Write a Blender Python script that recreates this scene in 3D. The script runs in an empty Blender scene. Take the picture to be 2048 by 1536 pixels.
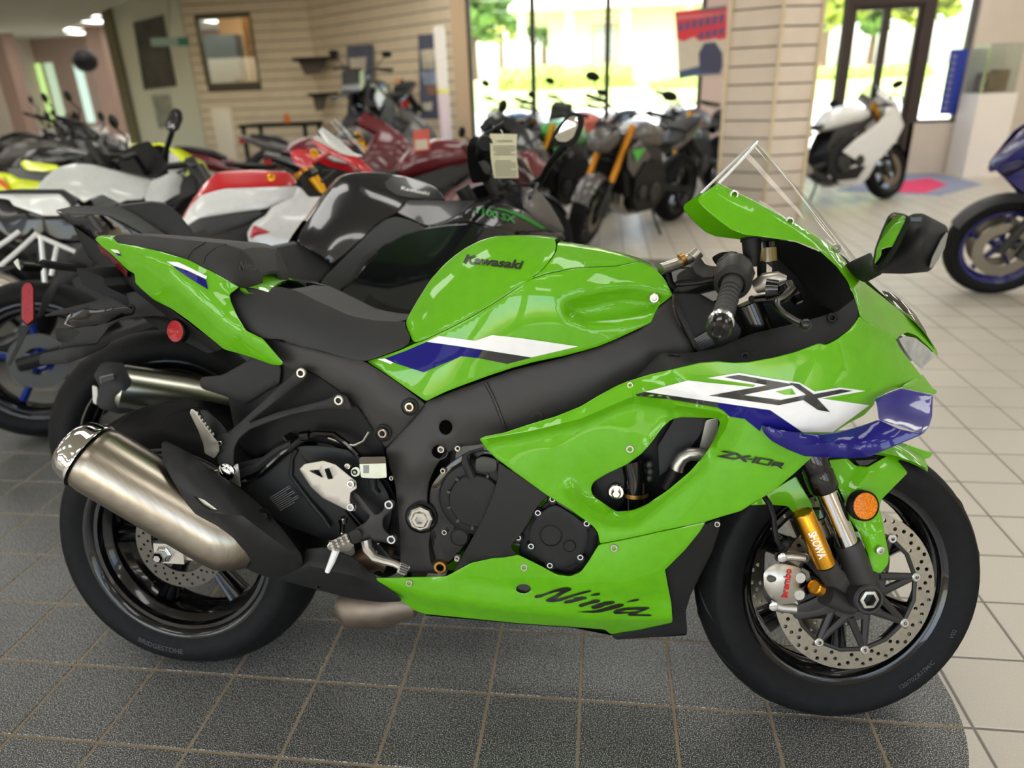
import bpy, bmesh, math, random
import numpy as np
from mathutils import Matrix, Vector
from mathutils.geometry import delaunay_2d_cdt
PI = math.pi
sc = bpy.context.scene
COL = sc.collection
random.seed(7)
# ------------------------------------------------------------------ camera
CAM = np.array([1.46961, -1.18632, 1.26833]); YAW, PITCH, ROLL, FPX = -0.134715, 0.398321, -0.0367677, 1413.65
def _cam_axes():
    cy, sy, cp, sp = math.cos(YAW), math.sin(YAW), math.cos(PITCH), math.sin(PITCH)
    f = np.array([sy*cp, cy*cp, -sp]); r = np.array([cy, -sy, 0.]); u = np.cross(r, f)
    cr, sr = math.cos(ROLL), math.sin(ROLL)
    return cr*r+sr*u, -sr*r+cr*u, f
CR, CU, CF = _cam_axes()
cd = bpy.data.cameras.new('camera'); cam = bpy.data.objects.new('camera', cd); COL.objects.link(cam)
m = Matrix.Identity(4)
for i in range(3):
    m[i][0], m[i][1], m[i][2], m[i][3] = CR[i], CU[i], -CF[i], CAM[i]
cam.matrix_world = m
cd.sensor_width = 36; cd.lens = FPX/2048*36; cd.clip_start = .02; cd.clip_end = 300
cd.dof.use_dof = True; cd.dof.focus_distance = 1.34; cd.dof.aperture_fstop = cd.lens/1000/0.0115
sc.camera = cam
# ------------------------------------------------------------------ sky, sun, exposure
vs = sc.view_settings
vs.view_transform = 'Standard'; vs.look = 'None'; vs.gamma = 1; vs.use_curve_mapping = False
vs.exposure = -0.5
w = bpy.data.worlds.new('sky'); sc.world = w; w.use_nodes = True
nt = w.node_tree; nt.nodes.clear()
sky = nt.nodes.new('ShaderNodeTexSky'); sky.sky_type = 'NISHITA'; sky.sun_disc = False
sky.sun_elevation = math.radians(52); sky.sun_rotation = math.radians(200); sky.air_density = 1.2; sky.dust_density = 2
bg = nt.nodes.new('ShaderNodeBackground'); bg.inputs[1].default_value = 1.1
wo = nt.nodes.new('ShaderNodeOutputWorld'); nt.links.new(sky.outputs[0], bg.inputs[0]); nt.links.new(bg.outputs[0], wo.inputs[0])
sl = bpy.data.lights.new('sun', 'SUN'); sl.energy = 26; sl.angle = math.radians(.6); sl.color = (1, .95, .86)
so = bpy.data.objects.new('sun', sl); COL.objects.link(so)
so.rotation_euler = Vector((-.35, -.5, 1)).to_track_quat('Z', 'Y').to_euler()
CEIL_LIGHT = 9.0
# ------------------------------------------------------------------ materials
MATS = {}
def mat(name, col, rough=.5, metal=0., coat=0., spec=.5, noise=0., nscale=40., bump=0., bscale=200., trans=0., ior=1.45, emit=None, estr=0., alpha=1., sheen=0., coat_rough=.03, brushed=None, stretch=None):
    if name in MATS: return MATS[name]
    m = bpy.data.materials.new(name); m.use_nodes = True; t = m.node_tree; b = t.nodes['Principled BSDF']
    b.inputs['Base Color'].default_value = (*col, 1); b.inputs['Roughness'].default_value = rough; b.inputs['Metallic'].default_value = metal
    b.inputs['Coat Weight'].default_value = coat; b.inputs['Coat Roughness'].default_value = coat_rough
    b.inputs['Specular IOR Level'].default_value = spec; b.inputs['Transmission Weight'].default_value = trans; b.inputs['IOR'].default_value = ior
    b.inputs['Alpha'].default_value = alpha; b.inputs['Sheen Weight'].default_value = sheen
    tc = t.nodes.new('ShaderNodeTexCoord'); vec = tc.outputs['Object']
    if stretch:
        mp = t.nodes.new('ShaderNodeMapping'); mp.inputs['Scale'].default_value = stretch; t.links.new(vec, mp.inputs[0]); vec = mp.outputs[0]
    n = t.nodes.new('ShaderNodeTexNoise'); n.inputs['Scale'].default_value = nscale; n.inputs['Detail'].default_value = 4; t.links.new(vec, n.inputs['Vector'])
    a = noise if noise else .04
    r = t.nodes.new('ShaderNodeValToRGB'); r.color_ramp.elements[0].position = .3; r.color_ramp.elements[1].position = .7
    r.color_ramp.elements[0].color = (*[c*(1-a) for c in col], 1); r.color_ramp.elements[1].color = (*[min(1, c*(1+a)) for c in col], 1)
    t.links.new(n.outputs['Fac'], r.inputs[0]); t.links.new(r.outputs[0], b.inputs['Base Color'])
    if bump:
        n2 = t.nodes.new('ShaderNodeTexNoise'); n2.inputs['Scale'].default_value = bscale; n2.inputs['Detail'].default_value = 2; t.links.new(vec, n2.inputs['Vector'])
        bp = t.nodes.new('ShaderNodeBump'); bp.inputs['Strength'].default_value = bump; bp.inputs['Distance'].default_value = .002
        t.links.new(n2.outputs['Fac'], bp.inputs['Height']); t.links.new(bp.outputs[0], b.inputs['Normal'])
    if emit:
        b.inputs['Emission Color'].default_value = (*emit, 1); b.inputs['Emission Strength'].default_value = estr
    MATS[name] = m; return m
def srgb(r, g, b):
    f = lambda c: (c/255/12.92 if c/255 <= .04045 else ((c/255+.055)/1.055)**2.4)
    return f(r), f(g), f(b)
GREEN = mat('green_paint', (.102, .352, .004), .35, coat=.8, spec=.12)
BLUE = mat('blue_paint', (.007, .006, .14), .35, coat=.7, spec=.12)
BLUEDEC = mat('blue_decal', (.006, .005, .14), .45, coat=.12, spec=.1)
WHITEDEC = mat('white_decal', srgb(222, 222, 224), .35, coat=.6)
BLACKDEC = mat('black_decal', srgb(22, 22, 24), .4, coat=.3)
GREYDEC = mat('grey_decal', srgb(58, 58, 60), .6)
SATIN = mat('satin_black', srgb(44, 42, 41), .45, bump=.05, bscale=900, spec=.35)
MATTE = mat('matte_black_plastic', srgb(26, 26, 27), .52, bump=.1, bscale=700, spec=.32)
DARK = mat('dark_plastic', srgb(13, 13, 14), .5, spec=.25)
GLOSSB = mat('gloss_black', srgb(7, 7, 8), .2, coat=.5, spec=.3)
RUBBER = mat('tyre_rubber', srgb(20, 20, 21), .6, noise=.2, nscale=60, spec=.14)
VINYL = mat('seat_vinyl', srgb(38, 38, 39), .55, bump=.2, bscale=1200, spec=.35)
STEEL = mat('brushed_steel', srgb(150, 142, 130), .3, metal=1, noise=.12, nscale=30, stretch=(1, 14, 1))
ALU = mat('cast_aluminium', srgb(176, 172, 164), .36, metal=.9, noise=.06)
SILVERP = mat('silver_plate', srgb(178, 174, 166), .42, metal=.7)
CHROME = mat('chrome', srgb(210, 210, 208), .08, metal=1)
GOLD = mat('gold_anodised', srgb(196, 140, 40), .28, metal=1)
BRASS = mat('brass', srgb(170, 130, 70), .35, metal=1)
DISCM = mat('brake_disc_steel', srgb(146, 138, 124), .32, metal=1, noise=.1, nscale=120)
ENGB = mat('engine_black', srgb(22, 22, 22), .5, bump=.12, bscale=600, spec=.3)
ENGG = mat('engine_grey', srgb(60, 60, 58), .5, metal=.4)
REDR = mat('red_reflector', srgb(150, 8, 16), .35, coat=.15, spec=.2, noise=.5, nscale=400)
AMBR = mat('amber_reflector', srgb(206, 112, 4), .35, coat=.15, spec=.2, noise=.5, nscale=400)
RED = mat('red_paint', srgb(190, 18, 30), .3, coat=1.)
WHITE = mat('white_paint', srgb(215, 215, 214), .3, coat=1.)
CLEAR = mat('clear_lens', (.95, .95, .95), .05, trans=1., ior=1.45)
MILK = mat('milky_plastic', srgb(205, 208, 190), .4, noise=.05)
REDTXT = mat('red_lettering', srgb(190, 30, 24), .5)
WHITETXT = mat('white_lettering', srgb(230, 230, 226), .5)
BLUERIM = mat('blue_rim', srgb(12, 46, 130), .35, coat=.4)
NAVY = mat('navy_paint', srgb(24, 22, 92), .25, coat=1.)
MIRROR = mat('mirror_glass', (.85, .87, .87), .02, metal=1)
def glassmat(name, tint, rough=0., mix=.86):
    m = bpy.data.materials.new(name); m.use_nodes = True; t = m.node_tree; t.nodes.clear()
    o = t.nodes.new('ShaderNodeOutputMaterial'); g = t.nodes.new('ShaderNodeBsdfGlossy'); g.inputs['Roughness'].default_value = rough
    tr = t.nodes.new('ShaderNodeBsdfTransparent'); tr.inputs[0].default_value = (*tint, 1)
    mx = t.nodes.new('ShaderNodeMixShader'); lw = t.nodes.new('ShaderNodeLayerWeight'); pw = t.nodes.new('ShaderNodeMath'); pw.operation = 'POWER'; pw.inputs[1].default_value = 4
    ma = t.nodes.new('ShaderNodeMath'); ma.operation = 'MULTIPLY_ADD'; ma.inputs[1].default_value = .45; ma.inputs[2].default_value = .035
    t.links.new(lw.outputs['Facing'], pw.inputs[0]); t.links.new(pw.outputs[0], ma.inputs[0]); t.links.new(ma.outputs[0], mx.inputs[0])
    t.links.new(tr.outputs[0], mx.inputs[1]); t.links.new(g.outputs[0], mx.inputs[2]); t.links.new(mx.outputs[0], o.inputs[0])
    MATS[name] = m; return m
SCREEN = glassmat('windscreen_acrylic', (.93, .935, .935))
PANE = glassmat('window_glass', (.93, .96, .95))
SMOKE = glassmat('smoked_acrylic', (.45, .45, .46))
# ------------------------------------------------------------------ frames: a bike's own coordinates (x forward, y to its left, z up)
class Frame:
    def __init__(s, M):
        s.M = np.array(M, float); s.Mi = np.linalg.inv(s.M)
        s.o = s.Mi[:3, :3] @ CAM + s.Mi[:3, 3]
    def U(s, px, py, y):          # the point seen at a pixel, on the plane at lateral distance y
        d = CR*(px-1024)/FPX - CU*(py-768)/FPX + CF
        dl = s.Mi[:3, :3] @ d
        t = (y-s.o[1])/dl[1]
        return s.o + t*dl
    def P(s, X):                  # local point to pixel
        X = s.M[:3, :3] @ np.asarray(X, float) + s.M[:3, 3] - CAM
        z = X @ CF
        return 1024+FPX*(X @ CR)/z, 768-FPX*(X @ CU)/z
def rotx(a): c, s = math.cos(a), math.sin(a); return np.array([[1, 0, 0, 0], [0, c, -s, 0], [0, s, c, 0], [0, 0, 0, 1.]])
def roty(a): c, s = math.cos(a), math.sin(a); return np.array([[c, 0, s, 0], [0, 1, 0, 0], [-s, 0, c, 0], [0, 0, 0, 1.]])
def rotz(a): c, s = math.cos(a), math.sin(a); return np.array([[c, -s, 0, 0], [s, c, 0, 0], [0, 0, 1, 0], [0, 0, 0, 1.]])
def tra(x, y, z): M = np.eye(4); M[:3, 3] = x, y, z; return M
def pose(x, y, head, lean, z=0): return tra(x, y, z) @ rotz(head) @ rotx(lean)
# ------------------------------------------------------------------ object helpers
def link(name, me, material=None, parent=None):
    o = bpy.data.objects.new(name, me); COL.objects.link(o)
    if material is not None: me.materials.append(material)
    if parent is not None: o.parent = parent
    return o
def mk(name, verts, faces, material, parent=None, smooth=True, angle=35, fix=True):
    me = bpy.data.meshes.new(name); me.from_pydata([tuple(map(float, v)) for v in verts], [], [tuple(f) for f in faces])
    if fix:
        bm = bmesh.new(); bm.from_mesh(me); bmesh.ops.recalc_face_normals(bm, faces=bm.faces); bm.to_mesh(me); bm.free()
    if smooth:
        for p in me.polygons: p.use_smooth = True
        me.set_sharp_from_angle(angle=math.radians(angle))
    return link(name, me, material, parent)
def root(name, M, label, cat, group=None):
    o = bpy.data.objects.new(name, None); COL.objects.link(o); o.empty_display_size = .05
    o.matrix_world = Matrix([list(r) for r in M]); o['label'] = label; o['category'] = cat
    if group: o['group'] = group
    return o
def tag(o, label, cat, group=None):
    o['label'] = label; o['category'] = cat
    if group: o['group'] = group
    return o
def struct(o, label=None):
    o['kind'] = 'structure'
    if label: o['label'] = label
    return o
class G:                                           # geometry collector
    def __init__(s): s.v = []; s.f = []
    def add(s, v, f):
        n = len(s.v); s.v += [tuple(map(float, a)) for a in v]; s.f += [tuple(i+n for i in q) for q in f]; return s
    def box(s, c, d, M=None):
        c = np.array(c, float); d = np.array(d, float)/2
        v = [c+d*np.array(k) for k in ((-1,-1,-1),(1,-1,-1),(1,1,-1),(-1,1,-1),(-1,-1,1),(1,-1,1),(1,1,1),(-1,1,1))]
        if M is not None: v = [M[:3, :3] @ a + M[:3, 3] for a in v]
        return s.add(v, [(0,3,2,1),(4,5,6,7),(0,1,5,4),(1,2,6,5),(2,3,7,6),(3,0,4,7)])
    def tube(s, pts, r, n=10, cap=True):
        pts = [np.array(p, float) for p in pts]; N = len(pts)
        rs = r if hasattr(r, '__len__') else [r]*N
        T = [pts[min(i+1, N-1)]-pts[max(i-1, 0)] for i in range(N)]; T = [t/(np.linalg.norm(t)+1e-9) for t in T]
        a = np.array([0, 0, 1.]) if abs(T[0][2]) < .9 else np.array([1., 0, 0])
        u = np.cross(T[0], a); u /= np.linalg.norm(u); v = []
        for p, t, rr in zip(pts, T, rs):
            u = u-t*(u @ t); u /= np.linalg.norm(u); b = np.cross(t, u)
            for k in range(n):
                w_ = 2*PI*k/n; v.append(p+rr*(u*math.cos(w_)+b*math.sin(w_)))
        f = [(i*n+k, i*n+(k+1) % n, (i+1)*n+(k+1) % n, (i+1)*n+k) for i in range(N-1) for k in range(n)]
        if cap: f += [tuple(range(n))[::-1], tuple(range((N-1)*n, N*n))]
        return s.add(v, f)
    def lathe(s, prof, o, d, n=32, cap=False):      # prof: (radius, distance along d)
        o = np.array(o, float); d = np.array(d, float); d /= np.linalg.norm(d)
        a = np.array([0, 0, 1.]) if abs(d[2]) < .9 else np.array([1., 0, 0])
        u = np.cross(d, a); u /= np.linalg.norm(u); b = np.cross(d, u); v = []
        for r, t in prof:
            for k in range(n):
                w_ = 2*PI*k/n; v.append(o+d*t+r*(u*math.cos(w_)+b*math.sin(w_)))
        f = [(i*n+k, i*n+(k+1) % n, (i+1)*n+(k+1) % n, (i+1)*n+k) for i in range(len(prof)-1) for k in range(n)]
        if cap: f += [tuple(range(n))[::-1], tuple(range((len(prof)-1)*n, len(prof)*n))]
        return s.add(v, f)
    def sphere(s, c, r, n=12, sc_=(1, 1, 1)):
        pr = [(math.sin(PI*i/n)*1.0 if 0 < i < n else .001, -math.cos(PI*i/n)) for i in range(n+1)]
        k = len(s.v); s.lathe(pr, (0, 0, 0), (0, 0, 1), n=n*2)
        for i in range(k, len(s.v)): s.v[i] = tuple(np.array(c)+r*np.array(s.v[i])*np.array(sc_))
        return s
    def prism(s, poly, a, b):                       # poly of 3-D points extruded by vector from a*vec to b*vec
        n = len(poly); v = [np.array(p)+a for p in poly]+[np.array(p)+b for p in poly]
        return s.add(v, [tuple(range(n))[::-1], tuple(range(n, 2*n))]+[(i, (i+1) % n, n+(i+1) % n, n+i) for i in range(n)])
    def xf(s, M):
        s.v = [tuple(M[:3, :3] @ np.array(a)+M[:3, 3]) for a in s.v]; return s
    def mirror(s):
        n = len(s.v); f = list(s.f); s.v += [(a[0], -a[1], a[2]) for a in s.v]; s.f += [tuple(i+n for i in q[::-1]) for q in f]; return s
    def obj(s, name, material, parent=None, smooth=True, angle=35, fix=True): return mk(name, s.v, s.f, material, parent, smooth, angle, fix)
def copy_tree(o, parent=None, done=None):
    c = o.copy(); COL.objects.link(c); c.parent = parent
    for ch in list(o.children): copy_tree(ch, c)
    return c
# ------------------------------------------------------------------ traced panels
def crop(ox, oy, s):
    return lambda *pts: [(ox+p[0]*s, oy+p[1]*s)+tuple(p[2:]) for p in pts]
def tps(pts, lam=.03):
    P = np.array([p[:2] for p in pts], float)/100; h = np.array([p[2] for p in pts], float); n = len(P)
    def phi(r2): return np.where(r2 > 1e-12, .5*r2*np.log(np.maximum(r2, 1e-12)), 0)
    K = phi(((P[:, None]-P[None])**2).sum(-1))+np.eye(n)*lam
    Q = np.c_[np.ones(n), P]; A = np.block([[K, Q], [Q.T, np.zeros((3, 3))]])
    s = np.linalg.solve(A, np.r_[h, 0, 0, 0])
    def f(x, y):
        X = np.c_[np.atleast_1d(x), np.atleast_1d(y)]/100.
        return phi(((X[:, None]-P[None])**2).sum(-1)) @ s[:n]+np.c_[np.ones(len(X)), X] @ s[n:]
    return f
def segdist(X, line, closed=False):
    L = np.array([p[:2] for p in line], float); X = np.asarray(X, float)
    if closed: L = np.vstack([L, L[:1]])
    best = np.full(len(X), 1e9); sg = np.ones(len(X))
    for a, b in zip(L[:-1], L[1:]):
        d = b-a; t = np.clip(((X-a) @ d)/(d @ d+1e-12), 0, 1); q = X-(a+t[:, None]*d); r = np.hypot(q[:, 0], q[:, 1])
        c = d[0]*(X[:, 1]-a[1])-d[1]*(X[:, 0]-a[0])
        m_ = r < best-1e-9; best = np.where(m_, r, best); sg = np.where(m_, np.sign(c), sg)
    return best, sg
def inside(X, poly):
    X = np.asarray(X, float); P = np.array([p[:2] for p in poly], float); r = np.zeros(len(X), bool)
    for (x1, y1), (x2, y2) in zip(P, np.roll(P, -1, 0)):
        if y1 == y2: continue
        c = ((y1 > X[:, 1]) != (y2 > X[:, 1])) & (X[:, 0] < (x2-x1)*(X[:, 1]-y1)/(y2-y1)+x1); r ^= c
    return r
def ridge(f, line, h, wa, wb):                      # adds a crease: wa on the one side, wb on the other
    def g(x, y):
        d, s_ = segdist(np.c_[np.atleast_1d(x), np.atleast_1d(y)], line); w_ = np.where(s_ > 0, wa, wb)
        return f(x, y)+h*np.maximum(0, 1-d/w_)
    return g
def recess(f, poly, h, soft):
    def g(x, y):
        X = np.c_[np.atleast_1d(x), np.atleast_1d(y)]; d, _ = segdist(X, poly, True); t = np.clip(d/soft, 0, 1); t = t*t*(3-2*t)
        return f(x, y)-h*np.where(inside(X, poly), t, 0)
    return g
def flat(v): return lambda x, y: np.full(len(np.atleast_1d(x)), float(v))
def roundpoly(out, r):
    P = [np.array(p[:2], float) for p in out]; n = len(P); o = []
    for i in range(n):
        a, b, c = P[i-1], P[i], P[(i+1) % n]; e1, e2 = a-b, c-b; l1, l2 = np.linalg.norm(e1), np.linalg.norm(e2)
        if l1 < 1e-6 or l2 < 1e-6: continue
        d = min(r, .45*l1, .45*l2)
        if d < .8 or (e1 @ e2)/(l1*l2) < -.995: o.append(b); continue
        p, q = b+e1/l1*d, b+e2/l2*d
        for t in (0, .33, .67, 1): o.append((1-t)**2*p+2*t*(1-t)*b+t*t*q)
    return o
def resample(P, step):
    o = []; n = len(P)
    for i in range(n):
        a, b = np.array(P[i]), np.array(P[(i+1) % n]); k = max(1, int(np.linalg.norm(b-a)/step))
        for j in range(k): o.append(a+(b-a)*j/k)
    return [p for i, p in enumerate(o) if np.linalg.norm(p-o[i-1]) > .05]
def area2(P): x = np.array(P)[:, 0]; y = np.array(P)[:, 1]; return (x*np.roll(y, -1)-np.roll(x, -1)*y).sum()/2
def inset(P, e):                                    # shrink a closed outline by e
    n = len(P); s = 1 if area2(P) > 0 else -1; o = []
    for i in range(n):
        t = P[(i+1) % n]-P[i-1]; L = np.linalg.norm(t)+1e-9; o.append(P[i]+s*e*np.array([-t[1], t[0]])/L)
    return o
def panel(name, F, out, material, parent, depth=None, ctrl=(), holes=(), step=13, thick=.004, rnd=5, edge=1.2, mirror=False, smooth=True, angle=32, metric=False, lines=(), hrnd=None):
    """a shell whose outline is traced; depth(px,py) = half width; a metric panel is given in metres (x,z)"""
    if metric: step, rnd, edge = step*.001, rnd*.001, edge*.001
    if depth is None:
        cp = [p for p in list(out)+list(ctrl) if len(p) > 2]
        depth = flat(cp[0][2]) if len(cp) < 3 else tps([(p[0]*(100 if metric else 1), p[1]*(100 if metric else 1), p[2]) for p in cp])
        if metric and len(cp) >= 3: d0 = depth; depth = lambda x, y: d0(np.asarray(x)*100, np.asarray(y)*100)
    O = resample(roundpoly(out, rnd), step); H = [resample(roundpoly(h, rnd if hrnd is None else hrnd), step*.7) for h in holes]
    loops = [O]+H
    ins = [inset(O, edge)]+[inset(h, -edge) for h in H]
    pts = []; edges = []
    for lp in ins:
        n0 = len(pts); pts += [tuple(p) for p in lp]; edges += [(n0+i, n0+(i+1) % len(lp)) for i in range(len(lp))]
    nb = len(pts); A = np.array(ins[0]); x0, y0 = A.min(0); x1, y1 = A.max(0)
    gx = np.arange(x0, x1, step); gy = np.arange(y0, y1, step*.87); g = np.array([(a+(step/2 if j % 2 else 0), b) for j, b in enumerate(gy) for a in gx])
    if len(g):
        k = inside(g, ins[0])
        for h in ins[1:]: k &= ~inside(g, h)
        g = g[k]
        for h in ins:
            if len(g): d, _ = segdist(g, h, True); g = g[d > step*.45]
        pts += [tuple(p) for p in g]
    if lines:                                        # mesh points along the creases keep them crisp
        lp = []
        for ln in lines:
            L = [np.array(p[:2], float) for p in ln]
            for a, b in zip(L[:-1], L[1:]):
                k = max(1, int(np.linalg.norm(b-a)/(step*.55))); lp += [a+(b-a)*j/k for j in range(k)]
            lp.append(L[-1])
        lp = np.array(lp); k = inside(lp, ins[0])
        for hh in ins[1:]: k &= ~inside(lp, hh)
        lp = lp[k]
        for hh in ins:
            if len(lp): d, _ = segdist(lp, hh, True); lp = lp[d > step*.3]
        gp = np.array(pts[nb:]).reshape(-1, 2)
        if len(lp) and len(gp):
            d = np.sqrt(((gp[:, None]-lp[None])**2).sum(-1)).min(1); gp = gp[d > step*.5]
        pts = pts[:nb]+[tuple(p) for p in gp]+[tuple(p) for p in lp]
    r = delaunay_2d_cdt([Vector(p) for p in pts], edges, [], 0, 1e-6)
    V = np.array([tuple(v) for v in r[0]]); T = [tuple(t) for t in r[2]]
    C = np.array([V[list(t)].mean(0) for t in T]); k = inside(C, ins[0])
    for h in ins[1:]: k &= ~inside(C, h)
    T = [t for t, q in zip(T, k) if q]
    conv = (lambda a, b, w_: np.array([a, -w_, b])) if metric else (lambda a, b, w_: F.U(a, b, -w_))
    dv = depth(V[:, 0], V[:, 1]); n = len(V)
    front = [conv(a, b, w_) for (a, b), w_ in zip(V, dv)]
    back = [conv(a, b, w_-thick) for (a, b), w_ in zip(V, dv)]
    verts = front+back; faces = list(T)+[tuple(i+n for i in t[::-1]) for t in T]
    orig = {}
    for i, os_ in enumerate(r[3]):
        for q in os_: orig[q] = i
    base = 0
    for lp, il in zip(loops, ins):
        N = len(lp); L = np.array(lp); dd = depth(L[:, 0], L[:, 1]); k1 = len(verts); e3 = min(.0012, thick*.3) if edge > 0 else 0
        verts += [conv(a, b, w_-e3) for (a, b), w_ in zip(L, dd)]
        k2 = len(verts); verts += [conv(a, b, w_-thick) for (a, b), w_ in zip(L, dd)]
        for i in range(N):
            j = (i+1) % N; a, b = orig.get(base+i), orig.get(base+j)
            if a is None or b is None or a == b: continue
            faces += [(a, b, k1+j, k1+i), (k1+i, k1+j, k2+j, k2+i), (k2+i, k2+j, b+n, a+n)]
        base += N
    if not metric or True:
        o = mk(name, verts, faces, material, parent, smooth, angle)
    if mirror:
        mk(name, [(a[0], -a[1], a[2]) for a in verts], [f[::-1] for f in faces], material, parent, smooth, angle)
    o_depth[o.name] = depth
    return o
o_depth = {}
def decal(name, F, out, material, parent, depth, off=.0022, rnd=1.0, step=9):
    d = (lambda x, y: depth(x, y)+off)
    return panel(name, F, out, material, parent, d, step=step, thick=.0008, rnd=rnd, edge=0)
def cap(name, F, line, material, parent, crown=.01, n=8, thick=.004, power=2):
    L = [F.U(p[0], p[1], -p[2]) for p in line]; v = []; N = len(L)
    for p in L:
        for k in range(n+1):
            t = k/n*2-1; v.append((p[0], p[1]*-t, p[2]+crown*(1-abs(t)**power)))
    f = [(i*(n+1)+k, i*(n+1)+k+1, (i+1)*(n+1)+k+1, (i+1)*(n+1)+k) for i in range(N-1) for k in range(n)]
    m_ = len(v); v += [(a[0], a[1], a[2]-thick) for a in v]; f += [tuple(i+m_ for i in q[::-1]) for q in f]
    return mk(name, v, f, material, parent)
def bolt(F, px, py, w, r=.008, h=.006, material=None, parent=None, name='bolt', hexa=True, d=(0, -1, 0)):
    p = F.U(px, py, -w); g = G(); d = np.array(d, float)
    g.lathe([(r, 0), (r, h*.7), (r*.85, h), (r*.55, h), (r*.5, -h*.9), (.0005, -h*.9)], p-d*.004, d, n=14)
    return g.obj(name, material or ALU, parent)
_fontcache = {}
def textgeo(s, bold=0., size=1., shear=0., sp=1.):
    c = bpy.data.curves.new('tmp', 'FONT'); c.body = s; c.size = size; c.offset = bold; c.shear = shear; c.space_character = sp; c.resolution_u = 3
    o = bpy.data.objects.new('tmp', c); COL.objects.link(o); dg = bpy.context.evaluated_depsgraph_get(); dg.update()
    me = bpy.data.meshes.new_from_object(o.evaluated_get(dg)); bpy.data.objects.remove(o); bpy.data.curves.remove(c)
    V = np.array([tuple(v.co[:2]) for v in me.vertices]); Fc = [tuple(p.vertices) for p in me.polygons]; bpy.data.meshes.remove(me)
    V[:, 0] -= V[:, 0].min(); return V, Fc
def textpx(name, F, s, p0, p1, hpx, material, parent, depth, bold=.012, off=.0032, shear=0., up=None):
    """writes s along p0->p1 (pixels, baseline); hpx = cap height in pixels; follows the surface"""
    V, Fc = textgeo(s, bold, 1., shear); p0, p1 = np.array(p0, float), np.array(p1, float); d = p1-p0; W = V[:, 0].max(); caph = .73
    u = np.array([d[1], -d[0]])/np.linalg.norm(d) if up is None else np.array(up, float)
    X = p0+V[:, :1]/W*d+V[:, 1:2]/caph*hpx*u
    dd = depth(X[:, 0], X[:, 1])+off
    return mk(name, [F.U(a, b, -w_) for (a, b), w_ in zip(X, dd)], Fc, material, parent, smooth=False, fix=False)
def text3d(name, s, M, height, material, parent=None, bold=.0, shear=0., width=None):
    V, Fc = textgeo(s, bold, 1., shear); k = height/.73; kx = k if width is None else width/V[:, 0].max()
    return mk(name, [M[:3, :3] @ np.array([a*kx, b*k, 0])+M[:3, 3] for a, b in V], Fc, material, parent, smooth=False, fix=False)
# ================================================================== the showroom
WF = Frame(np.eye(4))
def W(px, py, Y): return WF.U(px, py, Y)
def Zp(px, py, z):
    d = CR*(px-1024)/FPX-CU*(py-768)/FPX+CF; t = (z-CAM[2])/d[2]; return CAM+t*d
TS = .205075; CEIL = 3.0
X0, X1, Y0, Y1 = -15.0, 9.0, -5.0, 20.0
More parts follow.
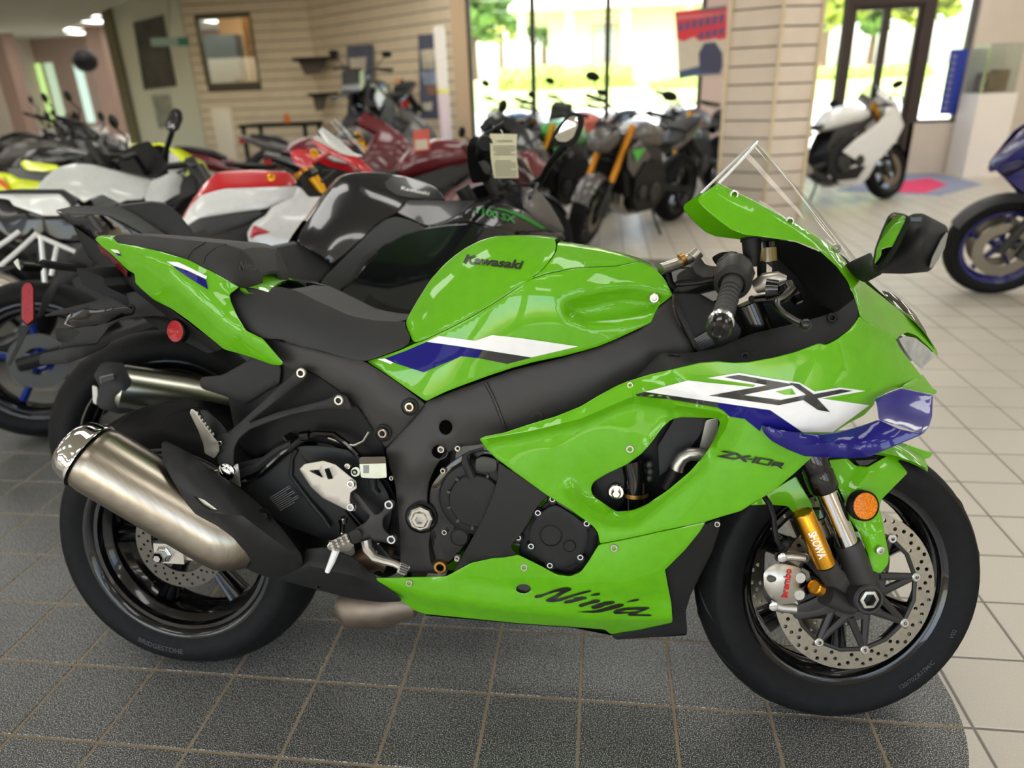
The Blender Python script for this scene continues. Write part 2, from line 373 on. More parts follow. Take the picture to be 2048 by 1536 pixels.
# ---- floor: grout bed with raised tiles
def floor_mat(name, grout):
    m = bpy.data.materials.new(name); m.use_nodes = True; t = m.node_tree; b = t.nodes['Principled BSDF']; N = t.nodes.new; Lk = t.links.new
    ge = N('ShaderNodeNewGeometry'); sx = N('ShaderNodeSeparateXYZ'); Lk(ge.outputs['Position'], sx.inputs[0])
    def M(op, a, b_=None, c=None):
        n = N('ShaderNodeMath'); n.operation = op
        for i, v in enumerate((a, b_, c)):
            if v is None: continue
            if isinstance(v, (int, float)): n.inputs[i].default_value = v
            else: Lk(v, n.inputs[i])
        return n.outputs[0]
    # rounded rectangle of dark tiles: x < 2.245, -0.27 < y < 4.3, corner radius .35
    r = .45
    qx = M('SUBTRACT', M('ABSOLUTE', M('SUBTRACT', sx.outputs[0], -2.3)), 4.545-r); qy = M('SUBTRACT', M('ABSOLUTE', M('SUBTRACT', sx.outputs[1], 1.98)), 2.34-r)
    mx, my = M('MAXIMUM', qx, 0.), M('MAXIMUM', qy, 0.)
    ins = M('MINIMUM', M('MAXIMUM', qx, qy), 0.); d = M('SUBTRACT', M('ADD', M('SQRT', M('ADD', M('MULTIPLY', mx, mx), M('MULTIPLY', my, my))), ins), r)
    mask = M('LESS_THAN', d, 0.)
    def mix(f, a, b_):
        n = N('ShaderNodeMix'); n.data_type = 'RGBA'
        if isinstance(f, (int, float)): n.inputs[0].default_value = f
        else: Lk(f, n.inputs[0])
        for i, v in ((6, a), (7, b_)):
            if isinstance(v, tuple): n.inputs[i].default_value = (*v, 1)
            else: Lk(v, n.inputs[i])
        return n.outputs[2]
    if grout:
        no = N('ShaderNodeTexNoise'); no.inputs['Scale'].default_value = 3; Lk(ge.outputs['Position'], no.inputs['Vector'])
        g1 = mix(no.outputs['Fac'], srgb(150, 132, 104), srgb(112, 102, 86)); col = mix(mask, srgb(118, 112, 104), g1)
        Lk(col, b.inputs['Base Color']); b.inputs['Roughness'].default_value = .9
    else:
        vo = N('ShaderNodeTexNoise'); vo.inputs['Scale'].default_value = 420; vo.inputs['Detail'].default_value = 1; Lk(ge.outputs['Position'], vo.inputs['Vector'])
        rp = N('ShaderNodeValToRGB'); e = rp.color_ramp.elements; e[0].position = .51; e[0].color = (*srgb(36, 36, 36), 1); e[1].position = .67; e[1].color = (*srgb(184, 184, 178), 1); Lk(vo.outputs['Fac'], rp.inputs[0])
        cell = N('ShaderNodeTexWhiteNoise'); cell.noise_dimensions = '2D'; sn = N('ShaderNodeVectorMath'); sn.operation = 'SCALE'; sn.inputs['Scale'].default_value = 1/TS; Lk(ge.outputs['Position'], sn.inputs[0]); fl = N('ShaderNodeVectorMath'); fl.operation = 'FLOOR'; Lk(sn.outputs[0], fl.inputs[0]); Lk(fl.outputs[0], cell.inputs['Vector'])
        l2 = N('ShaderNodeTexNoise'); l2.inputs['Scale'].default_value = 240; l2.inputs['Detail'].default_value = 2; Lk(ge.outputs['Position'], l2.inputs['Vector'])
        light = mix(l2.outputs['Fac'], srgb(172, 164, 150), srgb(196, 188, 174)); light = mix(M('MULTIPLY', cell.outputs['Value'], .35), light, srgb(168, 160, 148))
        col = mix(mask, light, rp.outputs[0]); Lk(col, b.inputs['Base Color'])
        b.inputs['Roughness'].default_value = .38
        ro = N('ShaderNodeTexNoise'); ro.inputs['Scale'].default_value = 6; Lk(ge.outputs['Position'], ro.inputs['Vector']); Lk(M('ADD', M('MULTIPLY', ro.outputs['Fac'], .2), .27), b.inputs['Roughness'])
        bp = N('ShaderNodeBump'); bp.inputs['Strength'].default_value = .25; bp.inputs['Distance'].default_value = .0008; Lk(vo.outputs['Fac'], bp.inputs['Height']); Lk(bp.outputs[0], b.inputs['Normal'])
    return m
GROUT = floor_mat('tile_grout', True); TILE = floor_mat('speckled_tile', False)
g = G().add([(X0, Y0, -.0014), (X1, Y0, -.0014), (X1, 9.42, -.0014), (X0, 9.42, -.0014), (-3.3, 9.42, -.0014), (-3.3, Y1, -.0014), (X0, Y1, -.0014), (-.4, 9.42, -.0014), (-3.3, 11.75, -.0014)], [(0, 1, 2, 7, 4, 3), (3, 4, 8, 5, 6), (4, 7, 8)]); floor = struct(g.obj('floor', GROUT, smooth=False, fix=False), 'speckled dark and beige square floor tiles with brown grout')
def tile_geo():
    h = TS/2-.0031; b = .0014; v = [(-h, -h, -.0014), (h, -h, -.0014), (h, h, -.0014), (-h, h, -.0014), (-h+b, -h+b, 0), (h-b, -h+b, 0), (h-b, h-b, 0), (-h+b, h-b, 0)]
    return v, [(4, 5, 6, 7), (0, 1, 5, 4), (1, 2, 6, 5), (2, 3, 7, 6), (3, 0, 4, 7)]
tv, tf = tile_geo(); tme = bpy.data.meshes.new('tile'); tme.from_pydata(tv, [], tf); tme.materials.append(TILE)
cells = []
for i in range(int(X0/TS), int(X1/TS)):
    for j in range(int(Y0/TS), int(Y1/TS)):
        c = np.array([(i+.5)*TS, (j+.5)*TS, 0]); d = c-CAM; z = d @ CF
        if z > .1:
            px, py = 1024+FPX*(d @ CR)/z, 768-FPX*(d @ CU)/z; seen = -90 < px < 2140 and py < 1640
        else: seen = False
        if c[1] > 9.38 and c[0] > -3.3 and (c[0]+3.3)/2.9+(c[1]-9.42)/2.33 > 1.0: continue
        cells.append((np.linalg.norm(d) if seen else 99+np.linalg.norm(d), c))
cells.sort(key=lambda a: a[0])
for k, (d, c) in enumerate(cells[:300]):
    o = bpy.data.objects.new('tile', tme); COL.objects.link(o); o.parent = floor; o.location = c
V = np.array(tv); vv = []; ff = []
for k, (d, c) in enumerate(cells[300:]):
    if d > 99+14 and c[1] < 0: continue
    n = len(vv); vv += [tuple(V[4]+c-[.001, .001, 0]), tuple(V[5]+c+[.001, -.001, 0]), tuple(V[6]+c+[.001, .001, 0]), tuple(V[7]+c+[-.001, .001, 0])]; ff.append((n, n+1, n+2, n+3))
o = mk('tile_field', vv, ff, TILE, floor, smooth=False, fix=False); o['kind'] = 'stuff'
# ---- plain materials of the room
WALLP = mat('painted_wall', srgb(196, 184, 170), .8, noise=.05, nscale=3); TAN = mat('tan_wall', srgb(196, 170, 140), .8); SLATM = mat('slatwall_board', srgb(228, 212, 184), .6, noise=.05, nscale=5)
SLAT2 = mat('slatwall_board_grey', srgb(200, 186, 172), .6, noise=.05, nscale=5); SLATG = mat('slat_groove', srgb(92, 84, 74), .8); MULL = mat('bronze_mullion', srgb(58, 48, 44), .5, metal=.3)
CEILM = mat('ceiling_board', srgb(205, 205, 196), .9, noise=.04, nscale=8); SOFF = mat('soffit_paint', srgb(188, 188, 172), .85); OLIVE = mat('olive_trim', srgb(112, 108, 82), .7); PALE = mat('pale_green_wall', srgb(214, 216, 196), .8)
def bx(name, a, b, m, parent=None):
    a, b = np.array(a, float), np.array(b, float); return G().box((a+b)/2, abs(b-a)).obj(name, m, parent, smooth=False)
# ---- shell
ce_ = struct(bx('ceiling', (X0, Y0, CEIL), (X1, 9.45, CEIL+.1), CEILM)); bx('ceiling_bay', (X0, 9.45, CEIL), (-3.2, Y1, CEIL+.1), CEILM, ce_); G().prism([np.array([-3.2, 9.45, 0]), np.array([-.4, 9.45, 0]), np.array([-3.2, 11.8, 0])], np.array([0, 0, CEIL]), np.array([0, 0, CEIL+.1])).obj('ceiling_bay', CEILM, ce_, smooth=False); struct(bx('wall_hall', (-3.3, 11.7, 0), (-3.2, Y1, CEIL), WALLP)); struct(bx('wall_left', (X0-.1, Y0, 0), (X0, Y1, CEIL), WALLP)); struct(bx('wall_right', (X1, Y0, 0), (X1+.1, 9.5, CEIL), WALLP))
wr = struct(bx('wall_rear', (X0, Y0-.1, 0), (X1, Y0, .5), WALLP)); bx('wall_head', (X0, Y0-.1, 2.7), (X1, Y0, CEIL), WALLP, wr)
for i in range(9): bx('wall_pier', (X0+i*2.92, Y0-.1, .5), (X0+i*2.92+.6, Y0, 2.7), WALLP, wr)
YW = 9.3
xs = [W(p, 100, YW)[0] for p in (905, 935, 1065, 1215, 1408, 1615, 1690, 1770, 1845, 1940)]
wb = struct(bx('wall_back', (xs[9]+.03, YW, 0), (X1, YW+.15, CEIL), WALLP), 'beige wall beside the glass shop doors')
bx('wall_pier', (xs[0], YW, 0), (xs[1], YW+.15, CEIL), TAN, wb); bx('wall_pier', (xs[4], YW, 0), (xs[5]-.02, YW+.15, CEIL), mat('pinkish_wall', srgb(200, 178, 168), .8), wb)
bx('wall_head', (xs[1], YW, 2.75), (xs[9]+.05, YW+.15, CEIL), WALLP, wb); bx('wall_sill', (xs[1], YW, 0), (xs[4], YW+.15, .4), WALLP, wb); bx('wall_sill', (xs[8], YW, 0), (xs[9]+.03, YW+.15, .64), WALLP, wb)
def window(n, x0, x1, z0, z1, Y=YW+.05, mullions=(), fw=.05, material=MULL, label=None):
    e = bpy.data.objects.new('window_%d' % n, None); COL.objects.link(e); e.location = (x0, Y, z0); e['kind'] = 'structure'
    if label: e['label'] = label
    bx('window_pane', (0, .02, 0), (x1-x0, .026, z1-z0), PANE, e)
    for nm, a, b in (('frame_rail', (0, -.03, 0), (x1-x0, .07, fw)), ('frame_rail', (0, -.03, z1-z0-fw), (x1-x0, .07, z1-z0)), ('frame_stile', (0, -.03, fw), (fw, .07, z1-z0-fw)), ('frame_stile', (x1-x0-fw, -.03, fw), (x1-x0, .07, z1-z0-fw))): bx(nm, a, b, material, e)
    for mx_ in mullions: bx('mullion', (mx_-x0-.035, -.035, fw), (mx_-x0+.035, .072, z1-z0-fw), material, e)
    return e
window(1, xs[1], xs[4], .4, 2.75, mullions=(xs[2], xs[3]), label='wide shop window with dark bronze mullions onto the street')
window(2, xs[5]-.02, xs[6], .02, 2.75, fw=.05, label='narrow glazed panel left of the shop doors')
window(3, xs[8]+.06, xs[9], .64, 2.75, fw=.04, label='sidelight window right of the shop doors')
e = bpy.data.objects.new('door_1', None); COL.objects.link(e); e.location = (xs[6], YW+.05, 0); e['kind'] = 'structure'; e['label'] = 'pair of dark framed glass shop doors'
DW = xs[8]-xs[6]
bx('door_frame', (-.05, -.05, 0), (.05, .07, 2.75), MULL, e); bx('door_frame', (DW-.06, -.05, 0), (DW+.06, .07, 2.75), MULL, e); bx('door_header', (.05, -.05, 2.05), (DW-.06, .07, 2.17), MULL, e); bx('transom_pane', (.05, .02, 2.17), (DW-.06, .026, 2.75), PANE, e)
for k in (0, 1):
    a, b = .05+k*(DW-.11)/2, .05+(k+1)*(DW-.11)/2
    lf = bx('door_leaf_pane', (a+.05, .012, .12), (b-.05, .018, 2.0), PANE, e)
    for nm, p_, q_ in (('leaf_stile', (a, -.01, .01), (a+.05, .04, 2.05)), ('leaf_stile', (b-.05, -.01, .01), (b, .04, 2.05)), ('leaf_rail', (a+.05, -.01, .01), (b-.05, .04, .12)), ('leaf_rail', (a+.05, -.01, 2.0), (b-.05, .04, 2.05))): bx(nm, p_, q_, MULL, e)
G().tube([(DW-.13, -.01, .9), (DW-.15, -.07, .95), (DW-.22, -.09, 1.0), (DW-.28, -.07, 1.0), (DW-.3, -.01, .98)], .012, n=8).obj('door_handle', MULL, e)
# ---- slatted walls: every board a piece
def slat_face(name, p, q, z0, z1, m, label, pitch=.152, hole=None, thick=.02):
    p, q = np.array([*p, 0.]), np.array([*q, 0.]); u = (q-p)/np.linalg.norm(q-p); n = np.array([u[1], -u[0], 0]); L_ = np.linalg.norm(q-p)
    base = struct(G().prism([p-n*.03, q-n*.03, q-n*.10, p-n*.10], np.array([0, 0, z0]), np.array([0, 0, z1])).obj(name, SLATG, smooth=False), label)
    if hole:
        bpy.data.objects.remove(base); base = G()
        ha, hb, hz0, hz1 = hole
        for a, b, c0, c1 in ((0, ha, z0, z1), (hb, L_, z0, z1), (ha, hb, z0, hz0), (ha, hb, hz1, z1)): base.prism([p+u*a-n*.03, p+u*b-n*.03, p+u*b-n*.10, p+u*a-n*.10], np.array([0, 0, c0]), np.array([0, 0, c1]))
        base = struct(base.obj(name, SLATG, smooth=False), label)
    z = z0; cache = {}
    while z < z1-.02:
        h = min(pitch-.014, z1-z); spans = [(0, L_)]
        if hole and z+h > hole[2] and z < hole[3]: spans = [(0, hole[0]), (hole[1], L_)]
        for a, b in spans:
            G().prism([p+u*a-n*.03, p+u*b-n*.03, p+u*b-n*.03+n*thick, p+u*a-n*.03+n*thick], np.array([0, 0, z]), np.array([0, 0, z+h])).obj('slat', m, base, smooth=False)
        z += pitch
    return base
A0, A1_, A2 = W(385, 150, 11.6)[:2], W(632, 150, 11.6)[:2], np.array([xs[0]+.02, YW])
ht, hb_ = W(388, 34, 11.6), W(522, 167, 11.6)
slat_face('wall_slat_left', A0, A1_, 0, CEIL, SLATM, 'beige slatted display wall with a small office window', hole=(ht[0]-A0[0], hb_[0]-A0[0], hb_[2], ht[2]))
slat_face('wall_slat_angled', A1_, A2, 0, CEIL, SLATM, 'beige slatted display wall running to the shop window')
cpl = W(1456, 100, 6.02)[:2]; cpc = W(1559, 100, 5.8)[:2]; cpr = W(1638, 100, 5.92)[:2]
slat_face('trim_1', cpl, cpc, 0, CEIL, SLAT2, 'left face of the slatted showroom pillar'); slat_face('trim_2', cpc, cpr, 0, CEIL, mat('slatwall_board_lit', srgb(214, 200, 186), .6, noise=.05, nscale=5), 'right face of the slatted showroom pillar')  # right face boards use a lighter copy, light on them put in the colour
for k, p in enumerate((cpl, cpc, cpr)): struct(G().tube([(p[0], p[1], 0), (p[0], p[1], CEIL)], .016, n=8).obj('trim_%d' % (k+3), mat('pillar_trim', srgb(206, 190, 160), .6)))
struct(G().prism([np.array([*cpl, 0]), np.array([*cpr, 0]), np.array([cpr[0]-.05, cpr[1]+.4, 0]), np.array([cpl[0]+.1, cpl[1]+.4, 0])], np.array([0, .09, 0]), np.array([0, .09, CEIL])).obj('wall_pillar', SLAT2, smooth=False))
# office behind the little window
ofc = struct(bx('wall_office', (A0[0]-.6, 14.0, 0), (A1_[0], 14.1, CEIL), mat('warm_lit_wall', srgb(206, 160, 110), .8)))  # warm lighting of the office is put into the wall colour
struct(bx('door_2', W(492, 100, 12.3)-np.array([0, 0, 3]), W(520, 100, 12.3)+np.array([.1, .04, 1.2]), mat('oak_door', srgb(168, 116, 62), .5, noise=.2, nscale=6, stretch=(6, 1, 1))), 'oak office door seen through the small window')
w4 = struct(window(4, ht[0], hb_[0], hb_[2], ht[2], Y=11.62, fw=.035, material=OLIVE), 'small office window in the slatted wall'); bx('window_sill', (0, .08, -.05), (hb_[0]-ht[0], .42, 0), OLIVE, w4)
tag(bx('office_cabinet', W(402, 170, 12.6)-np.array([0, 0, 1.2]), W(468, 68, 12.6)+np.array([0, .3, 0]), mat('grey_cabinet', srgb(120, 124, 122), .6)), 'grey cabinet behind the small office window', 'cabinet')
tag(G().sphere((W(482, 158, 11.9)[0], 11.86, hb_[2]+.062), .09, 10, (1.3, 1, .7)).obj('cushion', mat('brown_cloth', srgb(88, 64, 60), .9)), 'round brown cushion on the small office window sill', 'cushion')
# pale partition with posters left of the slats
pl, pr_ = W(240, 100, 11.6)[0], A0[0]
struct(bx('wall_partition', (pl, 11.6, 0), (pr_, 11.75, CEIL), PALE)); struct(bx('trim_6', (pl-.14, 11.5, 0), (pl+.02, 11.8, CEIL), OLIVE)); struct(bx('trim_7', (pr_-.09, 11.56, 0), (pr_+.02, 11.7, CEIL), PALE))
def flat_px(name, pts, Y, m, t=.01, parent=None):
    P_ = [W(a, b, Y) for a, b in pts]; return G().prism(P_, np.zeros(3), np.array([0, t, 0])).obj(name, m, parent, smooth=False)
po = flat_px('wall_poster', [(266, 45), (325, 30), (352, 172), (288, 180)], 11.56, mat('dark_photo_print', srgb(74, 74, 68), .5, noise=.7, nscale=2.2), .02); tag(po, 'tall dark framed poster on the pale green partition', 'poster')
po = flat_px('wall_sketch', [(302, 190), (338, 190), (350, 250), (318, 258)], 11.57, mat('grey_sketch', srgb(150, 152, 138), .8, noise=.35, nscale=5), .01); tag(po, 'faint grey drawing below the dark framed poster', 'poster')
po = flat_px('hanging_sign', [(300, 76), (375, 74), (378, 91), (303, 93)], 10.6, mat('pale_teal_print', srgb(150, 178, 164), .5), .01); tag(po, 'pale teal hanging sign with a dark green end', 'sign')
flat_px('sign_end', [(355, 75), (376, 74), (378, 91), (357, 92)], 10.59, mat('dark_teal', srgb(60, 120, 104), .5), .008, po); G().tube([W(338, 76, 10.6), W(338, -60, 10.6)], .006, n=6).obj('sign_rod', OLIVE, po)
# far left hall
fw_ = 19.6
wl = struct(bx('wall_far', (X0, fw_, 0), (-3.2, fw_+.15, CEIL), mat('far_wall', srgb(168, 148, 138), .8)), 'far wall of the left hall with tall windows')
for n, (a, b) in enumerate(((12, 36), (42, 62), (64, 84), (88, 140), (146, 168), (186, 196))):
    p, q = W(a, 125, fw_-.02), W(b, 232, fw_-.02); x0_, x1_ = p[0], q[0]-.25
    bx('daylit_pane', (x0_, fw_-.05, .7), (max(x1_, x0_+.25), fw_-.02, 2.35), mat('daylit_pane_%d' % n, srgb(200, 200, 196), .4, emit=[srgb(236, 216, 196), srgb(236, 216, 196), srgb(170, 216, 110), srgb(150, 180, 150), srgb(176, 214, 200), srgb(200, 214, 216)][n], estr=1.6), wl)
tag(G().sphere(W(170, 122, 15), .28, 10, (1, .8, .85)).obj('wall_speaker', DARK), 'black speaker hanging high in the left hall', 'speaker')
for a in (204, 10): struct(bx('trim_%d' % (8+a), (W(a, 150, 17)[0]-.2, 17, 0), (W(a, 150, 17)[0]+.2, 17.4, CEIL), mat('brown_pillar', srgb(150, 126, 114), .8)))
# dropped soffit at the upper left
so_ = [Zp(123, 62, 2.45), Zp(262, -4, 2.45), np.array([-6.5, 5., 2.45]), np.array([-14., 5., 2.45]), np.array([-14., 10.9, 2.45]), Zp(0, 67, 2.45)]
struct(G().prism(so_, np.zeros(3), np.array([0, 0, .54])).obj('ceiling_soffit', SOFF, smooth=False), 'grey green dropped ceiling over the left hall')
# ---- ceiling lights
LMAT = mat('light_diffuser', (1, 1, 1), .5, emit=(1., .985, .93), estr=CEIL_LIGHT); LFR = mat('light_frame', srgb(235, 235, 230), .5)
first = None
for i, x in enumerate(np.arange(-12.2, 8.6, 2.3)):
    for j, y in enumerate(list(np.arange(-4.0, 4., 2.35))+list(np.arange(4.6, 19.5, 1.25))):  # closer rows towards the back are added to brighten walls and hall
        if x < -5.2 and 4.6 < y < 11: continue
        if x > -3.6 and y > 9: continue
        if first is None:
            first = bpy.data.objects.new('ceiling_light', None); COL.objects.link(first); o = first
            bx('diffuser', (-.56, -.27, -.03), (.56, .27, -.02), LMAT, first)
            for a, b in (((-.6, -.3, -.035), (.6, -.27, 0)), ((-.6, .27, -.035), (.6, .3, 0)), ((-.6, -.27, -.035), (-.56, .27, 0)), ((.56, -.27, -.035), (.6, .27, 0))): bx('frame', a, b, LFR, first)
        else: o = copy_tree(first)
        o.location = (x, y, CEIL); tag(o, 'white rectangular panel light recessed in the showroom ceiling, back rows added for brighter walls', 'ceiling light', 'panel lights in the showroom ceiling')
# ---- things on and by the walls
bb = lambda n, m, l, c, a, b: tag(bx(n, a, b, m), l, c)
sh = flat_px('wall_shelf', [(583, 116), (668, 112), (668, 119), (584, 123)], 10.9, DARK, .3); tag(sh, 'larger black shelf high on the angled slatted wall', 'shelf'); flat_px('shelf_bracket', [(596, 122), (655, 119), (640, 148), (610, 150)], 11.1, SLATG, .03, sh)
sh = flat_px('wall_shelf', [(615, 187), (666, 184), (666, 190), (616, 193)], 10.9, DARK, .25); tag(sh, 'smaller black shelf low on the angled slatted wall', 'shelf'); flat_px('shelf_bracket', [(624, 192), (656, 190), (648, 220), (632, 222)], 11.05, SLATG, .03, sh)
dk = bpy.data.objects.new('display_table', None); COL.objects.link(dk); p = W(475, 250, 9.8); q = W(612, 243, 9.8); dk.location = (p[0], 9.8, 0); tag(dk, 'black topped table standing at the slatted wall', 'table'); wd = q[0]-p[0]; hz = p[2]
bx('table_top', (0, 0, hz-.05), (wd, .7, hz), DARK, dk)
for a, b in ((.03, .03), (wd-.08, .03), (.03, .62), (wd-.08, .62)): bx('table_leg', (a, b, 0), (a+.05, b+.05, hz-.05), DARK, dk)
tag(G().lathe([(.0005, 0), (.05, 0), (.05, .10), (.03, .12), (.03, .14), (.0005, .14)], (W(570, 245, 9.9)[0], 10.0, hz), (0, 0, 1), n=14).obj('orange_jar', mat('orange_plastic', srgb(214, 120, 50), .5)), 'small orange jar on the black topped table', 'jar')
bd = flat_px('leaning_board', [(420, 215), (460, 217), (478, 345), (446, 345)], 9.6, mat('cream_board', srgb(214, 204, 184), .7), .05); tag(bd, 'cream board leaning in front of the slatted wall', 'board'); 
G().lathe([(.0005, .01), (.09, .01), (.09, 0)], W(463, 332, 9.59), (0, -1, 0), n=16).obj('round_badge', mat('red_badge', srgb(200, 40, 36), .5), bd)
pm = [mat('poster_mix_%d' % i, srgb(*c), .5, noise=.3, nscale=6) for i, c in enumerate(((62, 66, 84), (176, 168, 150), (120, 130, 150), (120, 84, 60)))]
def wallpos(px): # distance to the angled wall along a pixel column
    best = None
    for s_ in np.linspace(0, 1, 200):
        x = A1_+(A2-A1_)*s_; a, _ = WF.P((x[0], x[1], 1.5))
        if best is None or abs(a-px) < best[0]: best = (abs(a-px), x[1])
    return best[1]
for nm, (a, b, c, d), lab in (('wall_banner', (693, 745, 88, 232), 'narrow motorcycle banner behind the dirt bike on the slatted wall'), ('wall_banner', (836, 880, 66, 238), 'narrow motorcycle banner beside the white post')):
    Yb = min(wallpos(a), wallpos(b))-.12; bn = flat_px(nm, [(a, c+4), (b, c), (b+3, d), (a+5, d)], Yb, pm[0], .01); tag(bn, lab, 'banner')
    for k, (u0, v0, u1, v1, mm_) in enumerate(((.08, .2, .75, .42, 1), (.1, .45, .9, .6, 2), (.3, .62, .8, .72, 3), (.1, .82, .6, .9, 1))):
        flat_px('banner_picture', [(a+(b-a)*u0+3*v0, c+(d-c)*v0), (a+(b-a)*u1+3*v0, c+(d-c)*v0-3), (a+(b-a)*u1*.9+4*v1, c+(d-c)*v1), (a+(b-a)*(u0+.1)+4*v1, c+(d-c)*v1)], Yb-.006, pm[mm_], .005, bn)
ex = bpy.data.objects.new('fire_extinguisher', None); COL.objects.link(ex); p = W(808, 218, 9.6); ex.location = p; tag(ex, 'red fire extinguisher hanging on the slatted wall', 'fire extinguisher')
G().lathe([(.0005, 0), (.07, 0), (.075, .02), (.075, .24), (.05, .30), (.025, .32), (.0005, .32)], (0, 0, 0), (0, 0, 1), n=18).obj('cylinder', mat('extinguisher_red', srgb(176, 24, 30), .35), ex); G().box((0, 0, .36), (.05, .05, .08)).obj('valve', DARK, ex, smooth=False); G().tube([(0, -.02, .38), (-.06, -.03, .40), (-.10, -.02, .34)], .018, n=8).obj('hose', mat('orange_hose', srgb(224, 140, 50), .5), ex)
p = W(890, 245, 8.2); q = W(889, 52, 8.2); r_ = .072
post = tag(G().lathe([(.0005, 0), (r_, 0), (r_, q[2]-.05), (r_*.8, q[2]), (.0005, q[2])], (p[0], 8.2, 0), (0, 0, 1), n=24).obj('white_post', mat('white_tube', srgb(236, 230, 222), .5)), 'tall white round post with a yellow band by the shop window', 'post')
G().lathe([(r_+.002, W(890, 186, 8.2)[2]), (r_+.002, W(890, 178, 8.2)[2])], (p[0], 8.2, 0), (0, 0, 1), n=24).obj('yellow_band', mat('yellow_tape', srgb(238, 230, 110), .5), post); G().lathe([(r_+.001, .3), (r_+.001, W(890, 187, 8.2)[2])], (p[0], 8.2, 0), (0, 0, 1), n=24).obj('pale_sleeve', mat('pale_pink_sleeve', srgb(226, 206, 214), .5), post)
# the event poster on the window pier
YP = 9.288
po = flat_px('event_poster', [(1350, 23), (1455, 10), (1445, 146), (1358, 158)], YP, mat('poster_paper', srgb(196, 186, 168), .5), .006); tag(po, 'red and grey event poster with an orange racing bike hanging by the pillar', 'poster')
Pc = crop(1320, 0, 160/1446)
for nm, pts, c_ in (('red_field', ((265, 215), (690, 165), (1210, 120), (1195, 690), (1060, 720), (1000, 690), (900, 720), (700, 740), (620, 660), (520, 700), (440, 750), (310, 700)), (206, 52, 66)), ('grey_strip', ((690, 165), (1210, 95), (1160, 170), (730, 205)), (98, 98, 104)), ('pink_strip', ((290, 290), (900, 245), (1200, 225), (1195, 265), (300, 360)), (200, 112, 112)), ('navy_ground', ((330, 1290), (700, 1195), (1110, 1200), (1090, 1330), (600, 1360), (340, 1430)), (66, 82, 112)), ('rider_shadow', ((700, 960), (800, 780), (1000, 760), (1130, 960), (1130, 1220), (1080, 1300), (720, 1290)), (60, 62, 88)), ('orange_bike', ((850, 880), (980, 880), (1040, 1000), (1020, 1120), (960, 1280), (880, 1260), (860, 1080)), (214, 100, 70))):
    flat_px(nm, Pc(*pts), YP-.004-.001*len(nm)*.1, mat('poster_'+nm, srgb(*c_), .5), .003, po)
for k in range(7):
    x = 320+k*122; y = 470-k*22; flat_px('slanted_glyph', Pc((x, y+90), (x+30, y-50-k*6), (x+105, y-60-k*6), (x+85, y+75)), YP-.008, mat('poster_navy', srgb(74, 78, 116), .5), .003, po)
for k in range(4):
    x = 690+k*122; y = 640-k*26; flat_px('slanted_glyph', Pc((x, y+75), (x+30, y-60), (x+105, y-70), (x+85, y+60)), YP-.008, MATS['poster_navy'], .003, po)
# blue vertical banner on the sidelight
bn = flat_px('blue_banner', [(1902, 99), (1939, 97), (1911, 229), (1877, 229)], 9.311, mat('blue_vinyl', srgb(34, 54, 150), .4), .006); tag(bn, 'tall blue banner with small lettering in the sidelight window', 'banner')
for k in range(9):
    t = .08+k*.1; x = 1906-24*t; y = 99+130*t; flat_px('banner_glyph', [(x+2, y), (x+10, y-.5), (x+9, y+7), (x+1, y+7.5)], 9.306, mat('banner_gold', srgb(120, 122, 150), .5), .003, bn)
# pedestal with an acrylic case
pd = bpy.data.objects.new('display_pedestal', None); COL.objects.link(pd); p = W(1912, 300, 9.0); q = W(1985, 300, 9.0); wd = q[0]-p[0]; pd.location = (p[0]+.03, 8.75, 0); tag(pd, 'white display pedestal with a clear case right of the doors', 'pedestal'); hz = W(1950, 188, 8.8)[2]
bx('pedestal_body', (0, 0, 0), (wd, .5, hz), mat('white_laminate', srgb(222, 214, 206), .6), pd)
for a, b in (((.03, .02, hz), (wd-.03, .026, hz+.55)), ((.03, .474, hz), (wd-.03, .48, hz+.55)), ((.03, .026, hz), (.036, .474, hz+.55)), ((wd-.036, .026, hz), (wd-.03, .474, hz+.55)), ((.03, .02, hz+.55), (wd-.03, .48, hz+.556))): bx('case_pane', a, b, PANE, pd)
g = G().box((0, 0, .12), (.28, .22, .22)).box((.08, 0, .2), (.12, .24, .12)).lathe([(.06, 0), (.06, .06)], (-.06, -.11, .12), (0, -1, 0), n=16, cap=True); md = g.obj('engine_model', mat('bronze_grey', srgb(120, 102, 80), .5, metal=.4), smooth=False); md.location = (p[0]+wd/2+.03, 9.0, hz+.006); tag(md, 'bronze grey engine model inside the clear case', 'model')
# entrance mat with red printing
mp = [Zp(*a, .004) for a in ((1672, 381), (1880, 391), (1965, 368), (1868, 346), (1770, 350))]
mt_ = G().prism(mp, np.array([0, 0, -.004]), np.array([0, 0, .002])).obj('entrance_mat', mat('blue_grey_mat', srgb(128, 132, 150), .9, noise=.1, nscale=60), smooth=False); tag(mt_, 'blue grey entrance mat printed with a red emblem', 'mat')
G().prism([Zp(*a, .006) for a in ((1782, 384), (1850, 386), (1895, 370), (1860, 356), (1810, 362), (1800, 371))], np.zeros(3), np.array([0, 0, .001])).obj('red_emblem', mat('mat_red', srgb(206, 50, 90), .9), mt_, smooth=False)
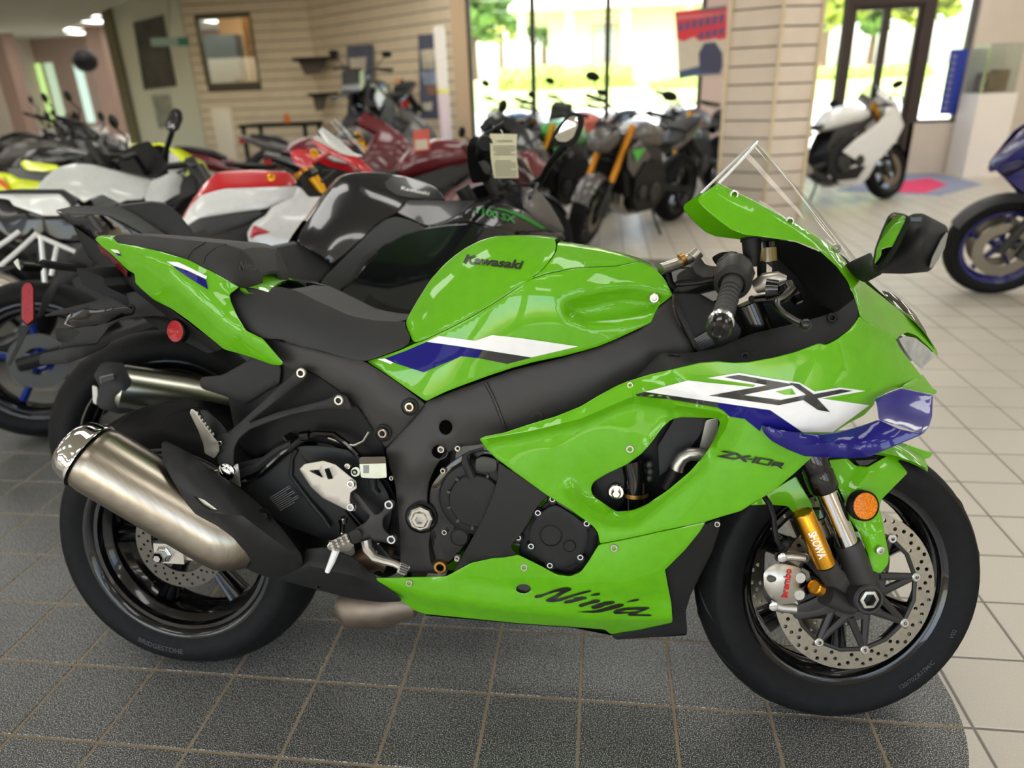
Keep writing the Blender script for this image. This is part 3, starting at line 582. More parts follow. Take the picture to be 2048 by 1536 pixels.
# ---- outside: sloping forecourt, bank, hedges, house, trees
CONC = mat('forecourt_concrete', srgb(214, 210, 204), .9, noise=.05, nscale=2); LAWN = mat('lawn', srgb(170, 182, 112), .95, noise=.2, nscale=3); HEDGE = mat('hedge_leaves', srgb(138, 160, 70), .9, noise=.5, nscale=8); LEAF = mat('tree_leaves', srgb(110, 142, 82), .9, noise=.5, nscale=5); BARK = mat('bark', srgb(120, 92, 80), .9, noise=.3, nscale=8)
g = G().add([(-30, 9.46, -.02), (40, 9.46, -.02), (40, 20, .62), (-30, 20, .62)], [(0, 1, 2, 3)]); o = g.obj('ground_forecourt', CONC, smooth=False, fix=False); struct(o, 'bright concrete forecourt outside the shop window')
g = G().add([(-30, 20, .62), (40, 20, .62), (40, 26, 1.5), (-30, 26, 1.5), (40, 80, 1.6), (-30, 80, 1.6)], [(0, 1, 2, 3), (3, 2, 4, 5)]); o = g.obj('ground_lawn', LAWN, smooth=False, fix=False); struct(o, 'sunny lawn bank beyond the forecourt')
def leaf_cloud(n, c, r, size, seed):
    rnd = np.random.RandomState(seed); v, f = [], []
    for i in range(n):
        d = rnd.normal(size=3); d /= np.linalg.norm(d); p = np.array(c)+d*np.array(r)*rnd.uniform(.45, 1.0)**.6
        a = rnd.normal(size=3); a /= np.linalg.norm(a); b = np.cross(a, d); b /= np.linalg.norm(b)+1e-6; s = size*rnd.uniform(.6, 1.4); k = len(v)
        v += [p-a*s-b*s, p+a*s-b*s, p+a*s+b*s, p-a*s+b*s]; f.append((k, k+1, k+2, k+3))
    return v, f
def tree(x, y, h, r, label, seed, m=LEAF):
    e = bpy.data.objects.new('tree', None); COL.objects.link(e); e.location = (x, y, 1.5); tag(e, label, 'tree', 'trees across the street')
    G().tube([(0, 0, -.5), (.05, 0, h*.3), (-.05, .05, h*.6), (0, 0, h*.8)], [.22, .17, .12, .05], n=8).obj('trunk', BARK, e)
    v, f = leaf_cloud(900, (0, 0, h*.62), (r, r, h*.42), .28, seed); o = mk('foliage', v, f, m, e, smooth=False, fix=False); o['kind'] = 'stuff'
LEAFY = mat('yellow_green_leaves', srgb(176, 184, 96), .9, noise=.5, nscale=5)
for k, (px, Y, h, r, lab, mm_) in enumerate(((948, 38, 9, 3.2, 'leafy green tree outside at the left end of the shop window', LEAF), (1003, 54, 12, 3.6, 'tall pale green tree outside behind the shop window', LEAFY), (1088, 46, 9, 2.4, 'darker green tree outside beside the house roof', LEAF), (1640, 36, 7.6, 2.2, 'yellow green tree outside seen left of the shop doors', LEAFY), (1735, 47, 9, 2.4, 'bright green tree outside seen through the shop doors', LEAF), (1832, 27.5, 6, 1.5, 'low green tree outside seen through the right door', LEAFY))):
    p = W(px, 150, Y); tree(p[0], Y, h, r, lab, k+3, mm_)
def hedge(px0, px1, Y, z0, z1, label, seed):
    a, b = W(px0, 150, Y), W(px1, 150, Y); n = 40; rnd = np.random.RandomState(seed); v, f = [], []
    prof = [(-.5, z0), (-.55, z0+(z1-z0)*.6), (-.4, z1), (0, z1+.08), (.4, z1), (.5, z0)]
    for i in range(n+1):
        p = a+(b-a)*i/n
        for dy, z in prof: v.append((p[0], Y+dy+rnd.uniform(-.06, .06), z+rnd.uniform(-.07, .07)))
    m_ = len(prof); f = [(i*m_+k, i*m_+k+1, (i+1)*m_+k+1, (i+1)*m_+k) for i in range(n) for k in range(m_-1)]+[tuple(range(m_)), tuple(range(n*m_, n*m_+m_))]
    tag(mk('hedge', v, f, HEDGE, None, smooth=False), label, 'hedge', 'clipped hedges across the street')
hedge(1000, 1265, 24, 1.1, 1.75, 'long low clipped hedge outside in front of the house', 1); hedge(1300, 1420, 23.4, .9, 1.25, 'lower pale hedge outside near the red poster', 2); hedge(1620, 1850, 24, 1.0, 1.4, 'low hedge outside behind the shop doors', 4)
hs = bpy.data.objects.new('house', None); COL.objects.link(hs); h0 = W(1032, 100, 30); h1 = W(1560, 100, 30); hs.location = (h0[0], 30, 1.5); tag(hs, 'white house with a pale hip roof across the street', 'house'); wd = h1[0]-h0[0]
WH = mat('house_render', srgb(232, 226, 216), .9); bx('house_wall', (1.2, 1.5, 0), (wd, 8, 2.5), WH, hs); ez = 2.45
rf = G().add([(-.2, -.4, ez), (wd+.5, -.4, ez), (wd+.5, 9, ez), (-.2, 9, ez), (2.6, 3.5, ez+2.6), (wd-2, 3.5, ez+2.6), (-.2, -.4, ez+.18), (wd+.5, -.4, ez+.18), (wd+.5, 9, ez+.18), (-.2, 9, ez+.18)], [(0, 3, 2, 1), (0, 1, 7, 6), (1, 2, 8, 7), (2, 3, 9, 8), (3, 0, 6, 9), (6, 7, 5, 4), (8, 9, 4, 5), (9, 6, 4), (7, 8, 5)]).obj('house_roof', mat('pale_roof', srgb(226, 220, 212), .9), hs, smooth=False)
for x in (.1, 2.0, 4.2, 6.6): bx('porch_post', (x, 0, 0), (x+.3, .3, ez), WH, hs)
for x in (3.0, 7.4, 10.2): wn = bx('house_window', (x, 1.42, .6), (x+1.1, 1.5, 2.0), mat('beige_shutter', srgb(198, 172, 156), .8), hs); bx('window_pane', (x+.12, 1.40, .7), (x+.98, 1.42, 1.9), mat('grey_glass', srgb(170, 176, 190), .2), wn)
# ================================================================== the green sport bike
K1 = crop(0, 380, .3418); K2 = crop(100, 750, .3906); K3 = crop(400, 680, .3711); K4 = crop(700, 440, .3418)
K5 = crop(700, 830, .3418); K6 = crop(1250, 260, .3418); K7 = crop(1250, 680, .3418); K8 = crop(1340, 880, .4271)
WB, RR, RF, RAKE, STEER = 1.45, .320, .2985, math.radians(25), .21892
BM = pose(.51665, .06239, -.014874, -.204012, .0011)
B = Frame(BM)
ax = np.array([-math.sin(RAKE), 0, math.cos(RAKE)])
S = np.eye(4); S[:3, :3] = np.array(Matrix.Rotation(STEER, 3, Vector(ax))); S[:3, 3] = WB, 0, RF
FS = Frame(BM @ S)
SB = Matrix([list(r) for r in S])
def steered(o): o.matrix_basis = SB; return o
bike = root('sport_motorcycle', BM, 'bright green sport motorcycle with blue winglets, nearest to the camera', 'motorcycle')
# ---------------------------------------------------------------- wheels
def annulus(r0, r1, y0, y1, holes=(), hr=.004, n=72, inner=None):
    """flat ring with round holes, as a real plate; wheel plane x,z"""
    def circ(r, k, c=(0, 0)): return [np.array([c[0]+r*math.cos(2*PI*i/k), c[1]+r*math.sin(2*PI*i/k)]) for i in range(k)]
    loops = [circ(r1, n), inner if inner is not None else circ(r0, n)]+[circ(hr, 8, h) for h in holes]
    pts, ed = [], []
    for lp in loops:
        k = len(pts); pts += [tuple(p) for p in lp]; ed += [(k+i, k+(i+1) % len(lp)) for i in range(len(lp))]
    r = delaunay_2d_cdt([Vector(p) for p in pts], ed, [], 0, 1e-7); V = np.array([tuple(v) for v in r[0]]); T = [tuple(t) for t in r[2]]
    C = np.array([V[list(t)].mean(0) for t in T]); k = inside(C, loops[0])
    for h in loops[1:]: k &= ~inside(C, h)
    T = [t for t, q in zip(T, k) if q]; nV = len(V)
    v = [(a, y0, b) for a, b in V]+[(a, y1, b) for a, b in V]; f = T+[tuple(i+nV for i in t[::-1]) for t in T]
    orig = {}
    for i, os_ in enumerate(r[3]):
        for q in os_: orig[q] = i
    b0 = 0
    for lp in loops:
        N = len(lp)
        for i in range(N):
            a, b = orig[b0+i], orig[b0+(i+1) % N]; f.append((a, b, b+nV, a+nV))
        b0 += N
    g = G(); g.add(v, f); return g
def tyre_prof(R, w_, rim):
    h = w_/2; s = []
    for i in range(-12, 13):
        t = i/12; s.append((R-(R-rim-.052)*abs(t)**2.3*.85, t*h))
    side = [(rim+.040, h*1.0), (rim+.026, h*.95), (rim+.012, h*.84), (rim+.002, h*.76)]
    return [(r, -y) for r, y in side[::-1]]+s+side
def wheel(parent, M, R, w_, rimw, spokes=5, rimmat=None, n=72, name='wheel', grooves=14, disc=None, simple=False, phase=.35):
    rimmat = rimmat or GLOSSB; MB_ = Matrix([list(r) for r in M]); rim = .216
    t = G().lathe(tyre_prof(R, w_, rim), (0, 0, 0), (0, 1, 0), n=n).obj('tyre', RUBBER, parent, angle=50); t.matrix_basis = MB_
    h = rimw/2
    pr = [(rim-.010, -h*.2), (rim-.026, -h*.5), (rim-.008, -h*.8), (rim+.006, -h*.9), (rim+.019, -h*1.0), (rim+.021, -h*1.06), (rim+.013, -h*1.09), (rim+.004, -h*1.04), (rim-.002, -h*.9), (rim-.010, -h*.88), (rim-.016, -h*.6), (rim-.022, -h*.5), (rim-.026, -h*.2), (rim-.027, 0)]
    pr = pr+[(r, -y) for r, y in pr[::-1]]
    rm = G().lathe(pr, (0, 0, 0), (0, 1, 0), n=n).obj('rim', rimmat, parent, angle=40); rm.matrix_basis = MB_
    for k in range(spokes):
        a = 2*PI*k/spokes+phase; g = G()
        for da in ((-.05, .05) if not simple else (0,)):
            c0, c1 = a+da*.4, a+da
            pts = [(.035*math.cos(c0), 0, .035*math.sin(c0)), (.10*math.cos(c0+da*.3), -.004, .10*math.sin(c0+da*.3)), ((rim-.035)*math.cos(c1), 0, (rim-.035)*math.sin(c1))]
            g.tube(pts, [.018, .0125, .0155], n=8)
        for i in range(len(g.v)): g.v[i] = (g.v[i][0], g.v[i][1]*1.9, g.v[i][2])
        o = g.obj('spoke', rimmat, parent, angle=60); o.matrix_basis = MB_
    hb = G().lathe([(.0005, -.055), (.03, -.055), (.034, -.05), (.036, -.03), (.045, -.02), (.045, .02), (.036, .03), (.034, .05), (.03, .055), (.0005, .055)], (0, 0, 0), (0, 1, 0), n=24).obj('hub', rimmat, parent); hb.matrix_basis = MB_
    if not simple:
        g = G()
        for k in range(grooves*2):
            a = 2*PI*k/grooves/2; s_ = 1 if k % 2 else -1; pts = []
            for j in range(6):
                tt = (.18+.12*j); b = a+.05*j; yy = s_*tt*w_/2; rr = R-(R-rim-.052)*tt**2.3*.85-.0006
                pts.append((rr*math.cos(b), yy, rr*math.sin(b)))
            g.tube(pts, [.0005, .0022, .0025, .0025, .002, .0005], n=4)
        o = g.obj('tread_groove', DARK, t); o['kind'] = 'stuff'
    return t, rm
Mr = tra(0, 0, RR)
tyre_r, rim_r = wheel(bike, Mr, RR, .192, .152, 6, phase=-1.0)
tyre_f, rim_f = wheel(bike, S, RF, .122, .09, 6, phase=.55)
# raised lettering on the side walls
def sidewall_text(parent, s, r, a0, hgt, yside, rot, bold=.01):
    V, Fc = textgeo(s, bold); W = V[:, 0].max(); k = hgt/.73; v = []
    for a, b in V:
        rr = r+(b*k if rot > 0 else -b*k); th = a0+(-rot)*(a*k)/r
        v.append((rr*math.cos(th), yside, rr*math.sin(th)))
    return mk('sidewall_lettering', v, Fc, GREYDEC, parent, smooth=False, fix=False)
sidewall_text(tyre_f, '120/70ZR17M/C', .252, math.radians(-62), .010, -.0612, -1)
sidewall_text(tyre_f, 'V02', .252, math.radians(-28), .010, -.0612, -1)
sidewall_text(tyre_r, 'BRIDGESTONE', .262, math.radians(-115), .013, -.0965, -1)
# rear disc, hub nut, caliper bracket
def disc(parent, M, r0, r1, y, holes_rows, nper, material=DISCM, hr=.004, wave=0, name='brake_disc'):
    hs = []
    for k in range(nper):
        for j, (rr, ph) in enumerate(holes_rows):
            a = 2*PI*(k+ph)/nper; hs.append((rr*math.cos(a), rr*math.sin(a)))
    o = annulus(r0, r1, y-.0025, y+.0025, hs, hr).obj(name, material, parent, smooth=False); o.matrix_basis = Matrix([list(r) for r in M]); return o
disc(bike, Mr, .072, .11, -.062, [(.080, 0), (.091, .33), (.102, .66)], 20, mat('dark_disc_steel', srgb(92, 88, 82), .4, metal=.9), hr=.0035)
g = G().lathe([(.0005, -.150), (.008, -.150), (.009, -.146), (.009, -.128), (.0005, -.126)], (0, 0, 0), (0, 1, 0), n=6)
g.lathe([(.012, -.146), (.014, -.144), (.014, -.13), (.018, -.128), (.020, -.126), (.020, -.1), (.0005, -.1)], (0, 0, 0), (0, 1, 0), n=6)
o = g.obj('axle_nut', CHROME, bike, angle=20); o.matrix_basis = Matrix([list(r) for r in Mr])
g = G().box((.01, -.112, 0), (.07, .02, .046)).box((.05, -.106, .002), (.10, .018, .036))
o = g.obj('chain_adjuster', ALU, bike, smooth=False); o.matrix_basis = Matrix([list(r) for r in Mr])
# front discs with carriers
for side in (-1, 1):
    yy = .076*side
    d_ = disc(bike, S, .128, .165, yy, [(.135, 0), (.146, .25), (.157, .5), (.152, .85)], 20, hr=.0042)
    g = G().lathe([(.045, yy-.004), (.062, yy-.004), (.062, yy+.004), (.045, yy+.004), (.045, yy-.004)], (0, 0, 0), (0, 1, 0), n=40)
    for k in range(8):
        a = 2*PI*k/8+.2
        for da in (-.30, .30):
            g.tube([(.056*math.cos(a+da), yy, .056*math.sin(a+da)), (.127*math.cos(a), yy, .127*math.sin(a))], [.0085, .0065], n=6)
        g.tube([(.127*math.cos(a), yy, .127*math.sin(a)), (.127*math.cos(a+PI/8), yy, .127*math.sin(a+PI/8)), (.127*math.cos(a+PI/4), yy, .127*math.sin(a+PI/4))], .0045, n=6)
    o = g.obj('disc_carrier', SATIN, bike); o.matrix_basis = SB
    for k in range(8):
        a = 2*PI*k/8+.2; c = np.array([.127*math.cos(a), yy, .127*math.sin(a)])
        o2 = G().lathe([(.0095, 0), (.0095, .006), (.0075, .0075), (.004, .0075), (.0035, .004), (.0005, .004)], c, (0, side, 0), n=16).obj('bobbin', ALU, o)
# ---------------------------------------------------------------- rear end: swingarm, engine, frame
dark_core = [(.30, .60), (.44, .74), (.62, .74), (.80, .70), (1.0, .74), (1.14, .84), (1.17, .70), (1.16, .50), (1.06, .34), (.86, .22), (.62, .24), (.50, .34), (.40, .48)]
core = panel('engine_block', B, [(a, b, .125) for a, b in dark_core], ENGB, bike, step=40, thick=.25, rnd=20, edge=3, metric=True)
sw = K3((95, 690, .13), (300, 640, .125), (480, 590, .125), (540, 570, .125), (640, 570, .12), (800, 590, .115), (880, 640, .11), (1000, 800, .11), (1040, 900, .11), (1000, 1080, .11), (680, 1080, .115), (500, 1010, .125), (400, 960, .13), (200, 900, .13), (0, 1010, .12), (-140, 1110, .11), (-185, 1130, .11), (-200, 1080, .11), (-120, 1030, .115), (0, 900, .12), (60, 780, .125))
panel('swingarm', B, sw, MATTE, bike, thick=.05, rnd=16, edge=3, mirror=True)
g = G(); g.tube([B.U(*p[:2], -.128) for p in K3((520, 590), (495, 640), (490, 730), (540, 800), (600, 880), (660, 950), (700, 1010))], .0045, n=8); g.obj('weld_seam', MATTE, bike)
o = panel('rating_label', B, K3((365, 845, .1295), (485, 772, .1275), (552, 852, .127), (430, 930, .129)), BLACKDEC, bike, thick=.001, rnd=2, edge=0)
for i in range(9):
    a, b = K3((374+7*i, 850+8.5*i), (480+7.5*i-(30 if i % 3 == 2 else 0), 786+8.5*i+(18 if i % 3 == 2 else 0))); a, b = np.array(a), np.array(b)
    panel('label_line', B, [(*a, .1305), (*b, .1295), (*(b+[.6, .9]), .1295), (*(a+[.6, .9]), .1305)], mat('label_print', srgb(120, 120, 118), .6), o, thick=.0005, rnd=0, edge=0)
fr = K4((445, 1062, .13), (650, 985, .135), (950, 880, .138), (1250, 805, .138), (1450, 745, .135), (1700, 640, .125), (1800, 520, .115), (1900, 440, .10), (1960, 560, .10), (2030, 700, .105), (2048, 790, .11), (1900, 860, .12), (1700, 990, .13), (1450, 1080, .14), (1200, 1190, .142), (950, 1290, .142), (800, 1300, .14))+K3((1500, 565, .14), (1400, 575, .14), (1320, 615, .14), (1270, 680, .138), (1235, 760, .136), (1222, 850, .135), (1240, 930, .136), (1252, 1010, .137), (1232, 1090, .137), (1240, 1200, .135), (1300, 1260, .13), (1080, 1250, .128), (1078, 1050, .13), (1065, 900, .13), (1050, 760, .128), (1020, 680, .128), (1003, 600, .128), (1005, 585, .128), (1100, 470, .13))
frd = tps([p for p in fr if len(p) > 2]+[p for p in K4((1100, 1000, .147), (1500, 880, .145), (700, 1150, .147), (1750, 760, .135))]+K3((1150, 700, .148), (1160, 1000, .148)))
frame_o = panel('frame_spar', B, fr, SATIN, bike, frd, thick=.03, rnd=9, edge=2.5, mirror=True, holes=[K4(*[(560+40*math.cos(a), 1213+44*math.sin(a)) for a in np.linspace(0, 2*PI, 14)[:-1]]), K3(*[(1290+42*math.cos(a), 602+38*math.sin(a)) for a in np.linspace(0, 2*PI, 14)[:-1]])], hrnd=3)
g = G(); g.tube([B.U(a, b, -frd(a, b)[0]) for a, b in K4((795, 955), (830, 1020), (860, 1090), (890, 1170), (915, 1240))], .004, n=6); g.obj('frame_weld', SATIN, frame_o)
for (a, b), r in zip(K3((1300, 588), (1390, 583), (1310, 703), (1033, 743), (1320, 1030), (1386, 1178)), (.008, .007, .006, .005, .007, .006)): bolt(B, a, b, .142, r, .008, ALU, bike)
a, b = K4((1098, 1152))[0]; bolt(B, a, b, frd(a, b)[0], .013, .006, SATIN, bike, 'frame_plug')
a, b = K3((1190, 960))[0]; p = B.U(a, b, -.148)
G().lathe([(.03, .006), (.03, 0), (.034, -.003)], p, (0, -1, 0), n=30).obj('pivot_recess', DARK, bike)
G().lathe([(.026, -.004), (.026, .006), (.022, .009), (.018, .009), (.018, .002), (.0005, .002)], p, (0, -1, 0), n=8).obj('pivot_ring', ALU, bike, angle=20)
G().lathe([(.0185, 0), (.0185, .010), (.016, .012), (.0095, .012), (.009, -.012), (.0005, -.012)], p, (0, -1, 0), n=6).obj('pivot_nut', ALU, bike, angle=20)
a, b = K3((1298, 1218))[0]; bolt(B, a, b, .14, .015, .012, BRASS, bike, 'mounting_bolt')
sf = K3((330, -20, .115), (480, 20, .118), (600, 45, .12), (760, 88, .122), (880, 112, .124), (960, 160, .127), (1080, 240, .13), (1215, 343, .134), (1100, 478, .134), (1000, 583, .132), (975, 545, .13), (930, 470, .128), (870, 370, .125), (820, 330, .124), (740, 262, .122), (620, 180, .12), (570, 150, .12), (520, 170, .118), (440, 130, .115), (380, 90, .112))
sfd = tps(sf+K3((1000, 350, .14), (800, 200, .13), (1080, 400, .14)))
panel('subframe', B, sf, SATIN, bike, sfd, thick=.02, rnd=8, edge=2.5, mirror=True)
for a, b in K3((1130, 360), (985, 502)):
    p = B.U(a, b, -.139); G().lathe([(.018, -.003), (.018, .001), (.0145, .002)], p, (0, -1, 0), n=24).obj('washer', DARK, bike); bolt(B, a, b, .142, .0105, .008, CHROME, bike)
# dark inner tail / mudguard area seen between bracket and subframe
panel('inner_mudguard', B, K3((150, 300, .09), (400, 100, .09), (620, 180, .10), (830, 330, .105), (990, 560, .10), (1000, 640, .10), (860, 640, .10), (700, 560, .095), (500, 540, .09), (300, 640, .09), (200, 560, .09)), DARK, bike, thick=.06, rnd=12, edge=2)
panel('hugger_fender', B, K3((0, 200, .10), (120, 190, .10), (260, 110, .10), (330, 70, .10), (440, 140, .10), (430, 240, .10), (380, 260, .10), (240, 350, .10), (130, 300, .10), (0, 260, .10)), MATTE, bike, thick=.2, rnd=10, edge=2)
g = G(); g.tube([B.U(a, b, -.135) for a, b in K3((230, 770), (330, 720), (440, 620), (540, 540), (620, 505), (720, 510), (790, 560), (850, 620))], .007, n=8); g.obj('brake_hose', GLOSSB, bike)
g = G(); g.tube([B.U(a, b, -.132) for a, b in K3((180, 740), (300, 690), (430, 590), (500, 560))], .010, n=8); g.obj('swingarm_brace', MATTE, bike)
g = G().tube([B.U(a, b, -.137) for a, b in K3((545, 518), (590, 512))], .0105, n=10); g.obj('hose_clip', GLOSSB, bike)
g = G(); g.tube([B.U(a, b, -.137) for a, b in K3((690, 528), (780, 560), (830, 568), (880, 545), (910, 495))], .0022, n=6); g.obj('grey_cable', ALU, bike)
# lower right: shock linkage and dark filler near the peg
panel('linkage_cover', B, K3((820, 760, .09), (1000, 740, .09), (1080, 900, .09), (1085, 1240, .09), (1000, 1290, .09), (840, 1220, .09), (820, 1000, .09)), DARK, bike, thick=.05, rnd=15, edge=2)
# ---------------------------------------------------------------- engine covers seen on the right
p0 = K5((750, 480))[0]; c = B.U(*p0, -.15)
g = G().lathe([(.078, -.04), (.078, .008), (.074, .014), (.066, .017), (.056, .017), (.055, .022), (.052, .025), (.0005, .027)], c, (0, -1, 0), n=48); g.obj('clutch_cover', ENGB, bike)
for k in range(11):
    a = 2*PI*k/11; G().box((0, 0, 0), (.011, .008, .005), tra(*(c+np.array([.055*math.cos(a), -.0195, .055*math.sin(a)]))) @ roty(-a)).obj('cover_rib', ENGG, bike, smooth=False)
panel('engine_cover', B, K5((470, 420, .145), (560, 300, .145), (680, 215, .145), (820, 200, .145), (900, 300, .145), (900, 600, .145), (740, 700, .145), (600, 860, .14), (520, 900, .14), (480, 760, .14), (460, 600, .142)), GLOSSB, bike, thick=.03, rnd=15, edge=2.5)
panel('starter_cover', B, K5((735, 255, .176), (780, 240, .176), (860, 258, .176), (862, 330, .176), (790, 335, .176), (735, 330, .176)), ENGG, bike, thick=.02, rnd=8, edge=2)
g = G(); g.tube([B.U(a, b, -.175) for a, b in K5((715, 365), (690, 310), (675, 270), (675, 240), (700, 218), (780, 195))], [.009, .009, .009, .006, .0028, .0028], n=10); g.obj('clutch_cable', MATTE, bike)
for a, b in K5((545, 325), (632, 193), (542, 450), (553, 685), (628, 835)): bolt(B, a, b, .148, .006, .007, ALU, bike)
p = B.U(*K5((650, 700))[0], -.15); G().lathe([(.02, 0), (.02, .012), (.016, .016), (.0005, .017)], p, (0, -1, 0), n=20).obj('oil_filler', ENGB, bike)
shr = K5((868, 275, .185), (960, 335, .187), (1165, 470, .19), (1110, 520, .188), (1080, 560, .188), (1030, 650, .186), (990, 715, .184), (942, 762, .182), (950, 790, .18), (985, 818, .18), (900, 835, .178), (800, 850, .176), (700, 870, .172), (600, 930, .168), (650, 840, .172), (720, 710, .178), (780, 600, .182), (840, 450, .186), (862, 380, .186))
panel('engine_shroud', B, shr, MATTE, bike, thick=.006, rnd=8)
gc = K5((1000, 700, .15), (1090, 560, .15), (1170, 490, .15), (1300, 570, .15), (1430, 660, .15), (1455, 700, .15), (1440, 800, .15), (1390, 890, .15), (1290, 940, .15), (1200, 920, .15), (1080, 870, .15), (985, 820, .15))
panel('crankcase', B, gc, ENGB, bike, thick=.05, rnd=10, edge=2)
go = K5((1045, 720, .162), (1060, 640, .163), (1130, 560, .164), (1200, 520, .164), (1330, 600, .164), (1390, 660, .164), (1395, 740, .164), (1370, 820, .163), (1300, 890, .162), (1220, 905, .162), (1120, 860, .162), (1060, 800, .162))
gen = panel('generator_cover', B, go, ENGB, bike, thick=.02, rnd=14, edge=3)
for a, b, r in K5((1175, 705, .022), (1285, 765, .0125)):
    p = B.U(a, b, -.163); G().lathe([(r, -.002), (r, .002), (r*.9, .0035), (r*.88, .002), (.0005, .002)], p, (0, -1, 0), n=28).obj('cover_boss', ENGB, gen)
for a, b in K5((1100, 570), (1385, 633), (1060, 765), (1170, 878), (1348, 830), (1185, 490), (985, 715)):
    p = B.U(a, b, -.155); G().lathe([(.011, -.004), (.011, .006), (.009, .008), (.0005, .008)], p, (0, -1, 0), n=14).obj('bolt_boss', ENGB, bike); bolt(B, a, b, .166, .0068, .007, CHROME, bike)
# ---------------------------------------------------------------- exhaust
e0 = B.U(150, 893, -.235); e1 = B.U(470, 1085, -.19); ed = e1-e0; L = np.linalg.norm(ed); ed /= L
sil = G().lathe([(.058, .0), (.066, .012), (.069, .03), (.069, .3), (.066, L*.92), (.05, L), (.03, L+.02)], e0+ed*.028, ed, n=48).obj('silencer_body', STEEL, bike, angle=50)
G().lathe([(.032, .004), (.036, -.010), (.046, -.012), (.056, -.004), (.062, .01), (.0665, .026), (.0695, .030), (.0695, .034)], e0, ed, n=48).obj('silencer_end_cap', CHROME, bike, angle=40)
G().lathe([(.034, -.006), (.031, .02), (.0005, .06)], e0, ed, n=32).obj('exhaust_outlet', DARK, bike)
gu = K2((570, 350, .215), (590, 338, .2), (640, 360, .2), (720, 400, .2), (830, 490, .2), (975, 580, .195), (1060, 650, .20), (1130, 720, .205), (1200, 800, .21), (1290, 920, .205), (1296, 975, .19), (1230, 1020, .18), (1150, 1045, .18), (1080, 1025, .185), (1000, 990, .19), (900, 905, .2), (830, 835, .215), (760, 740, .24), (700, 660, .25), (620, 530, .245), (575, 430, .23))
gud = tps(gu+K2((800, 640, .262), (900, 760, .255), (1000, 760, .258), (980, 880, .235), (1110, 880, .24), (1200, 930, .222), (700, 500, .245), (900, 620, .245)))
gud = ridge(gud, K2((760, 700), (985, 720), (1130, 830), (1290, 950)), .008, 30, 22)
guard = panel('heat_shield', B, gu, MATTE, bike, gud, lines=[K2((760, 700), (985, 720), (1130, 830), (1290, 950))], thick=.004, rnd=8, holes=[K2((742, 622), (790, 640), (862, 694), (820, 690), (780, 668))], hrnd=2)
panel('slot_insert', B, K2((730, 615, .24), (790, 632, .24), (875, 700, .236), (820, 700, .24), (770, 672, .242)), ALU, guard, (lambda x, y: gud(x, y)-.0045), thick=.002, rnd=1, edge=.5)
for a, b in K2((945, 878), (1097, 722)):
    w_ = gud(a, b)[0]; p = B.U(a, b, -w_); G().lathe([(.016, .001), (.012, -.002), (.009, -.003), (.008, .003), (.0005, .004)], p, (0, -1, 0), n=20).obj('shield_bolt', DARK, bike)
lg = K2((1140, 1040, .17), (1230, 1010, .18), (1300, 970, .185), (1308, 890, .18), (1420, 880, .18), (1560, 935, .17), (1680, 1045, .16), (1800, 1150, .145), (1790, 1160, .14), (1700, 1165, .135), (1540, 1145, .14), (1350, 1095, .15), (1240, 1065, .16))
lgd = ridge(tps(lg+K2((1400, 1000, .205), (1550, 1050, .19))), K2((1230, 1030), (1320, 975), (1560, 1030), (1790, 1150)), .008, 28, 22)
panel('collector_shield', B, lg, MATTE, bike, lgd, lines=[K2((1230, 1030), (1320, 975), (1560, 1030), (1790, 1150))], thick=.004, rnd=8)
a, b = K2((1375, 1083))[0]; bolt(B, a, b, .165, .007, .004, DARK, bike)
g = G(); cc = [B.U(a, b, -.07) for a, b in K2((1480, 1160), (1540, 1180), (1700, 1185), (1800, 1160), (1880, 1170))]; g.tube(cc, [.03, .05, .05, .042, .03], n=16); g.obj('exhaust_collector', mat('heat_stained_steel', srgb(120, 108, 96), .45, metal=.8, noise=.25, nscale=12), bike)
g = G(); g.tube([B.U(a, b, -.1) for a, b in K2((1560, 1000), (1640, 940), (1700, 930), (1740, 950))], .03, n=12); g.obj('exhaust_pipe', mat('brown_steel', srgb(128, 104, 84), .4, metal=.8, noise=.2), bike)
# ---------------------------------------------------------------- passenger peg bracket and peg
pb = K3((512, 165, .145), (545, 148, .145), (578, 165, .145), (572, 205, .145), (480, 275, .145), (262, 448, .16), (420, 388, .155), (600, 342, .15), (690, 318, .148), (742, 285, .146), (792, 302, .145), (826, 382, .143), (740, 374, .146), (640, 375, .15), (500, 402, .155), (380, 440, .16), (270, 482, .165), (212, 530, .17), (184, 585, .172), (182, 650, .172), (186, 705, .172), (150, 742, .172), (112, 722, .172), (106, 690, .172), (82, 600, .172), (95, 540, .17), (180, 475, .168), (300, 368, .16), (430, 248, .152), (490, 195, .147))
panel('passenger_peg_bracket', B, pb, MATTE, bike, thick=.016, rnd=6, edge=2, step=9)
for a, b, w_ in K3((545, 178, .147), (748, 325, .148)): bolt(B, a, b, w_, .0105, .007, ALU, bike)
a, b = K3((145, 708))[0]; p = B.U(a, b, -.176); G().lathe([(.018, -.01), (.018, .004), (.014, .006), (.012, .006), (.012, .010), (.009, .012), (.0005, .012)], p, (0, -1, 0), n=20).obj('hanger_bolt', CHROME, bike)
panel('hanger_tab', B, K2((838, 490, .168), (875, 478, .168), (965, 452, .168), (978, 578, .168)), ALU, bike, thick=.004, rnd=3)
pk = K2((714, 192, .22), (725, 170, .22), (742, 182, .22), (775, 232, .215), (838, 318, .20), (862, 345, .19), (868, 388, .185), (842, 428, .185), (792, 402, .185), (786, 355, .19), (758, 282, .205))
peg = panel('passenger_footpeg', B, pk, ALU, bike, thick=.02, rnd=4, edge=2)
for i in range(7):
    a, b = K2((752+13.5*i, 196+18*i))[0]; p = B.U(a, b, -.205+.004*i); G().sphere(p, .0042, 6).obj('peg_stud', ALU, peg)
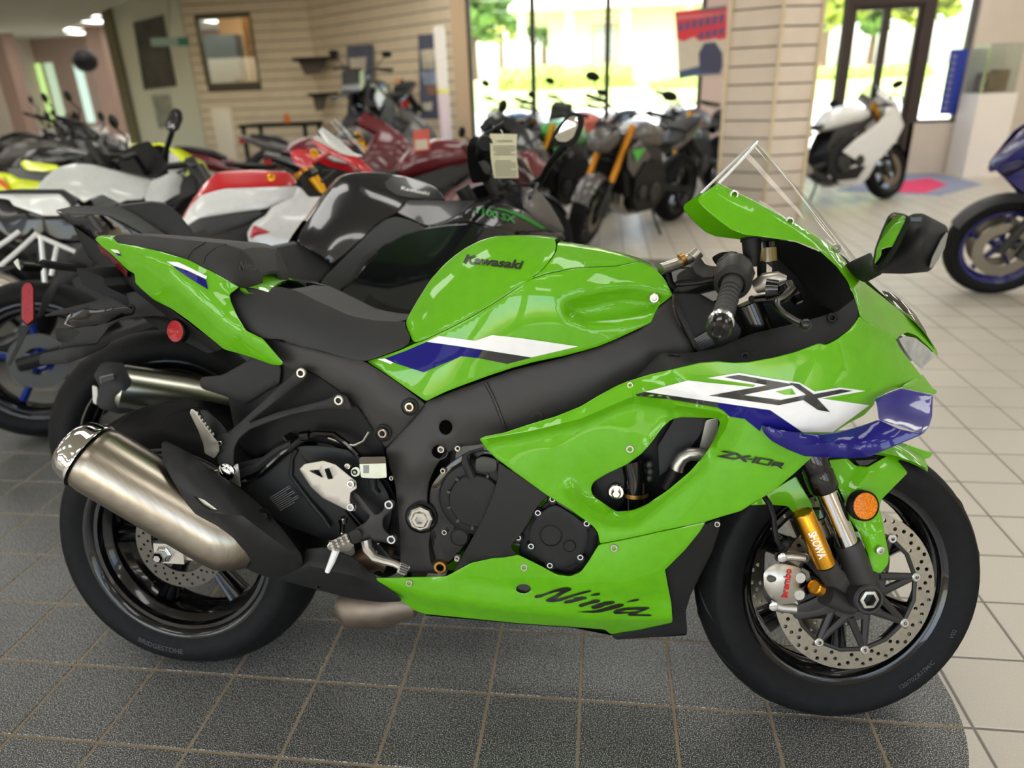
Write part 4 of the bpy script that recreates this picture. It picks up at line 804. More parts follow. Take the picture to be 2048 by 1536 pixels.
panel('peg_mount', B, K2((830, 330, .175), (900, 290, .172), (930, 300, .17), (920, 360, .17), (890, 400, .172), (850, 395, .175)), MATTE, bike, thick=.03, rnd=6, edge=2)
panel('peg_arm', B, K2((765, 180, .16), (800, 178, .16), (870, 240, .165), (910, 290, .165), (870, 330, .17), (830, 320, .17)), MATTE, bike, thick=.02, rnd=5, edge=2)
a, b = K2((868, 350))[0]; bolt(B, a, b, .18, .006, .005, CHROME, bike)
# ---------------------------------------------------------------- heel guard, rider peg, pedal, reservoir
hg = K3((535, 697, .165), (562, 668, .165), (665, 650, .165), (732, 672, .165), (842, 762, .165), (846, 800, .165), (812, 822, .165), (808, 872, .165), (842, 892, .165), (836, 922, .165), (800, 922, .165), (662, 852, .165), (600, 795, .165))
panel('heel_guard', B, hg, SILVERP, bike, thick=.004, rnd=2.5, holes=[K3((590, 705), (640, 700), (662, 742)), K3((672, 697), (696, 691), (717, 746), (690, 749))], hrnd=2)
for a, b in K3((813, 775), (812, 900)): bolt(B, a, b, .168, .009, .007, CHROME, bike)
rb = K3((815, 810, .15), (850, 830, .15), (945, 945, .155), (985, 925, .155), (1010, 860, .15), (1040, 870, .15), (1052, 895, .15), (1030, 920, .15), (985, 960, .155), (985, 1010, .155), (1010, 1045, .15), (1045, 1055, .15), (1055, 1085, .15), (1035, 1105, .15), (1000, 1090, .152), (900, 1075, .16), (850, 1095, .165), (820, 1090, .165), (800, 1050, .165), (845, 1010, .16), (890, 985, .158), (920, 950, .156), (830, 870, .15))
panel('rider_peg_bracket', B, rb, SATIN, bike, thick=.014, rnd=6, edge=2, step=8)
for a, b in K3((1020, 885), (1033, 1073)): bolt(B, a, b, .153, .0105, .008, CHROME, bike)
pg = K3((682, 1112, .235), (700, 1088, .235), (795, 1040, .21), (806, 1092, .205), (834, 1105, .20), (810, 1138, .20), (742, 1142, .22), (695, 1132, .235))
peg2 = panel('rider_footpeg', B, pg, ALU, bike, thick=.02, rnd=4, edge=2)
for i in range(4):
    for j in range(3):
        p = B.U(*K3((706+26*i+7*j, 1094-14*i+15*j))[0], -.237+.008*i); G().box(p, (.006, .004, .005)).obj('peg_tooth', ALU, peg2, smooth=False)
g = G(); g.tube([B.U(*K3((735, 1130))[0], -.225), B.U(*K3((712, 1190))[0], -.228), B.U(*K3((685, 1250))[0], -.23)], [.0075, .007, .005], n=10); g.obj('peg_feeler', WHITE, bike)
panel('peg_pivot', B, K3((795, 1040, .185), (850, 1015, .175), (880, 1050, .17), (860, 1090, .175), (820, 1105, .185)), SATIN, bike, thick=.03, rnd=6, edge=2)
g = G(); g.tube([B.U(*K3((770, 965))[0], -.15), B.U(*K3((765, 1040))[0], -.15)], .006, n=10).tube([B.U(*K3((772, 955))[0], -.15), B.U(*K3((770, 985))[0], -.15)], .009, n=6); g.obj('pedal_pushrod', CHROME, bike)
g = G(); pts = [B.U(a, b, -w_) for a, b, w_ in K3((893, 1080, .165), (905, 1130, .17), (945, 1175, .18), (1000, 1192, .19), (1050, 1205, .195), (1095, 1228, .2))]; g.tube(pts, [.011, .011, .0095, .008, .0075, .0075], n=10)
ped = g.obj('brake_pedal', ALU, bike)
tip = panel('pedal_pad', B, K3((1082, 1198, .215), (1136, 1222, .215), (1104, 1272, .215), (1058, 1254, .215)), ALU, ped, thick=.028, rnd=3, edge=1.5)
for i in range(4):
    (a1, b1), (a2, b2) = K3((1070+i*0+i*3+4, 1246-i*13), (1112+i*3+4, 1262-i*13)); G().tube([B.U(a1, b1, -.216), B.U(a2, b2, -.216)], .0016, n=6).obj('pad_ridge', ENGG, tip)
g = G(); g.tube([B.U(*K3((960, 1090))[0], -.12), B.U(*K3((955, 1140))[0], -.12)], .005, n=8); g.obj('return_spring', CHROME, bike)
rs = panel('fluid_reservoir', B, K3((858, 665, .165), (1002, 660, .165), (1008, 742, .165), (950, 746, .165), (868, 742, .165)), MILK, bike, thick=.035, rnd=4, edge=1.5)
panel('reservoir_cap', B, K3((855, 640, .167), (870, 630, .167), (1000, 628, .167), (1006, 664, .167), (858, 668, .167)), mat('smoky_brown_plastic', srgb(70, 62, 50), .3), rs, thick=.04, rnd=3)
panel('reservoir_tab', B, K3((812, 715, .16), (818, 692, .16), (845, 682, .16), (862, 695, .16), (862, 728, .16), (838, 738, .16), (818, 732, .16)), MILK, rs, thick=.006, rnd=5)
bolt(B, *K3((832, 713))[0], .162, .006, .005, DARK, bike)
panel('level_window', B, K3((880, 675, .166), (910, 675, .166), (910, 718, .166), (880, 718, .166)), mat('fluid_grey', srgb(120, 125, 125), .3), rs, thick=.001, rnd=1, edge=0)
bolt(B, *K3((797, 678))[0], .15, .007, .008, CHROME, bike)
g = G(); g.tube([B.U(*K3(p)[0], -.15) for p in ((930, 745), (935, 800), (960, 830))], .009, n=10); g.obj('reservoir_hose', DARK, bike)
# ---------------------------------------------------------------- tank, covers
tk = K4((366, 706, .10), (335, 640, .085), (325, 600, .07), (345, 555, .06), (400, 460, .055), (470, 350, .055), (545, 265, .055), (610, 210, .058), (680, 160, .062), (760, 120, .066), (840, 97, .07), (960, 92, .075), (1100, 96, .08), (1170, 103, .085), (1196, 114, .092), (1206, 140, .108), (1203, 178, .128), (1180, 222, .145), (1130, 285, .160), (1050, 347, .166), (970, 400, .165), (850, 480, .158), (700, 570, .147), (560, 642, .132), (430, 702, .118), (385, 716, .11))
tkd = tps(tk+K4((1000, 160, .118), (800, 180, .112), (600, 300, .102), (480, 450, .095), (420, 580, .098), (1100, 210, .140), (900, 280, .138), (700, 330, .118), (600, 500, .112), (800, 430, .136), (950, 330, .152), (500, 600, .115)), lam=.5)
tank = panel('fuel_tank', B, tk, GREEN, bike, tkd, thick=.006, rnd=9, mirror=True, step=9, edge=2)
tops = K4((366, 706, .10), (335, 640, .085), (325, 600, .07), (345, 555, .06), (400, 460, .055), (470, 350, .055), (545, 265, .055), (610, 210, .058), (680, 160, .062), (760, 120, .066), (840, 97, .07), (960, 92, .075), (1100, 96, .08), (1170, 103, .085), (1196, 114, .092))
cap('tank_top', B, [(a, b+1.5, w_) for a, b, w_ in tops[2:]], GREEN, bike, crown=.004)
uc = K4((1212, 142, .10), (1300, 152, .095), (1450, 177, .09), (1600, 213, .088), (1692, 242, .09), (1560, 268, .118), (1470, 272, .13), (1300, 282, .148), (1150, 312, .162), (1030, 352, .168), (1060, 343, .167), (1132, 287, .163), (1184, 224, .149), (1209, 178, .131))
ucd = tps(uc+K4((1350, 215, .128), (1250, 240, .146)), lam=.3)
tcov = panel('tank_front_cover', B, uc, GREEN, bike, ucd, thick=.005, rnd=4, mirror=True, step=9, edge=1.6)
cap('tank_cover_top', B, K4((1212, 144, .10), (1300, 154, .095), (1450, 179, .09), (1600, 215, .088), (1692, 243, .09), (1772, 278, .10), (1822, 322, .105), (1852, 367, .105), (1886, 438, .10)), GREEN, bike, crown=.006)
s2 = K4((1694, 244, .092), (1772, 277, .102), (1822, 322, .108), (1852, 367, .11), (1888, 440, .112), (1850, 470, .116), (1810, 500, .12), (1785, 545, .124), (1762, 600, .128), (1680, 640, .135), (1560, 695, .142), (1450, 740, .148), (1355, 768, .15), (1250, 795, .152), (1060, 835, .154), (950, 865, .154), (800, 915, .154), (650, 970, .152), (560, 1005, .15), (445, 1060, .146), (370, 1010, .138), (270, 940, .13), (180, 880, .12), (97, 828, .11), (200, 795, .115), (300, 760, .12), (372, 727, .124), (430, 706, .126), (560, 646, .14), (700, 574, .155), (850, 484, .166), (972, 403, .172), (1032, 356, .172), (1150, 316, .166), (1300, 286, .152), (1470, 276, .134), (1560, 272, .122))
sd = tps(s2+K4((1000, 600, .176), (700, 780, .162), (900, 720, .17), (1200, 600, .172), (1150, 420, .174), (1350, 370, .16), (450, 870, .146), (1550, 620, .152), (1650, 330, .12), (1250, 720, .163)), lam=.5)
scp = K4((1222, 520), (1228, 480), (1260, 448), (1330, 425), (1480, 390), (1620, 373), (1740, 385), (1850, 415), (1900, 440), (1900, 520), (1760, 600), (1560, 640), (1380, 650), (1250, 600))
sd2 = recess(sd, scp, .026, 38)
scov = panel('tank_side_cover', B, s2, GREEN, bike, sd2, lines=[scp], thick=.005, rnd=4, mirror=True, step=8, edge=1.6, angle=40)
bolt(B, *K4((1780, 458))[0], .118, .0095, .005, ALU, bike)
decal('white_stripe', B, K4((447, 712), (520, 679), (730, 707), (832, 673), (1000, 691), (1335, 740), (1062, 804), (760, 757), (600, 733)), WHITEDEC, scov, sd2)
decal('blue_stripe', B, K4((205, 810), (320, 768), (447, 714), (600, 735), (772, 761), (748, 808), (650, 797), (430, 891), (255, 835)), BLUEDEC, scov, sd2)
decal('black_stripe', B, K4((774, 761), (1062, 806), (920, 842), (750, 808)), BLACKDEC, scov, sd2)
decal('white_patch', B, K4((160, 814), (203, 810), (255, 834), (238, 843)), WHITEDEC, scov, sd2)
textpx('tank_lettering', B, 'Kawasaki', (926, 525), (1041, 537.5), 17.5, BLACKDEC, tank, tkd, bold=.034, up=(.46, -.95))
# dark structure between tank and cockpit
panel('airbox_side', B, K4((1790, 470, .09), (1900, 430, .09), (2048, 430, .09), (2200, 520, .09), (2300, 640, .10), (2250, 760, .10), (2048, 830, .10), (1900, 760, .10), (1800, 620, .10)), DARK, bike, thick=.18, rnd=10, edge=2)
g = G(); g.tube([B.U(a, b, -.118) for a, b in K6((285, 960), (283, 1010), (295, 1070), (330, 1150), (380, 1230), (415, 1300))], .0032, n=6); g.obj('black_cable', GLOSSB, bike)
o = panel('sticker', B, K6((405, 1222, .106), (490, 1172, .106), (525, 1255, .106), (435, 1303, .106)), BLACKDEC, bike, thick=.001, rnd=1, edge=0)
for i in range(7):
    (a1, b1), (a2, b2) = K6((412+4*i, 1228+10*i), (486+5*i, 1185+10*i)); panel('sticker_line', B, [(a1, b1, .1068), (a2, b2, .1068), (a2+.4, b2+1.5, .1068), (a1+.4, b1+1.5, .1068)], GREYDEC, o, thick=.0005, rnd=0, edge=0)
# ---------------------------------------------------------------- seats
se = K1((1340, 612, .10), (1356, 588, .10), (1392, 572, .10), (1450, 570, .10), (1520, 585, .10), (1575, 600, .10), (1590, 570, .09), (1640, 565, .085), (1740, 590, .085), (1860, 650, .085), (2048, 735, .08))+K4((60, 572, .078), (150, 588, .076), (270, 594, .072), (326, 594, .07), (322, 620, .08), (352, 680, .105), (346, 722, .115), (300, 752, .12), (200, 790, .12), (100, 826, .12), (0, 815, .125))+K1((1900, 946, .13), (1750, 910, .135), (1640, 872, .138), (1540, 870, .14), (1440, 820, .14), (1390, 740, .13), (1352, 655, .115))
sed = tps(se+K1((1700, 760, .14), (1500, 720, .138), (1900, 830, .125), (1850, 730, .112), (1650, 680, .118))+K4((150, 680, .118),), lam=.3)
seat = panel('rider_seat', B, se, VINYL, bike, sed, thick=.01, rnd=10, mirror=True, step=11, edge=3)
cap('seat_top', B, K1((1392, 574, .10), (1450, 572, .10), (1520, 587, .10), (1575, 602, .10), (1640, 580, .09), (1740, 592, .085), (1860, 652, .085), (2048, 737, .08))+K4((150, 590, .076), (270, 596, .072)), VINYL, bike, crown=-.003)
ps = K1((660, 282, .05), (676, 265, .05), (720, 261, .05), (800, 263, .06), (1000, 281, .075), (1180, 301, .085), (1320, 313, .085), (1420, 346, .07), (1472, 402, .055), (1541, 490, .035), (1535, 572, .045), (1500, 586, .07), (1400, 566, .115), (1340, 541, .127), (1250, 481, .127), (1100, 406, .12), (950, 361, .105), (800, 326, .085), (690, 311, .06))
psd = tps(ps+K1((1300, 400, .116), (1400, 470, .10), (1100, 350, .11), (850, 295, .082)))
psd = ridge(psd, K1((1400, 350), (1350, 395), (1385, 470), (1470, 520), (1540, 545)), .006, 26, 26)
pil = panel('passenger_seat', B, ps, VINYL, bike, psd, thick=.01, rnd=8, mirror=True, step=10, edge=2.5)
cap('passenger_seat_top', B, K1((720, 263, .05), (800, 265, .06), (1000, 283, .075), (1180, 303, .085), (1320, 315, .085), (1420, 348, .07), (1472, 404, .055), (1541, 492, .035)), VINYL, bike, crown=.004)
textpx('seat_lettering', B, 'Ninja', *K1((1395, 462), (1500, 470)), 17, GREYDEC, pil, psd, bold=.0, shear=.3, up=(.1, -1))
for ln in (((1325, 318), (1250, 345), (1205, 385), (1192, 432)), ((1205, 306), (1135, 348), (1108, 385), (1100, 402))):
    G().tube([B.U(a, b, -psd(a, b)[0]) for a, b in K1(*ln)], .0011, n=5).obj('seat_seam', DARK, pil)
# ---------------------------------------------------------------- tail
ta = K1((553, 288, .03), (575, 271, .03), (660, 276, .045), (690, 312, .06), (800, 328, .085), (950, 363, .108), (1100, 408, .122), (1250, 483, .13), (1400, 568, .128), (1342, 612, .118), (1352, 655, .13), (1390, 742, .145), (1440, 822, .15), (1540, 872, .148), (1600, 942, .145), (1657, 1010, .14), (1645, 1026, .138), (1590, 1022, .136), (1480, 982, .13), (1380, 952, .125), (1310, 932, .122), (1200, 842, .115), (1100, 762, .108), (1000, 692, .10), (900, 642, .09), (830, 582, .08), (792, 545, .075), (788, 492, .08), (740, 462, .07), (660, 382, .05), (600, 332, .038))
tad = tps(ta+K1((980, 450, .135), (1100, 590, .142), (1200, 690, .148), (1400, 830, .155), (1200, 520, .14), (850, 420, .108), (950, 560, .12), (1300, 640, .146)), lam=.2)
tad = ridge(tad, K1((690, 320), (980, 420), (1030, 500), (1120, 610), (1210, 690), (1420, 850), (1650, 1015)), .007, 34, 40)
tail = panel('tail_cowl', B, ta, GREEN, bike, tad, lines=[K1((690, 320), (980, 420), (1030, 500), (1120, 610), (1210, 690), (1420, 850), (1650, 1015))], thick=.005, rnd=4, mirror=True, step=9, edge=1.5)
cap('tail_tip', B, K1((553, 288, .03), (575, 272, .03), (660, 277, .045), (690, 312, .06)), GREEN, bike, crown=.004)
cap('tail_saddle', B, K1((1400, 575, .11), (1450, 606, .11), (1560, 606, .10)), GREEN, bike, crown=.022)
decal('tail_white_stripe', B, K1((975, 418), (1040, 421), (1085, 441), (1212, 505), (1206, 522), (1100, 472), (1010, 440)), WHITEDEC, tail, tad)
decal('tail_blue_stripe', B, K1((1008, 441), (1100, 474), (1206, 526), (1218, 582), (1130, 530), (1040, 470)), BLUEDEC, tail, tad)
decal('tip_white_stripe', B, K1((645, 345), (690, 352), (704, 372), (670, 366)), WHITEDEC, tail, tad)
decal('tip_blue_stripe', B, K1((672, 367), (704, 374), (706, 388), (690, 382)), BLUEDEC, tail, tad)
panel('tail_light', B, K1((567, 312, .02), (600, 334, .03), (660, 386, .042), (705, 432, .05), (745, 475, .055), (745, 512, .05), (700, 470, .045), (640, 395, .035), (590, 370, .025)), mat('dark_red_lens', srgb(80, 6, 12), .25, coat=.3), bike, thick=.012, rnd=2)
panel('tail_underside', B, K1((700, 440, .03), (790, 500, .05), (792, 548, .05), (840, 590, .06), (1000, 700, .08), (1310, 930, .10), (1250, 950, .09), (1000, 760, .06), (800, 600, .05), (740, 540, .03)), DARK, bike, thick=.10, rnd=6, mirror=True)
# number plate carrier
pc = K1((540, 655, .03), (660, 625, .03), (760, 600, .035), (830, 582, .04), (950, 655, .05), (1060, 745, .055), (990, 745, .05), (900, 735, .045), (800, 745, .04), (700, 760, .04), (640, 800, .035), (600, 860, .03), (560, 912, .03), (400, 932, .03), (340, 935, .03), (400, 840, .03), (460, 790, .03))
panel('plate_carrier', B, pc, MATTE, bike, thick=.06, rnd=5, edge=2, mirror=False)
panel('plate_bracket', B, K1((228, 975, .09), (240, 958, .09), (400, 922, .09), (560, 905, .07), (655, 888, .05), (600, 930, .06), (480, 985, .08), (390, 1015, .09), (300, 1020, .09), (232, 1022, .09)), MATTE, bike, thick=.18, rnd=4, edge=2)
panel('plate_light', B, K1((320, 815, .03), (340, 808, .03), (440, 808, .03), (480, 830, .03), (400, 900, .03), (330, 880, .03)), DARK, bike, thick=.06, rnd=4)
ts = K1((372, 782, .16), (392, 745, .16), (412, 725, .16), (500, 690, .15), (560, 700, .145), (660, 688, .13), (745, 682, .11), (792, 705, .10), (780, 730, .10), (720, 742, .11), (640, 775, .13), (560, 795, .14), (432, 810, .155))
tsl = panel('turn_signal', B, ts, GLOSSB, bike, thick=.03, rnd=6, edge=3)
panel('signal_lens', B, K1((370, 785, .163), (390, 742, .163), (415, 722, .163), (420, 730, .163), (395, 762, .163), (390, 785, .163), (435, 808, .163), (430, 814, .163)), CLEAR, tsl, thick=.02, rnd=1)
ts2 = K1((258, 732, -.14), (330, 705, -.13), (540, 655, -.09), (640, 625, -.06), (770, 597, -.04), (780, 610, -.04), (640, 660, -.06), (540, 690, -.09), (400, 722, -.12), (270, 742, -.14))
panel('turn_signal', B, ts2, MATTE, bike, thick=.03, rnd=4, edge=2)
a, b = K1((765, 692))[0]; bolt(B, a, b, .105, .008, .005, DARK, bike)
p = B.U(*K1((1035, 826))[0], -.075); d = np.array([-.25, -.95, .1]); rfl = G().lathe([(.0245, -.008), (.0245, .002), (.0225, .005), (.0205, .005), (.0005, .006)], p, d, n=36).obj('rear_reflector', REDR, bike)
G().lathe([(.0255, -.010), (.0255, .003), (.0235, .0055), (.0225, .0045)], p, d, n=36).obj('reflector_ring', DARK, rfl)
g = G(); g.tube([B.U(*K1((1090, 800))[0], -.06), B.U(*K1((1160, 760))[0], -.08)], .006, n=8); g.obj('reflector_stay', DARK, bike)
# ---------------------------------------------------------------- fairing
fpts = [(958, 877, .185), (1060, 850, .20), (1200, 806, .214), (1260, 768, .216), (1400, 725, .216), (1500, 727, .22), (1600, 702, .224), (1698, 660, .214), (1450, 765, .228), (1600, 800, .23), (1700, 780, .212), (1790, 742, .155), (1843, 752, .09), (1755, 812, .175), (1520, 850, .225), (1640, 880, .22), (1620, 915, .205), (1540, 985, .20), (1410, 1045, .19), (1350, 1065, .195), (1200, 1090, .186), (1185, 1045, .19), (1100, 990, .196), (990, 910, .19), (1190, 975, .182), (1250, 1025, .185), (1300, 850, .205), (1440, 840, .205), (1400, 960, .205), (1100, 900, .215), (1250, 880, .215), (1150, 950, .205),
  (745, 1160, .15), (860, 1228, .105), (950, 1160, .165), (1050, 1118, .172), (1160, 1100, .186), (1050, 1242, .10), (1230, 1268, .08), (1345, 1246, .10), (1340, 1140, .165), (1400, 1060, .188), (1250, 1180, .175), (1000, 1200, .15), (900, 1165, .165), (1150, 1195, .165),
  (1397, 400, .135), (1440, 370, .125), (1500, 440, .165), (1580, 440, .13), (1680, 500, .115), (1718, 630, .205), (1705, 590, .20), (1650, 520, .185), (1560, 478, .175), (1740, 590, .14), (1800, 650, .09), (1870, 705, .02), (1795, 680, .11), (1830, 640, .02), (1760, 550, .04)]
FD0 = tps(fpts, lam=.4)
CR_ = [[(958, 880), (1060, 862), (1160, 838), (1260, 795), (1330, 790), (1352, 808), (1345, 850), (1300, 900)], K7((100, 345), (350, 390), (540, 415), (610, 450), (590, 520), (540, 600)), K5((1290, 430), (1320, 480), (1420, 560), (1540, 610), (1650, 605), (1800, 480), (2048, 270)), K5((170, 960), (330, 1010), (470, 1060), (650, 1085), (900, 1130), (1200, 1160), (1500, 1195), (1880, 1190)), K6((1370, 1085), (1390, 1110), (1590, 1225))]
FD = ridge(FD0, [(958, 880), (1060, 862), (1160, 838), (1260, 795), (1330, 790), (1352, 808), (1345, 850), (1300, 900)], .018, 14, 45)
FD = ridge(FD, K7((100, 345), (350, 390), (540, 415), (610, 450), (590, 520), (540, 600)), .016, 14, 30)
FD = ridge(FD, K5((1290, 430), (1320, 480), (1420, 560), (1540, 610), (1650, 605), (1800, 480), (2048, 270)), .017, 20, 20)
FD = ridge(FD, K5((170, 960), (330, 1010), (470, 1060), (650, 1085), (900, 1130), (1200, 1160), (1500, 1195), (1880, 1190)), .019, 26, 40)
FD = ridge(FD, K6((1370, 1085), (1390, 1110), (1590, 1225)), .010, 16, 22)
hole_s = K7((-110, 640), (0, 600), (100, 560), (190, 570), (230, 510), (290, 455), (450, 450), (540, 458), (556, 480), (540, 540), (505, 615), (460, 680), (380, 770), (250, 880), (130, 960), (60, 995), (-20, 1003))+K5((1560, 566), (1530, 545), (1420, 470), (1405, 430), (1420, 395), (1480, 352))
hole_s = K5((1408, 428), (1425, 392), (1500, 345), (1620, 290), (1705, 228), (1760, 165), (1830, 70), (1880, 25), (1940, 12))+K7((540, 458), (556, 480), (540, 540), (505, 615), (460, 680), (380, 770), (250, 880), (130, 960))+K5((1660, 556), (1560, 566), (1525, 545), (1420, 472))
side = K4((755, 1280), (790, 1266), (900, 1245), (1050, 1195), (1200, 1150), (1350, 1090), (1450, 1030), (1560, 970), (1620, 945), (1750, 905), (2048, 835))+K7((540, 125), (640, 133), (720, 130), (860, 105), (1000, 70), (1130, 20))+K6((1180, 1258), (1240, 1226), (1310, 1172), (1350, 1125), (1372, 1088), (1392, 1112), (1490, 1168), (1588, 1228), (1602, 1262), (1650, 1330), (1720, 1420), (1738, 1446), (1690, 1475), (1630, 1502))+K7((1550, 300), (1470, 340), (1455, 382), (1400, 440), (1300, 492), (1215, 547), (1150, 610), (1100, 680), (980, 790), (860, 890), (740, 960), (680, 1000), (570, 1032), (470, 1064), (200, 1120), (0, 1164))+K5((1462, 753), (1452, 690), (1425, 652), (1300, 560), (1160, 475), (1000, 360), (850, 250), (800, 200))
sidep = panel('side_fairing', B, side, GREEN, bike, FD, holes=[hole_s], lines=CR_, thick=.005, rnd=5, mirror=True, step=9, edge=1.6, angle=40, hrnd=7)
low = K5((1462, 757),)+K7((0, 1168), (200, 1124), (470, 1068), (440, 1120), (350, 1230), (240, 1340))+K5((1843, 905), (1860, 1000), (1880, 1100), (1888, 1215), (1700, 1255), (1530, 1285), (1490, 1255), (1300, 1240), (1000, 1220), (700, 1190), (440, 1165), (380, 1145), (250, 1050), (130, 965), (140, 955), (300, 950), (560, 945), (600, 925), (710, 865), (850, 835), (985, 818), (1050, 850), (1130, 890), (1210, 935), (1290, 945), (1350, 920), (1400, 850), (1445, 775))
eh = [(1015+44*math.cos(a), 1017+27*math.sin(a)) for a in np.linspace(0, 2*PI, 17)[:-1]]
lowp = panel('lower_fairing', B, low, GREEN, bike, FD, holes=[K5(*eh)], lines=CR_, thick=.005, rnd=5, mirror=True, step=9, edge=1.6, angle=40, hrnd=2)
a, b = K5((1015, 1017))[0]; panel('drain_recess', B, K5(*[(1015+60*math.cos(t), 1017+40*math.sin(t), .145) for t in np.linspace(0, 2*PI, 13)[:-1]]), BLACKDEC, bike, thick=.004, rnd=4)
chin = K5((2048, 655, .185), (2120, 620, .17), (2165, 605, .165), (2165, 660, .16), (2120, 800, .15), (2048, 940, .14), (1990, 1060, .13), (1965, 1150, .11), (1975, 1280, .09), (1800, 1298, .09), (1555, 1316, .09), (1528, 1285, .085), (1700, 1255, .095), (1888, 1212, .10), (1870, 1100, .12), (1843, 905, .155), (1960, 760, .175))
panel('chin_panel', B, chin, MATTE, bike, thick=.01, rnd=4, mirror=True)
g = G(); 
for i, (a, b) in enumerate(K5((440, 1165), (700, 1190), (1000, 1220), (1300, 1240), (1490, 1255), (1530, 1285), (1700, 1290), (1975, 1280))): pass
cap('belly_pan', B, K5((440, 1163, .105), (700, 1186, .10), (1000, 1214, .09), (1300, 1234, .08), (1530, 1280, .075), (1800, 1290, .085), (1970, 1278, .085)), DARK, bike, crown=-.012)
for a, b in K5((345, 985), (1018, 892), (1545, 780), (1638, 200)): bolt(B, a, b, FD(a, b)[0]+.002, .0082, .005, ALU, bike)
for a, b in K7((30, 265), (540, 1080)): bolt(B, a, b, (FD(a, b)[0] if a < 1300 else .17)+.002, .006, .004, ALU, bike)
# decals
decal('white_flash', B, K7((118, 303), (370, 236), (470, 248), (750, 275), (765, 262), (480, 222), (665, 192), (870, 228), (1020, 248), (1110, 302), (1260, 278), (1410, 298), (1150, 342), (1430, 382), (1310, 470), (1215, 540), (1040, 540), (850, 410), (780, 400), (540, 365)), WHITEDEC, sidep, FD)
decal('green_notch', B, K7((880, 302), (975, 282), (1000, 318), (935, 322)), GREEN, sidep, FD, off=.0032)
decal('black_flash', B, K7((60, 318), (118, 303), (330, 334), (545, 366), (545, 396), (300, 352), (70, 328)), BLACKDEC, sidep, FD)
decal('blue_flash', B, K7((545, 366), (780, 402), (848, 412), (1036, 540), (960, 542), (830, 505), (800, 500), (790, 535), (700, 462), (612, 448), (580, 415), (545, 396)), BLUEDEC, sidep, FD)
decal('letter_z', B, K7((580, 218), (665, 204), (995, 262), (690, 322), (910, 352), (1060, 322), (1075, 345), (900, 382), (490, 325), (835, 265)), BLACKDEC, sidep, FD, off=.0034)
decal('letter_x', B, K7((960, 250), (1020, 258), (1105, 318), (1260, 289), (1335, 297), (1125, 342), (1200, 422), (1130, 410), (1045, 352), (1060, 320)), BLACKDEC, sidep, FD, off=.0040)
def stroke(name, pts, wpx, material, parent, depth, K, off=.0016):
    P = [np.array(p[:2]) for p in K(*pts)]; n = len(P); ws = wpx if hasattr(wpx, '__len__') else [wpx]*n; l, r = [], []
    for i in range(n):
        t = P[min(i+1, n-1)]-P[max(i-1, 0)]; t = t/np.linalg.norm(t); nn = np.array([-t[1], t[0]]); l.append(P[i]+nn*ws[i]/2); r.append(P[i]-nn*ws[i]/2)
    return decal(name, B, [tuple(p) for p in l+r[::-1]], material, parent, depth, off=off, rnd=.6, step=7)
KZ = crop(1425, 890, 160/1270)
for nm, pts, hl_ in (('z', ((125, 105), (185, 96), (390, 135), (375, 150), (205, 185), (340, 215), (425, 200), (430, 212), (350, 232), (310, 230), (65, 183), (290, 140)), None), ('x', ((340, 130), (400, 137), (470, 190), (580, 170), (630, 180), (510, 207), (552, 275), (500, 265), (440, 212), (420, 200)), None), ('dash', ((550, 215), (640, 225), (625, 236), (540, 227)), None), ('one', ((680, 190), (726, 198), (660, 288), (618, 284)), None), ('zero', ((745, 203), (970, 240), (895, 332), (680, 290)), ((770, 222), (925, 250), (880, 315), (722, 285))), ('r', ((975, 268), (1140, 295), (1105, 335), (1075, 340), (1115, 380), (1085, 372), (1025, 330), (975, 325), (950, 340), (925, 335)), ((985, 290), (1100, 308), (1090, 320), (970, 305)))):
    grow = lambda P_, e: [tuple(q_) for q_ in inset([np.array(a_) for a_ in P_], -e)]
    panel('model_letter_'+nm, B, grow(KZ(*pts), .45), BLACKDEC, sidep, (lambda x, y: FD(x, y)+.003), holes=[grow(KZ(*hl_), -.45)] if hl_ else [], step=6, thick=.0008, rnd=.2, edge=0)
# brush-script word on the lower fairing
KJ = crop(1055, 1150, 260/1270)
nj = [((65, 218), (80, 200), (150, 190), (240, 155), (330, 128), (385, 122), (420, 128), (430, 145), (410, 158), (360, 155), (260, 170), (190, 195), (130, 220), (85, 228)), ((330, 140), (415, 132), (425, 150), (350, 185), (300, 220), (272, 246), (300, 252), (260, 268), (200, 265), (175, 250), (200, 232), (270, 200), (320, 165)), ((272, 246), (330, 225), (450, 190), (560, 160), (610, 150), (628, 158), (600, 170), (500, 195), (400, 230), (320, 258), (250, 268)),
      ((350, 270), (370, 255), (450, 240), (450, 225), (540, 212), (580, 218), (580, 235), (500, 255), (420, 275), (370, 280)), ((605, 205), (660, 182), (705, 178), (712, 190), (690, 200)), ((500, 295), (520, 285), (600, 265), (640, 245), (690, 242), (712, 252), (700, 268), (600, 290), (530, 315), (505, 310)), ((620, 310), (700, 280), (760, 262), (840, 256), (855, 270), (830, 285), (760, 300), (720, 320), (650, 335), (625, 325)),
      ((480, 362), (600, 355), (680, 345), (780, 315), (860, 290), (930, 284), (945, 298), (900, 320), (800, 345), (720, 365), (640, 372), (560, 367)), ((960, 270), (1020, 245), (1080, 232), (1098, 245), (1060, 258)), ((835, 362), (870, 338), (960, 322), (1080, 316), (1185, 316), (1192, 328), (1140, 350), (1060, 378), (1080, 386), (1205, 388), (1212, 402), (1000, 400), (975, 390), (1000, 374), (900, 382), (850, 380))]
for i, pts in enumerate(nj):
    panel('script_stroke', B, KJ(*pts), BLACKDEC, lowp, (lambda x, y: FD(x, y)+.003), holes=[KJ((905, 362), (960, 345), (1060, 340), (1110, 345), (1060, 358), (980, 366))] if i == 9 else [], step=6, thick=.0008, rnd=1.2, edge=0)
